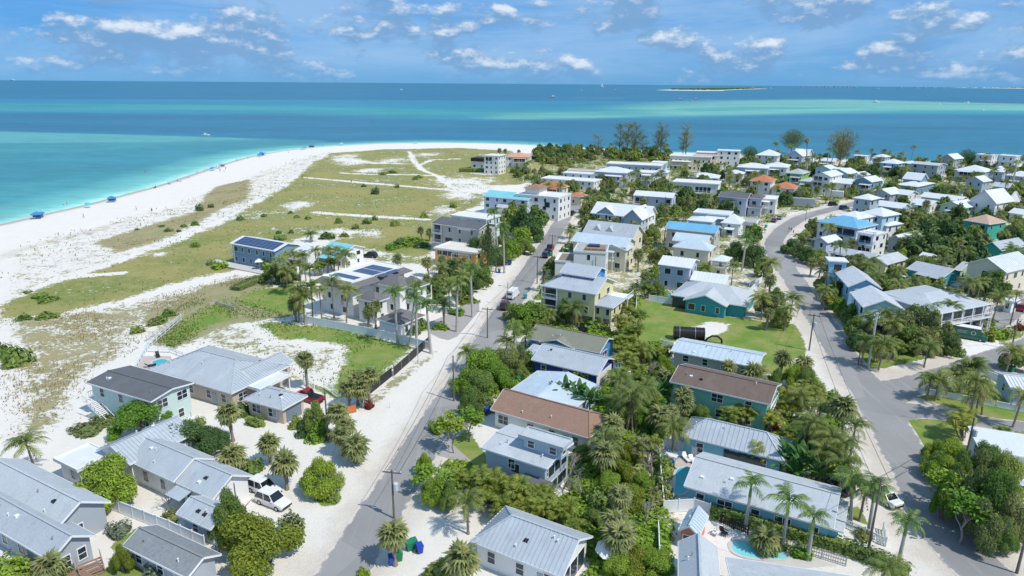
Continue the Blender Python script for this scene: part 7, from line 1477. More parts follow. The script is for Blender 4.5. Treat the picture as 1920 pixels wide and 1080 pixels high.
# ================================================================== CARS
def carpaint(n, c): return mat('car_paint_' + n, c, .25, .05, 1, .6)
M_TYRE = mat('tyre_rubber', (.02, .02, .02), .9); M_RIM = mat('alloy_rim', (.45, .46, .48), .35, .1, 4, .5, metallic=.7); M_LAMP = mat('headlamp_glass', (.7, .72, .74), .1, .05, 3, .6); M_RED = mat('tail_lamp', (.45, .02, .02), .2, .1, 3, .5); M_CARGL = mat('car_glass', (.015, .02, .025), .06, .2, 1, .7)
WHEEL = MB().tube([(0, -.11, 0), (0, .11, 0)], .34, 14).mesh('tyre', M_TYRE); RIM = MB().tube([(0, -.12, 0), (0, .12, 0)], .21, 10).mesh('rim', M_RIM)
def car(label, px, py, rz, kind='suv', col=(.7, .7, .7), cn='white', name=None, cat='car', grp=None):
    """x forward; body is a lofted hull, cabin tapers, wheels turn in their arches"""
    p = G(px, py, .6); t = thing(name or {'suv': 'parked_car', 'sedan': 'parked_car', 'pickup': 'pickup_truck', 'van': 'parked_van'}[kind], label, cat, (*p, .03), rz, grp); m = carpaint(cn, col)
    L, W_, hb, hr = {'suv': (4.7, 1.9, 1.0, 1.75), 'sedan': (4.6, 1.8, .92, 1.42), 'pickup': (5.6, 1.98, 1.08, 1.85), 'van': (6.2, 2.1, 1.15, 2.6)}[kind]
    def hull(secs, mi=0):                        # sections: x, half width low, half width high, z0, z1
        mb = MB(); n = len(secs)
        for x, w0, w1, z0, z1 in secs: mb.v += [(x, -w0, z0), (x, -w1 * 1.0, z0 + (z1 - z0) * .6), (x, -w1 * .92, z1), (x, w1 * .92, z1), (x, w1, z0 + (z1 - z0) * .6), (x, w0, z0)]
        for i in range(n - 1):
            for j in range(6): q = (j + 1) % 6; mb.f.append((i * 6 + j, i * 6 + q, (i + 1) * 6 + q, (i + 1) * 6 + j)); mb.m.append(mi)
        mb.f += [(5, 4, 3, 2, 1, 0), tuple((n - 1) * 6 + j for j in range(6))]; mb.m += [mi, mi]; return mb
    h = L / 2; w = W_ / 2; hood = hb - (.12 if kind != 'van' else -.05)
    put('body', hull([(-h, w * .86, w * .9, .42, hb * .9), (-h + .18, w * .95, w, .32, hb), (-h * .3, w * .97, w, .28, hb), (h * .38, w * .97, w, .28, hb), (h * .62, w * .96, w * .98, .3, hood), (h - .22, w * .92, w * .94, .33, hood - .1), (h, w * .8, w * .84, .42, hood - .24)]).mesh('body', m), t)
    ca, cb = {'suv': (-h + .12, h * .42), 'sedan': (-h * .62, h * .42), 'pickup': (-h * .12, h * .46), 'van': (-h + .06, h * .68)}[kind]; ra, rb = {'suv': (.45, .75), 'sedan': (.65, .8), 'pickup': (.16, .6), 'van': (.08, .5)}[kind]
    cab = MB(); z0 = hb - .03; w1 = w * .95; w2 = w * .78 if kind != 'van' else w * .92
    cab.add([(ca, -w1, z0), (cb, -w1, z0), (cb, w1, z0), (ca, w1, z0), (ca + ra, -w2, hr), (cb - rb, -w2, hr), (cb - rb, w2, hr), (ca + ra, w2, hr)], [(0, 1, 5, 4), (1, 2, 6, 5), (2, 3, 7, 6), (3, 0, 4, 7), (3, 2, 1, 0)])
    put('window_glass', cab.mesh('window_glass', M_CARGL if kind != 'van' else m), t)
    put('roof', MB().add([(ca + ra - .05, -w2 - .02, hr - .02), (cb - rb + .05, -w2 - .02, hr - .02), (cb - rb + .05, w2 + .02, hr - .02), (ca + ra - .05, w2 + .02, hr - .02), (ca + ra + .05, -w2 + .08, hr + .06), (cb - rb - .05, -w2 + .08, hr + .06), (cb - rb - .05, w2 - .08, hr + .06), (ca + ra + .05, w2 - .08, hr + .06)], [(0, 1, 5, 4), (1, 2, 6, 5), (2, 3, 7, 6), (3, 0, 4, 7), (4, 5, 6, 7), (3, 2, 1, 0)]).mesh('roof', m if kind != 'van' else M_WHITEP), t)
    if kind != 'van':
        pil = MB()
        for s in (-1, 1):
            for f in ((0, 0), (.5, .5), (1, 1)): x0 = ca + (cb - ca) * f[0]; x1 = ca + ra + (cb - rb - ca - ra) * f[1]; pil.bar((x0, s * w1, z0), (x1, s * (w2 + .01), hr), .08, .05)
        put('pillar', pil.mesh('pillar', m), t)
    else:
        put('windscreen', MB().add([(cb + .01, -w1 * .9, z0 + .15), (cb + .01, w1 * .9, z0 + .15), (cb - rb + .02, w2 * .9, hr - .12), (cb - rb + .02, -w2 * .9, hr - .12)], [(0, 1, 2, 3)]).mesh('windscreen', M_CARGL), t)
        put('rear_window', MB().box(ca - .02, ca + .02, -.7, .7, 1.5, 2.1).mesh('rear_window', M_CARGL), t)
    if kind == 'pickup': put('cargo_bed', MB().box(-h + .12, ca - .05, -w + .14, w - .14, hb - .02, hb + .015).mesh('cargo_bed', M_BLACK), t)
    for x in (-h * .6, h * .62):
        for s in (-1, 1):
            wh = put('wheel', WHEEL, t, (x, s * (w - .1), .34)); put('rim', RIM, wh)
    for s in (-1, 1):
        put('headlight', MB().box(h - .22, h - .02, s * w * .58 - .17, s * w * .58 + .17, hood - .32, hood - .18).mesh('headlight', M_LAMP), t); put('tail_light', MB().box(-h - .01, -h + .06, s * w * .74 - .1, s * w * .74 + .1, hb * .62, hb * .85).mesh('tail_light', M_RED), t)
        put('mirror', MB().box(cb - .3, cb - .15, s * (w + .02) - .1, s * (w + .02) + .1, hb + .05, hb + .2).mesh('mirror', m), t)
    put('bumper', MB().box(h - .1, h + .05, -w * .78, w * .78, .36, .56).mesh('bumper', M_BLACK), t); put('bumper', MB().box(-h - .05, -h + .1, -w * .8, w * .8, .38, .58).mesh('bumper', M_BLACK), t)
    return t
d2 = math.radians
car('red pickup truck with a black bed cover beside the beige garage', 578, 744, d2(150), 'pickup', (.33, .015, .025), 'red')
car('white off-road car parked behind the sparse bush at the ribbed-roof house', 512, 938, d2(-28), 'suv', (.75, .75, .75), 'white')
car('white estate car with its boot open beside the short palms', 495, 915, d2(-28), 'suv', (.75, .75, .75), 'white')
car('black car on the sand track behind the solar mansion', 693, 479, d2(165), 'suv', (.012, .014, .02), 'black')
car('dark red car parked at the road edge before the white truck', 947, 573, d2(80), 'suv', (.11, .025, .03), 'maroon')
car('small white box van behind the dark red car', 962, 553, d2(70), 'van', (.78, .78, .78), 'white', 'parked_van', 'van').scale = (.85,) * 3
car('blue pickup on the sandy verge near the street pole', 941, 492, d2(175), 'pickup', (.02, .06, .28), 'blue')
car('white car tucked under the pines beside the orange house', 935, 474, d2(165), 'sedan', (.74, .74, .75), 'white')
car('dark blue car at the road side before the white cube house', 1024, 478, d2(75), 'suv', (.03, .05, .10), 'navy')
car('maroon pickup behind the dark blue car by the cube house', 1031, 466, d2(75), 'pickup', (.14, .03, .035), 'maroon')
t = car('dark green delivery van with a round pale emblem parked by the corner thicket', 1818, 630, d2(-35), 'van', (.02, .13, .085), 'green', 'parked_van', 'van')
em = MB(); 
for k in range(20):
    a0_, a1_ = 6.2832 * k / 20, 6.2832 * (k + 1) / 20; em.add([(.55 + .42 * math.cos(a0_), -1.085, 1.62 + .42 * math.sin(a0_)), (.55 + .42 * math.cos(a1_), -1.085, 1.62 + .42 * math.sin(a1_)), (.55 + .33 * math.cos(a1_), -1.085, 1.62 + .33 * math.sin(a1_)), (.55 + .33 * math.cos(a0_), -1.085, 1.62 + .33 * math.sin(a0_))], [(0, 1, 2, 3)])
put('emblem_ring', em.mesh('emblem_ring', M_WHITEP), t)
sm = MB()
for k, (x0, l) in enumerate(((-2.3, 1.9), (-2.3, 1.5), (-2.3, 1.7))): sm.box(x0, x0 + l, -1.086, -1.08, 1.85 - k * .22, 1.95 - k * .22)
stuff(put('side_print', sm.mesh('side_print', mat('pale_green_print', (.35, .50, .42), .5)), t))
car('red car beside the white garage at the frame edge', 1906, 578, d2(150), 'suv', (.28, .015, .03), 'crimson')
car('white car under the carport of the teal-trimmed cottage', 1693, 523, d2(120), 'sedan', (.75, .75, .75), 'white')
car('dark grey car shaded by the banana plants near the long aqua house', 1566, 908, d2(120), 'suv', (.02, .025, .04), 'charcoal')
car('white car with dark windows on the verge behind the tall palms', 1657, 930, d2(110), 'sedan', (.74, .76, .76), 'white')
car('silver off-road car behind the tangled olive trees', 1907, 992, d2(160), 'suv', (.50, .53, .55), 'silver')
car('silver car beneath the tangled tree beside the ribbed white roof', 1905, 915, d2(165), 'sedan', (.48, .50, .52), 'silver')
car('dark blue car beside the bend of the second street', 1583, 390, d2(25), 'suv', (.03, .05, .12), 'navy')
car('black car parked at the far bend behind the clipped bush', 1562, 383, d2(25), 'suv', (.02, .02, .025), 'black')
car('purple car in the drive before the dark-roofed white house', 1452, 413, d2(60), 'sedan', (.12, .06, .14), 'purple'); car('light blue car in the drive beside the purple car', 1462, 408, d2(60), 'sedan', (.25, .33, .45), 'steelblue')
car('white car at the foot of the low rambling house', 1517, 447, d2(110), 'sedan', (.7, .7, .7), 'white')
car('dark car under the yellow house posts', 1098, 613, d2(60), 'sedan', (.02, .02, .03), 'black'); car('grey car on the shell drive of the white wing', 1405, 553, d2(20), 'sedan', (.3, .32, .34), 'grey'); car('black car hidden under trees beside the triple-gabled house street', 1072, 400, d2(70), 'suv', (.02, .02, .025), 'black')
# trailers
def trailer(label, px, py, rz, L, W_, h, m, z=.55):
    p = G(px, py, 0); t = thing('box_trailer', label, 'trailer', (*p, 0), rz); put('body', MB().box(-L / 2, L / 2, -W_ / 2, W_ / 2, z, z + h).mesh('body', m), t)
    for x in (-.55, .55):
        for s in (-1, 1): wh = put('wheel', WHEEL, t, (x, s * (W_ / 2 - .15), .34)); put('rim', RIM, wh)
    put('tow_bar', MB().bar((L / 2, 0, z + .05), (L / 2 + 1.2, 0, z), .12, .1).mesh('tow_bar', M_STEEL), t); put('door', MB().box(-L / 2 - .03, -L / 2, -W_ / 2 + .1, W_ / 2 - .1, z + .1, z + h - .1).mesh('door', M_STEEL), t)
trailer('long grey box trailer by the far bend of the second street', 1498, 388, d2(-25), 12, 3.0, 3.4, mat('grey_trailer_skin', (.38, .40, .42), .5, .08)); trailer('white box trailer half hidden by bushes near the far bend', 1565, 371, d2(-30), 7, 2.6, 2.8, M_WHITEP)
# the black tank and hose on the green lot
p = G(1291, 636); t = thing('storage_tank', 'big black ribbed cylinder with straps lying on the green lot', 'tank', (*p, 0), d2(-8)); tb = MB()
tb.tube([(-3.1, 0, 1.35), (-3.05, 0, 1.35), (3.05, 0, 1.35), (3.1, 0, 1.35)], [1.0, 1.25, 1.25, 1.0], 20); put('drum', tb.mesh('drum', M_BLACK), t)
for k in range(9): put('rib', MB().tube([(-2.8 + k * .7, 0, 1.35), (-2.7 + k * .7, 0, 1.35)], 1.30, 20).mesh('rib', M_BLACK), t)
for x in (-2.0, 1.1): put('strap', MB().tube([(x, 0, 1.35), (x + .08, 0, 1.35)], 1.325, 20).mesh('strap', M_STEEL), t)
for x in (-2, 2): put('cradle', MB().box(x - .15, x + .15, -1.0, 1.0, 0, .35).mesh('cradle', M_WOOD), t)
p = G(1337, 643); t = thing('hose', 'thick black bent hose arching beside the black cylinder', 'hose', (*p, 0), d2(-8)); put('pipe', MB().tube([(-1.6, 0, .2), (-1.2, 0, .9), (-.3, 0, 1.5), (.8, 0, 1.45), (1.6, 0, .8), (1.7, 0, .1)], .2, 8).mesh('pipe', M_BLACK), t); put('base', MB().box(-2.8, -1.2, -.5, .5, 0, .4).mesh('base', M_BLACK), t)

# ================================================================== POLES, LAMPS, WIRES, SIGNS
TIPS = {}
def pole(key, label, px, py, h, arm=True, m=M_POLE, r=.15, transformer=False, lamp=False, az=0.0, arms=1):
    p = G(px, py); t = thing('utility_pole', label, 'utility pole', (*p, 0), az); put('post', MB().tube([(0, 0, -.2), (0, 0, h)], [r, r * .7], 8).mesh('post', m), t); tip = []
    for k in range(arms if arm else 0):
        z = h - .35 - k * .9; put('crossarm', MB().box(-1.15, 1.15, -.07, .07, z - .07, z + .07).mesh('crossarm', M_POLE if m is not M_POLEC else M_STEEL), t)
        for x in (-1.05, -.35, .35, 1.05): put('insulator', MB().lathe([(.05, 0), (.07, .1), (.03, .2)], 6).mesh('insulator', M_FRAME), t, (x, 0, z + .07))
    if transformer: put('transformer', MB().lathe([(.28, 0), (.3, .05), (.3, .9), (.2, 1.0)], 10).mesh('transformer', mat('transformer_grey', (.52, .55, .57), .5)), t, (.42, -.1, h - 2.6))
    if lamp:
        put('lamp_arm', MB().tube([(0, 0, h - 1.4), (-.8, 0, h - 1.0), (-1.7, 0, h - .9)], .045, 6).mesh('lamp_arm', M_STEEL), t); put('lamp_head', MB().box(-2.3, -1.65, -.14, .14, h - .98, h - .84).mesh('lamp_head', M_STEEL), t)
    TIPS[key] = (p, h, az); return t
AZ1 = d2(-10)
pole('a', 'timber utility pole between the near palm and the bins', 739, 972, 6.6, True, az=AZ1, transformer=True); pole('b', 'utility pole among the bright round trees', 851, 752, 8.0, False, az=AZ1, lamp=False)
pole('c', 'utility pole with a street lamp at the road edge by the small palm yard', 914, 634, 6.6, True, az=AZ1, lamp=True); pole('d', 'slender lamp post beside the dark red car', 952, 572, 5.6, False, m=M_POLE, r=.09, az=AZ1, lamp=True); pole('e', 'utility pole near the date palm and blue tower house', 1007, 532, 7.6, True, az=AZ1); pole('f', 'far utility pole beside the maroon pickup', 1035, 487, 7.6, True, az=AZ1)
pole('p', 'timber pole among the bushes near the beige garage', 616, 828, 8.0, False, az=AZ1); pole('q', 'pale thin pole by the black construction fence', 784, 680, 8.4, False, m=M_POLEC, r=.08, az=AZ1); pole('z', 'bare thin post behind the near yellow-green tree', 449, 990, 6.0, False, az=0, r=.1)
pole('g', 'tall pale concrete utility pole on the corner lawn', 1628, 687, 10.6, True, M_POLEC, .24, az=d2(35), arms=2); pole('h', 'timber utility pole with a pale crossarm at the green lot corner', 1517, 657, 7.6, True, az=d2(-25), transformer=True); pole('i', 'tall timber pole beside the tall palms at the second street', 1627, 1037, 9.5, False, az=0); pole('j', 'timber pole with a round transformer in the tangled trees', 1800, 905, 9.5, False, az=0, transformer=True)
pole('k', 'timber pole beside the corner lawn palms', 1896, 655, 6.5, False, az=0); pole('l', 'pole with pale equipment in the palms of the second street', 1541, 574, 8.6, True, az=d2(-20)); pole('m', 'slim timber pole between the cupola house and lavender house', 1643, 540, 6.0, False, az=0); pole('n', 'slim timber pole at the teal-trimmed cottage', 1762, 530, 7.0, False, az=0); pole('o', 'slim timber pole before the large white gabled house', 1866, 545, 7.5, False, az=0)
pole('r', 'pale tall pole rising from the far bushes', 1626, 327, 12, False, M_POLEC, .2); pole('s', 'pale tall pole in front of the very wide white roof', 1897, 357, 15, False, M_POLEC, .2); pole('t', 'far pole at the end of the street', 1245, 412, 9, False, az=0); pole('u', 'small timber pole leaning by the thicket at the corner', 1609, 683, 5.0, False, az=0, r=.1); pole('v', 'dark post at the frame corner near the silver off-road car', 1906, 1075, 5.5, False, az=0, r=.16); pole('w', 'lamp pole at the bend of the second street', 1510, 415, 7, False, az=0, r=.1); pole('y', 'slim pole between the far gardens', 1303, 352, 8, False, az=0, r=.12)
def wire(a, b, off, label, zoff=0, sag=.6):
    (p, h, az), (q, k, bz) = TIPS[a], TIPS[b]; P_ = Vector((p[0] + math.cos(az) * off, p[1] + math.sin(az) * off, h - .2 + zoff)); Q = Vector((q[0] + math.cos(bz) * off, q[1] + math.sin(bz) * off, k - .2 + zoff))
    pts = [P_.lerp(Q, t / 12) - Vector((0, 0, sag * 4 * t / 12 * (1 - t / 12))) for t in range(13)]; pts = [x - P_ for x in pts]
    t = thing('power_line', label, 'wire', P_, me=MB().tube(pts, .028, 4).mesh('power_line', M_BLACK))
for a, b, n in (('a', 'b', 'from the near palm to the round trees'), ('b', 'c', 'from the round trees to the lamp pole'), ('c', 'e', 'from the lamp pole to the date palm pole'), ('e', 'f', 'from the date palm pole to the maroon pickup'), ('h', 'l', 'from the green lot corner up the second street'), ('g', 'h', 'across the street to the tall pale pole'), ('i', 'h', 'from the tall palms to the green lot corner'), ('g', 'k', 'from the tall pale pole along the side street'), ('j', 'i', 'from the transformer in the tangled trees to the tall palms')):
    for o_, w_ in ((-.9, 'outer'), (.9, 'inner')): wire(a, b, o_, f'thin {"western" if o_ < 0 else "eastern"} power line {n}', 0, .7)
def sign(label, px, py, h, wd, hh, col, rz, txt=None, tcol=None):
    p = G(px, py); t = thing('street_sign', label, 'sign', (*p, 0), rz); put('post', MB().lathe([(.03, 0), (.03, h)], 6).mesh('post', M_STEEL), t); put('plate', MB().box(-wd / 2, wd / 2, -.05, -.03, h - hh, h).mesh('plate', mat('sign_' + col[0], col[1], .5)), t)
sign('green street name sign at the corner lawn edge', 1664, 690, 2.8, .9, .25, ('green', (.03, .25, .16)), .3); sign('small white notice sign on the verge by the corner lawn', 1730, 684, 1.8, .35, .5, ('white', (.75, .75, .75)), .3); sign('round-topped stop sign back at the small side street', 1490, 508, 2.6, .6, .6, ('grey', (.4, .4, .42)), .2)
sign('thin street sign at the fork by the shrubby lawn', 1717, 786, 2.6, .7, .2, ('green', (.03, .25, .16)), .1); sign('white marker post on the sandy verge beside the red shrub', 731, 765, 1.1, .12, .5, ('white', (.75, .75, .75)), 0); sign('white notice by the van driveway', 1912, 634, 1.4, .3, .4, ('white', (.75, .75, .75)), .2)
def letterbox(label, px, py):
    p = G(px, py); t = thing('letterbox', label, 'letterbox', (*p, 0), 1.2); put('post', MB().box(-.06, .06, -.06, .06, 0, 1.05).mesh('post', M_WOOD), t); put('box', MB().box(-.12, .12, -.28, .28, 1.05, 1.3).mesh('box', M_BLACK), t)
letterbox('dark letterbox on a post at the mansion drive', 857, 613); letterbox('letterbox on the verge behind the blue pickup', 884, 512); letterbox('letterbox at the sandy verge near the palm cluster', 656, 762)

# ================================================================== BINS
def bin_(label, px, py, col, rz, grp='wheeled bins by the street'):
    m = mat('bin_' + col[0], col[1], .45, .08, 2, .4); p = G(px, py); t = thing('wheeled_bin', label, 'bin', (*p, 0), rz, grp)
    b = MB(); b.add([(-.27, -.3, .06), (.27, -.3, .06), (.27, .28, .06), (-.27, .28, .06), (-.36, -.4, 1.02), (.36, -.4, 1.02), (.36, .38, 1.02), (-.36, .38, 1.02)], [(0, 3, 2, 1), (4, 5, 6, 7), (0, 1, 5, 4), (1, 2, 6, 5), (2, 3, 7, 6), (3, 0, 4, 7)]); put('body', b.mesh('body', m), t)
    put('lid', MB().add([(-.38, -.44, 1.02), (.38, -.44, 1.02), (.38, .4, 1.1), (-.38, .4, 1.1), (-.36, -.42, 1.09), (.36, -.42, 1.09), (.36, .38, 1.17), (-.36, .38, 1.17)], [(0, 1, 5, 4), (1, 2, 6, 5), (2, 3, 7, 6), (3, 0, 4, 7), (4, 5, 6, 7), (3, 2, 1, 0)]).mesh('lid', m), t)
    put('handle', MB().bar((-.28, .46, 1.02), (.28, .46, 1.02), .05, .05).mesh('handle', m), t)
    for s in (-1, 1): put('wheel', MB().tube([(s * .3 - .03, .3, .12), (s * .3 + .03, .3, .12)], .13, 10).mesh('wheel', M_TYRE), t)
GR = ('green', (.015, .20, .10)); BL = ('blue', (.02, .06, .38)); TL = ('teal', (.02, .28, .30)); 
bin_('blue wheeled bin nearest the road by the near palm', 735, 1058, BL, .3); bin_('green wheeled bin next to the blue one by the near palm', 749, 1050, GR, .3); bin_('first green bin of the pair behind the near palm', 768, 1031, GR, .5); bin_('second green bin between its pair and the blue bin', 776, 1027, GR, .5); bin_('blue wheeled bin at the end of the row behind the near palm', 787, 1036, BL, .5)
bin_('blue wheeled bin lying open by the pinkish brown roof', 913, 776, BL, .2); bin_('blue wheeled bin on the verge behind the blue pickup', 936, 512, BL, 0); bin_('teal bin behind the white box van', 985, 560, TL, .4); bin_('green bin at the wall of the mint house', 328, 783, TL, .2); bin_('blue bin at the wall of the mint house', 316, 786, BL, .2); bin_('green bin by the date palm and pole', 1033, 480, TL, .2); bin_('green bin before the smooth pale blue roof', 972, 717, GR, .2); bin_('teal bin beside the purple car', 1436, 427, TL, .2); bin_('green bin next to the palm at the side street', 1896, 697, GR, .2); bin_('blue bin under the near yellow-green tree', 505, 1070, BL, .2); bin_('blue bin at the far street end', 1016, 441, BL, .2)
def acunit(label, px, py, z=0):
    p = G(px, py); t = thing('air_conditioner', label, 'air conditioner', (*p, z), .4); put('cabinet', MB().box(-.42, .42, -.42, .42, 0, .85).mesh('cabinet', mat('pale_metal_cabinet', (.45, .47, .48), .5)), t); put('fan_grille', MB().lathe([(.33, .85), (.33, .89), (.1, .9)], 12).mesh('fan_grille', M_BLACK), t)
acunit('pale grey air conditioner beside the beige garage wall', 476, 770); acunit('white air conditioner by the dark brown-roofed green house', 1358, 765); acunit('dark cooking barrel grill by the mint house wall', 354, 780)
# a small orange awning-like board by the near palms
p = G(660, 775); t = thing('orange_board', 'small orange canvas screen among the short palms by the street', 'screen', (*p, 0), .6); put('panel', MB().box(-.7, .7, -.04, .04, .2, 1.3).mesh('panel', mat('orange_canvas', (.62, .17, .05), .8)), t)
for x in (-.68, .68): put('post', MB().box(x - .04, x + .04, -.05, .05, 0, 1.35).mesh('post', M_WOOD), t)
for px, py, l in ((1158, 637, 'a'), (1275, 640, 'b')): pass

# ================================================================== PEOPLE AND THINGS ON THE BEACH
SKIN = mat('skin', (.42, .25, .17), .6); HAIR = mat('dark_hair', (.05, .035, .025), .7)
def person_meshes(pose):
    J = {'stand': dict(pel=(0, 0, .92), ch=(0, 0, 1.32), nk=(0, 0, 1.48), hd=(0, .01, 1.62), tp=(0, .01, 1.75), hipL=(-.10, 0, .90), knL=(-.11, -.03, .50), ftL=(-.12, 0, .07), toL=(-.13, -.17, .03), hipR=(.10, 0, .90), knR=(.11, .02, .50), ftR=(.12, .03, .07), toR=(.13, -.14, .03), shL=(-.19, 0, 1.42), elL=(-.26, .03, 1.13), haL=(-.27, -.05, .86), shR=(.19, 0, 1.42), elR=(.26, .03, 1.13), haR=(.27, -.05, .86)),
         'walk': dict(pel=(0, 0, .91), ch=(0, -.03, 1.31), nk=(0, -.04, 1.47), hd=(0, -.05, 1.61), tp=(0, -.05, 1.74), hipL=(-.10, 0, .89), knL=(-.10, -.20, .52), ftL=(-.10, -.33, .10), toL=(-.10, -.50, .09), hipR=(.10, 0, .89), knR=(.10, .05, .49), ftR=(.10, .33, .12), toR=(.10, .22, .03), shL=(-.19, -.03, 1.41), elL=(-.24, .14, 1.15), haL=(-.23, .12, .90), shR=(.19, -.03, 1.41), elR=(.24, -.14, 1.14), haR=(.22, -.32, .95)),
         'sit': dict(pel=(0, .1, .14), ch=(0, .24, .52), nk=(0, .25, .68), hd=(0, .23, .82), tp=(0, .22, .95), hipL=(-.10, .06, .13), knL=(-.13, -.28, .36), ftL=(-.13, -.55, .06), toL=(-.13, -.70, .10), hipR=(.10, .06, .13), knR=(.13, -.28, .34), ftR=(.13, -.60, .06), toR=(.13, -.76, .10), shL=(-.19, .24, .62), elL=(-.27, .36, .36), haL=(-.26, .44, .06), shR=(.19, .24, .62), elR=(.26, .06, .42), haR=(.18, -.15, .40))}[pose]
    names = list(J); E_ = [('pel', 'ch'), ('ch', 'nk'), ('nk', 'hd'), ('hd', 'tp'), ('pel', 'hipL'), ('hipL', 'knL'), ('knL', 'ftL'), ('ftL', 'toL'), ('pel', 'hipR'), ('hipR', 'knR'), ('knR', 'ftR'), ('ftR', 'toR'), ('ch', 'shL'), ('shL', 'elL'), ('elL', 'haL'), ('ch', 'shR'), ('shR', 'elR'), ('elR', 'haR')]
    RR = dict(pel=.14, ch=.15, nk=.06, hd=.105, tp=.075, hip=.095, kn=.06, ft=.042, to=.035, sh=.065, el=.042, ha=.036)
    me = bpy.data.meshes.new('person'); me.from_pydata([J[n] for n in names], [(names.index(a), names.index(b)) for a, b in E_], []); o = bpy.data.objects.new('tmp', me); COL.objects.link(o)
    o.modifiers.new('s', 'SKIN'); 
    for i, n in enumerate(names): r = RR[n[:-1] if n[-1] in 'LR' else n]; me.skin_vertices[0].data[i].radius = (r, r)
    me.skin_vertices[0].data[0].use_root = True; o.modifiers.new('u', 'SUBSURF').levels = 1
    dg = bpy.context.evaluated_depsgraph_get(); ev = o.evaluated_get(dg); body = bpy.data.meshes.new_from_object(ev); body.name = 'person'; body.materials.clear(); body.materials.append(SKIN); bpy.data.objects.remove(o)
    V3 = Vector
    sh = MB(); sh.tube([V3(J['ch']).lerp(V3(J['pel']), .9), V3(J['pel']) + (V3(J['hipL']) + V3(J['hipR']) - 2 * V3(J['pel'])) * .1], [.165, .17], 10)
    for s in 'LR': sh.tube([J['hip' + s], V3(J['hip' + s]).lerp(V3(J['kn' + s]), .6)], [.115, .095], 8)
    top = MB(); top.tube([V3(J['ch']) + V3((0, 0, .10)), J['ch'], V3(J['ch']).lerp(V3(J['pel']), .85)], [.13, .175, .16], 10)
    for s in 'LR': top.tube([J['sh' + s], V3(J['sh' + s]).lerp(V3(J['el' + s]), .55)], [.085, .065], 7)
    hair = MB(); h = V3(J['hd']); hair.lathe([(.118, .0), (.125, .06), (.10, .13), (.04, .165)], 9, (h.x, h.y + .02, h.z - .0))
    face = MB(); 
    for s in (-.04, .04): face.box(h.x + s - .012, h.x + s + .012, h.y - .112, h.y - .098, h.z + .0, h.z + .02)
    return body, sh, top, hair, face
PM = {k: person_meshes(k) for k in ('stand', 'walk', 'sit')}
CL = {'blue': (.05, .12, .4), 'red': (.45, .05, .05), 'white': (.75, .75, .75), 'black': (.02, .02, .025), 'yellow': (.7, .5, .08), 'teal': (.04, .35, .38), 'pink': (.6, .22, .3), 'grey': (.3, .31, .33)}
PC = {}
def person(label, px, py, pose, rz, top, bottom, z=0, grp=None, s=1.0):
    p = G(px, py, max(z, 0)); body, sh, tp, hair, face = PM[pose]; t = put('person', body, None, (*p, z), (0, 0, rz), (s, s, s)); t['label'] = label; t['category'] = 'person'
    if grp: t['group'] = grp
    def cl(part, mb, c):
        k = (pose, part, c)
        if k not in PC: PC[k] = mb.mesh(part, HAIR if part in ('hair', 'eyes') else mat('cloth_' + c, CL[c], .85))
        return put(part, PC[k], t)
    cl('shorts', sh, bottom); cl('hair', hair, 'h'); cl('eyes', face, 'h')
    if top: cl('shirt', tp, top)
gB = 'people on the beach'
for a in (('person in a black shirt standing alone on the wide near sand', 285, 398, 'stand', .5, 'black', 'black'), ('person in pale clothes standing near the grass on the near sand', 256, 394, 'stand', 1.5, 'white', 'grey'), ('person in yellow walking below the blue canopy', 157, 409, 'walk', 2.5, 'yellow', 'grey'), ('person in a white shirt wading at the near shore', 120, 386, 'stand', 1, 'white', 'blue'), ('bare-chested person in red shorts at the near shore', 126, 385, 'stand', 2, None, 'red'),
          ('person in dark clothes sitting between towels mid beach', 292, 351, 'sit', 1, 'black', 'black'), ('person in teal sitting by the dark towel mid beach', 316, 344, 'sit', 2, 'teal', 'black'), ('person in red sitting by the red towel', 333, 340, 'sit', .6, 'red', 'red'), ('person walking along the mid waterline in white', 370, 325, 'walk', 1.1, 'white', 'blue'), ('person standing beside the grey beach tent in blue', 413, 322, 'stand', .2, 'blue', 'grey'), ('person in pink standing behind the grey beach tent', 423, 318, 'stand', 1.2, 'pink', 'black'),
          ('person in black walking towards the blue umbrellas', 444, 303, 'walk', 2.2, 'black', 'grey'), ('person in red seated before the blue umbrellas', 465, 297, 'sit', .3, 'red', 'black'), ('person in white seated near the far umbrellas', 541, 286, 'sit', 1.3, 'white', 'blue'), ('person in grey walking at the far waterline', 605, 275, 'walk', 1.6, 'grey', 'black'), ('person in white standing on the point beach', 766, 267, 'stand', 1.6, 'white', 'white'), ('first of two white-clad people on the far point', 956, 268, 'stand', 1.6, 'white', 'white'), ('second of two white-clad people on the far point, taller', 960, 268, 'walk', .6, 'white', 'grey'), ('person in teal standing on the far beach before the thicket', 993, 271, 'stand', .6, 'teal', 'black'), ('person in yellow on the far beach near the casuarinas', 1021, 272, 'walk', .6, 'yellow', 'black'),
          ('person in red walking the meadow path', 659, 344, 'walk', .6, 'red', 'black'), ('swimmer in dark shorts standing in the shallows', 272, 322, 'stand', .6, None, 'black')): person(*a, z=-.9 if 'swimmer' in a[0] else 0, grp=gB)
person('person in a pink top walking down the second street', 1479, 434, 'walk', .2, 'pink', 'black', .04, 'pair walking in the street'); person('person in a red top walking beside the one in pink', 1483, 435, 'walk', .2, 'red', 'black', .04, 'pair walking in the street'); person('person in dark clothes at the side street verge', 1487, 440, 'stand', 1, 'black', 'black', .03)
M_UBL = mat('blue_umbrella', (.07, .22, .46), .7); M_ULB = mat('light_blue_umbrella', (.12, .42, .62), .7); M_UGR = mat('grey_umbrella', (.42, .46, .5), .7); M_UTE = mat('teal_umbrella', (.08, .42, .44), .7)
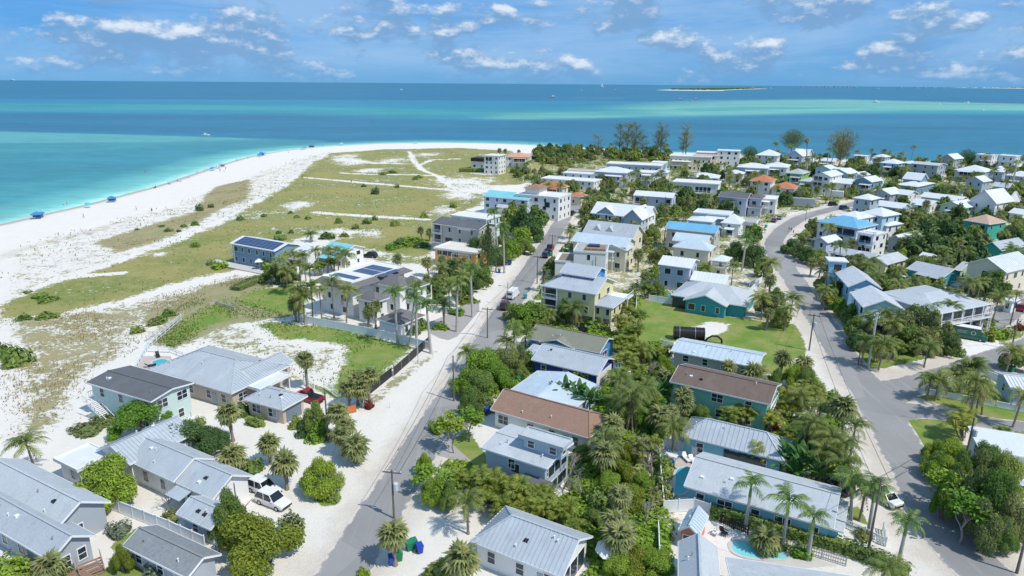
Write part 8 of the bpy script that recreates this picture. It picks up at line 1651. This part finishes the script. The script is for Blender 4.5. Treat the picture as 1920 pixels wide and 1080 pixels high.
def beachset(label, px, py, kind, m, r=1.3, m2=None):
    p = G(px, py)
    if kind == 'u': parasol('beach_umbrella', label, p[0], p[1], 2.1, r, m, m2, tilt=.25, cat='beach umbrella', grp='umbrellas on the beach')
    else:
        t = thing('beach_canopy', label, 'canopy', (*p, 0), .4, 'canopies on the beach'); put('canopy', MB().add([(-r, -r, 1.9), (r, -r, 1.9), (r, r, 1.9), (-r, r, 1.9), (0, 0, 2.8), (-r, -r, 1.6), (r, -r, 1.6), (r, r, 1.6), (-r, r, 1.6)], [(0, 1, 4), (1, 2, 4), (2, 3, 4), (3, 0, 4), (5, 6, 1, 0), (6, 7, 2, 1), (7, 8, 3, 2), (8, 5, 0, 3)]).mesh('canopy', m), t)
        for x in (-r, r):
            for y in (-r, r): put('post', MB().box(x - .03, x + .03, y - .03, y + .03, 0, 1.9).mesh('post', M_STEEL), t)
        put('side_wall', MB().box(-r, r, r - .04, r, .3, 1.7).mesh('side_wall', m), t)
for a in (('blue beach canopy at the near waterline', 70, 410, 'c', M_UBL, 1.7), ('blue umbrella leaning beside the near blue canopy', 78, 407, 'u', M_UBL, 1.6), ('teal umbrella on the sand above the near blue canopy', 165, 389, 'u', M_UTE), ('square blue beach canopy alone on the wide sand', 210, 379, 'c', M_UBL, 1.5), ('blue umbrella by the mid-beach group', 398, 320, 'u', M_UBL), ('light blue umbrella next to the mid-beach group', 401, 319, 'u', M_ULB), ('grey beach canopy of the mid-beach group', 417, 313, 'c', M_UGR, 1.6), ('blue and white umbrella near the grey canopy', 410, 316, 'u', M_UBL, 1.3, M_WHITEP),
          ('large blue umbrella at the bend of the beach', 487, 294, 'u', M_UBL, 1.8), ('blue canopy beside the large blue umbrella at the bend', 491, 292, 'c', M_UBL, 1.6), ('light blue umbrella right of the blue canopy', 497, 291, 'u', M_ULB), ('white-blue umbrella before the far bend', 567, 281, 'u', M_ULB, 1.6), ('blue canopy at the far bend', 585, 277, 'c', M_UBL, 2.0), ('light blue umbrella beside the far bend canopy', 571, 280, 'u', M_UBL, 1.5), ('teal umbrella on the point beach', 779, 269, 'u', M_UTE, 2.2), ('pale umbrella between the point and the bend', 640, 272, 'u', M_UGR, 1.6)): beachset(*a)
def towel(label, px, py, c, rz):
    p = G(px, py); t = thing('beach_towel', label, 'towel', (*p, 0), rz, 'towels on the beach', MB().box(-.5, .5, -.95, .95, .02, .06).mesh('beach_towel', mat('cloth_' + c, CL[c], .85)))
for a in (('dark towel near the mid-beach sitters', 290, 352, 'black', .3), ('blue towel near the mid-beach sitters', 318, 345, 'blue', .6), ('red towel further along the beach', 338, 340, 'red', .2), ('pink towel next to the red towel', 353, 333, 'pink', .8), ('teal towel by the grey beach canopy', 420, 321, 'teal', .5)): towel(*a)
# ================================================================== BOATS, FAR ISLAND AND SHORE
def hullmesh(L, W_, h):
    mb = MB(); n = 7
    for i in range(n):
        t = i / (n - 1); w = W_ / 2 * (1 - max(0, (t - .45) / .55) ** 2 * .98); x = (t - .5) * L; z = h * (1 + .25 * t * t)
        mb.v += [(x, -w, z), (x, -w * .55, 0), (x, w * .55, 0), (x, w, z)]
    for i in range(n - 1):
        for j in range(3): mb.f.append((4 * i + j, 4 * i + j + 1, 4 * i + j + 5, 4 * i + j + 4)); mb.m.append(0)
        mb.f.append((4 * i + 3, 4 * i, 4 * i + 4, 4 * i + 7)); mb.m.append(0)
    mb.f += [(0, 3, 2, 1)]; mb.m += [0]; return mb.mesh('hull', M_WHITEP)
M_FOAM = mat('foam', (.72, .76, .78), .9, .15, .2)
def boat(label, px, py, L, rz, wake=0, kind='motor'):
    p = G(px, py, WZ); t = thing('motor_boat' if kind == 'motor' else 'sail_boat', label, 'boat', (*p, WZ), rz, 'boats on the water'); k = L / 8
    put('hull', hullmesh(L, L * .32, L * .14), t); put('cabin', MB().add([(-.22 * L, -.11 * L, .14 * L), (.16 * L, -.11 * L, .14 * L), (.16 * L, .11 * L, .14 * L), (-.22 * L, .11 * L, .14 * L), (-.2 * L, -.09 * L, .34 * L), (.06 * L, -.09 * L, .34 * L), (.06 * L, .09 * L, .34 * L), (-.2 * L, .09 * L, .34 * L)], [(0, 1, 5, 4), (1, 2, 6, 5), (2, 3, 7, 6), (3, 0, 4, 7), (4, 5, 6, 7)]).mesh('cabin', M_WHITEP), t)
    put('window', MB().box(-.14 * L, .10 * L, -.112 * L, .112 * L, .20 * L, .25 * L).mesh('window', M_GLASS), t)
    if kind == 'sail': put('sail', MB().add([(-.3 * L, 0, .3 * L), (.1 * L, 0, .3 * L), (.1 * L, 0, 1.3 * L), (-.3 * L, .03, .3 * L), (.1 * L, .03, .3 * L), (.1 * L, .03, 1.3 * L)], [(0, 1, 2), (5, 4, 3), (0, 2, 5, 3), (1, 4, 5, 2)]).mesh('sail', M_WHITEP), t)
    if wake:
        w = thing('wake', 'white foam wake trailing behind the ' + label, 'wake', (*p, WZ + .03), rz); V = []; F = []; r = random.Random(4)
        for i in range(24):
            t0 = i / 24; x = -L * .45 - wake * t0; hw = L * (.10 + .22 * t0) * r.uniform(.6, 1.1); y = math.sin(t0 * 5) * L * .3 * t0; dx = wake / 24 * (1 - t0 * .5); o = len(V); V += [(x, y - hw, 0), (x - dx, y - hw, 0), (x - dx, y + hw, 0), (x, y + hw, 0)]; F.append((o, o + 1, o + 2, o + 3))
        w['kind'] = 'stuff'; w.data = None; bpy.data.objects.remove(w); ww = put('wake', mkmesh('wake', V, F, M_FOAM), None, (*p, WZ + .04), (0, 0, rz)); stuff(ww)
for a in (('large white motor boat heading away from its long foam trail', 1036, 183, 26, d2(172), 260), ('white motor boat with a short trail before the island', 1274, 187, 17, d2(170), 130), ('white motor boat just right of the short-trailed one', 1304, 186, 17, d2(165), 60), ('white cabin boat on the far edge of the sand bar', 1643, 192.5, 22, d2(10), 0), ('small white boat at anchor on the pale sand bar', 1761, 196.5, 13, d2(20), 50), ('first of two small boats close together on the bar', 1809, 194, 13, d2(60), 0), ('second of two small boats close together, farther out', 1815, 193.5, 15, d2(20), 0), ('white boat nearest the bay shore in the east', 1843, 207.5, 11, d2(30), 0), ('tiny boat near the horizon above the casuarinas', 1090, 169.5, 22, d2(10), 0), ('tiny boat near the horizon above the long-trailed boat', 1153, 169.5, 24, d2(170), 0), ('dark far vessel below the city skyline', 1647, 166.5, 46, d2(10), 0), ('faint ship on the western horizon', 24, 150.7, 420, d2(5), 0), ('small white boat off the beach bend', 386, 254, 7, d2(30), 0), ('pale distant boat in the western water', 752, 169, 24, d2(20), 0), ('far white boat beside the lighthouse spit', 1445, 166, 40, d2(10), 0)): boat(*a)
boat('tiny white sail on the horizon left of the island', 1129, 163.5, 60, d2(10), 0, 'sail')
# the low wooded key across the water
def landform(name, pts, zt, m, z0=WZ + .05):
    P_ = [tuple(G(px, py, WZ)) for px, py in pts]; c = np.array(P_).mean(0); n = len(P_)
    if area(P_) < 0: P_ = P_[::-1]
    mb = MB().add([(*p, z0) for p in P_] + [(c[0] + (p[0] - c[0]) * .96, c[1] + (p[1] - c[1]) * .96, z0 + zt) for p in P_], [(i, (i + 1) % n, n + (i + 1) % n, n + i) for i in range(n)] + [tuple(range(n, 2 * n))]); return structure(put(name, mb.mesh(name, m)))
M_FARSAND = mat('far_sand', (.62, .60, .56), .95)
landform('island', [(1230, 169.0), (1260, 169.7), (1310, 170.4), (1358, 170.2), (1356, 169.3), (1400, 167.4), (1440, 166.4), (1400, 165.2), (1330, 165.6), (1280, 166.8)], 1.5, M_FARSAND)
def wood(name, pts, hmax, n, seed, s):
    P_ = [tuple(G(px, py, WZ)) for px, py in pts]; r = random.Random(seed); V = []; F = []; xs = [p[0] for p in P_]; ys = [p[1] for p in P_]
    cx = np.array([r.uniform(min(xs), max(xs)) for _ in range(n * 5)]); cy = np.array([r.uniform(min(ys), max(ys)) for _ in range(n * 5)]); ok = inpoly(cx, cy, P_)
    for x, y in list(zip(cx[ok], cy[ok]))[:n]:
        h = hmax * r.uniform(.5, 1)
        for k in range(6): leafquad(V, F, (x + r.gauss(0, s * .5), y + r.gauss(0, s * .5), h * r.uniform(.3, 1)), (r.gauss(0, 1), r.gauss(0, 1), .8), s * r.uniform(.6, 1.2), r)
    stuff(put(name, mkmesh(name, V, F, L_DARK)))
wood('island_woods', [(1250, 168.3), (1290, 169.0), (1345, 169.4), (1352, 168.8), (1430, 165.9), (1400, 165.6), (1290, 167.2)], 8, 520, 5, 14)
p = G(1412, 165.6, 0); t = thing('lighthouse', 'white lighthouse rising above the low wooded key', 'lighthouse', (*p, 0)); put('tower', MB().lathe([(5, 0), (3.6, 28)], 10).mesh('tower', M_WHITEP), t); put('lantern_room', MB().lathe([(4.6, 28), (4.6, 29), (2.6, 29), (2.6, 33), (.2, 36)], 10).mesh('lantern_room', M_STEEL), t)
landform('far_shore', [(1780, 164.6), (1850, 165.2), (1960, 166.4), (2100, 168), (2100, 165.5), (1900, 163.9), (1820, 164.0)], 3, M_FARSAND)
wood('far_shore_woods', [(1785, 164.5), (1960, 165.6), (2100, 167), (2100, 165.7), (1900, 164.0)], 14, 900, 6, 45)
# towers of the city on the far horizon, haze mixed into their grey-blue colour
M_CITY = mat('haze_tinted_concrete', (.33, .39, .46), .9)
gC = 'towers of the far city skyline'
for k, (px, h, w_) in enumerate(((1505, 60, 70), (1523, 45, 60), (1534, 75, 50), (1548, 90, 60), (1556, 55, 80), (1566, 110, 50), (1574, 80, 60), (1583, 60, 50), (1590, 95, 50), (1605, 50, 90), (1720, 55, 120), (1735, 80, 80), (1752, 60, 140), (1770, 50, 120), (1690, 45, 90))):
    d = ray(px, 163); s = 21000 / d[1]; 
    t = thing('tower_block', 'hazy tower block on the far skyline, ' + 'first second third fourth fifth sixth seventh eighth ninth tenth last fourth third second fifth'.split()[k] + (' from the left' if k < 10 else ' of the left cluster' if k == 10 else ' from the right'), 'tower block', (d[0] * s, 21000, 0), 0, gC, MB().box(-w_ / 2, w_ / 2, -20, 20, -1, h * .5).mesh('tower_block', M_CITY))
# painted bars across the street and small litter on the verges
mk = MB(); rd = R1
for px, py, wd in ((862, 653, 1.0), (860, 660, 1.0), (852, 668, 1.3), (850, 676, 1.6), (848, 684, 1.6)):
    p = G(px, py); q = structure(put('road_marking', MB().box(-wd / 2, wd / 2, -.12, .12, .024, .028).mesh('road_marking', mat('worn_road_paint', (.62, .61, .59), .9, .3, 3)), None, (*p, 0), (0, 0, d2(-25))))
for k in range(26):
    px, py = random.choice(((700, 770), (720, 750), (760, 720), (690, 900), (650, 960), (1600, 640), (1660, 800), (1700, 900))); p = G(px + random.uniform(-25, 25), py + random.uniform(-12, 12))
# ================================================================== WORDS FOR THE PLANTS
ORD = 'zero first second third fourth fifth sixth seventh eighth ninth tenth eleventh twelfth thirteenth fourteenth fifteenth sixteenth seventeenth eighteenth nineteenth twentieth'.split()
NUM = 'zero one two three four five six seven eight nine ten eleven twelve thirteen fourteen fifteen sixteen seventeen eighteen nineteen twenty'.split()
HP = np.array([h[1] for h in HOUSES])
groups = {}
for P_ in PLANTS:
    i = int(np.argmin(np.hypot(HP[:, 0] - P_['x'], HP[:, 1] - P_['y']))); hx, hy = PX(*HP[i], 1.5); dx, dy = P_['px'][0] - hx, P_['px'][1] - hy
    rel = ('right of' if dx > 0 else 'left of') if abs(dx) > 1.6 * abs(dy) else ('in front of' if dy > 0 else 'behind')
    if P_['x'] < -70 and P_['kind'] == 'bush' and np.hypot(*(HP[i] - (P_['x'], P_['y']))) > 22: rel = 'on the dunes ' + rel
    w = P_['word']
    if P_['kind'] == 'bush': w = ('low ' if P_['h'] < 1.7 else 'big ') + w
    elif P_['kind'] in (K, S, T): w = ('short ' if P_['h'] < 4.4 else 'tall ' if P_['h'] > 6.2 else '') + w
    groups.setdefault((w, rel, HOUSES[i][0]), []).append(P_)
GP = {'palm': 'palms', 'tree': 'trees', 'shrub': 'shrubs', 'plant': 'plants'}
for (w, rel, short), L in groups.items():
    L.sort(key=lambda q: q['px'][0]); n = len(L)
    for k, q in enumerate(L):
        o = q['o']; s = short[4:] if rel == '' else short
        if n == 1: lab = f'{w} {rel} {short}'
        else: lab = f'{w} {rel} {short}, ' + (ORD[k + 1] + ' from left' if k + 1 < len(ORD) else f'{k + 1}th from left') + (f' of {NUM[n]}' if n < len(NUM) else '')
        if len(lab.split()) > 16: lab = ' '.join(lab.split()[:16])
        o['label'] = lab; o['group'] = f'{KW[q["kind"]][2]}s among the houses and dunes'
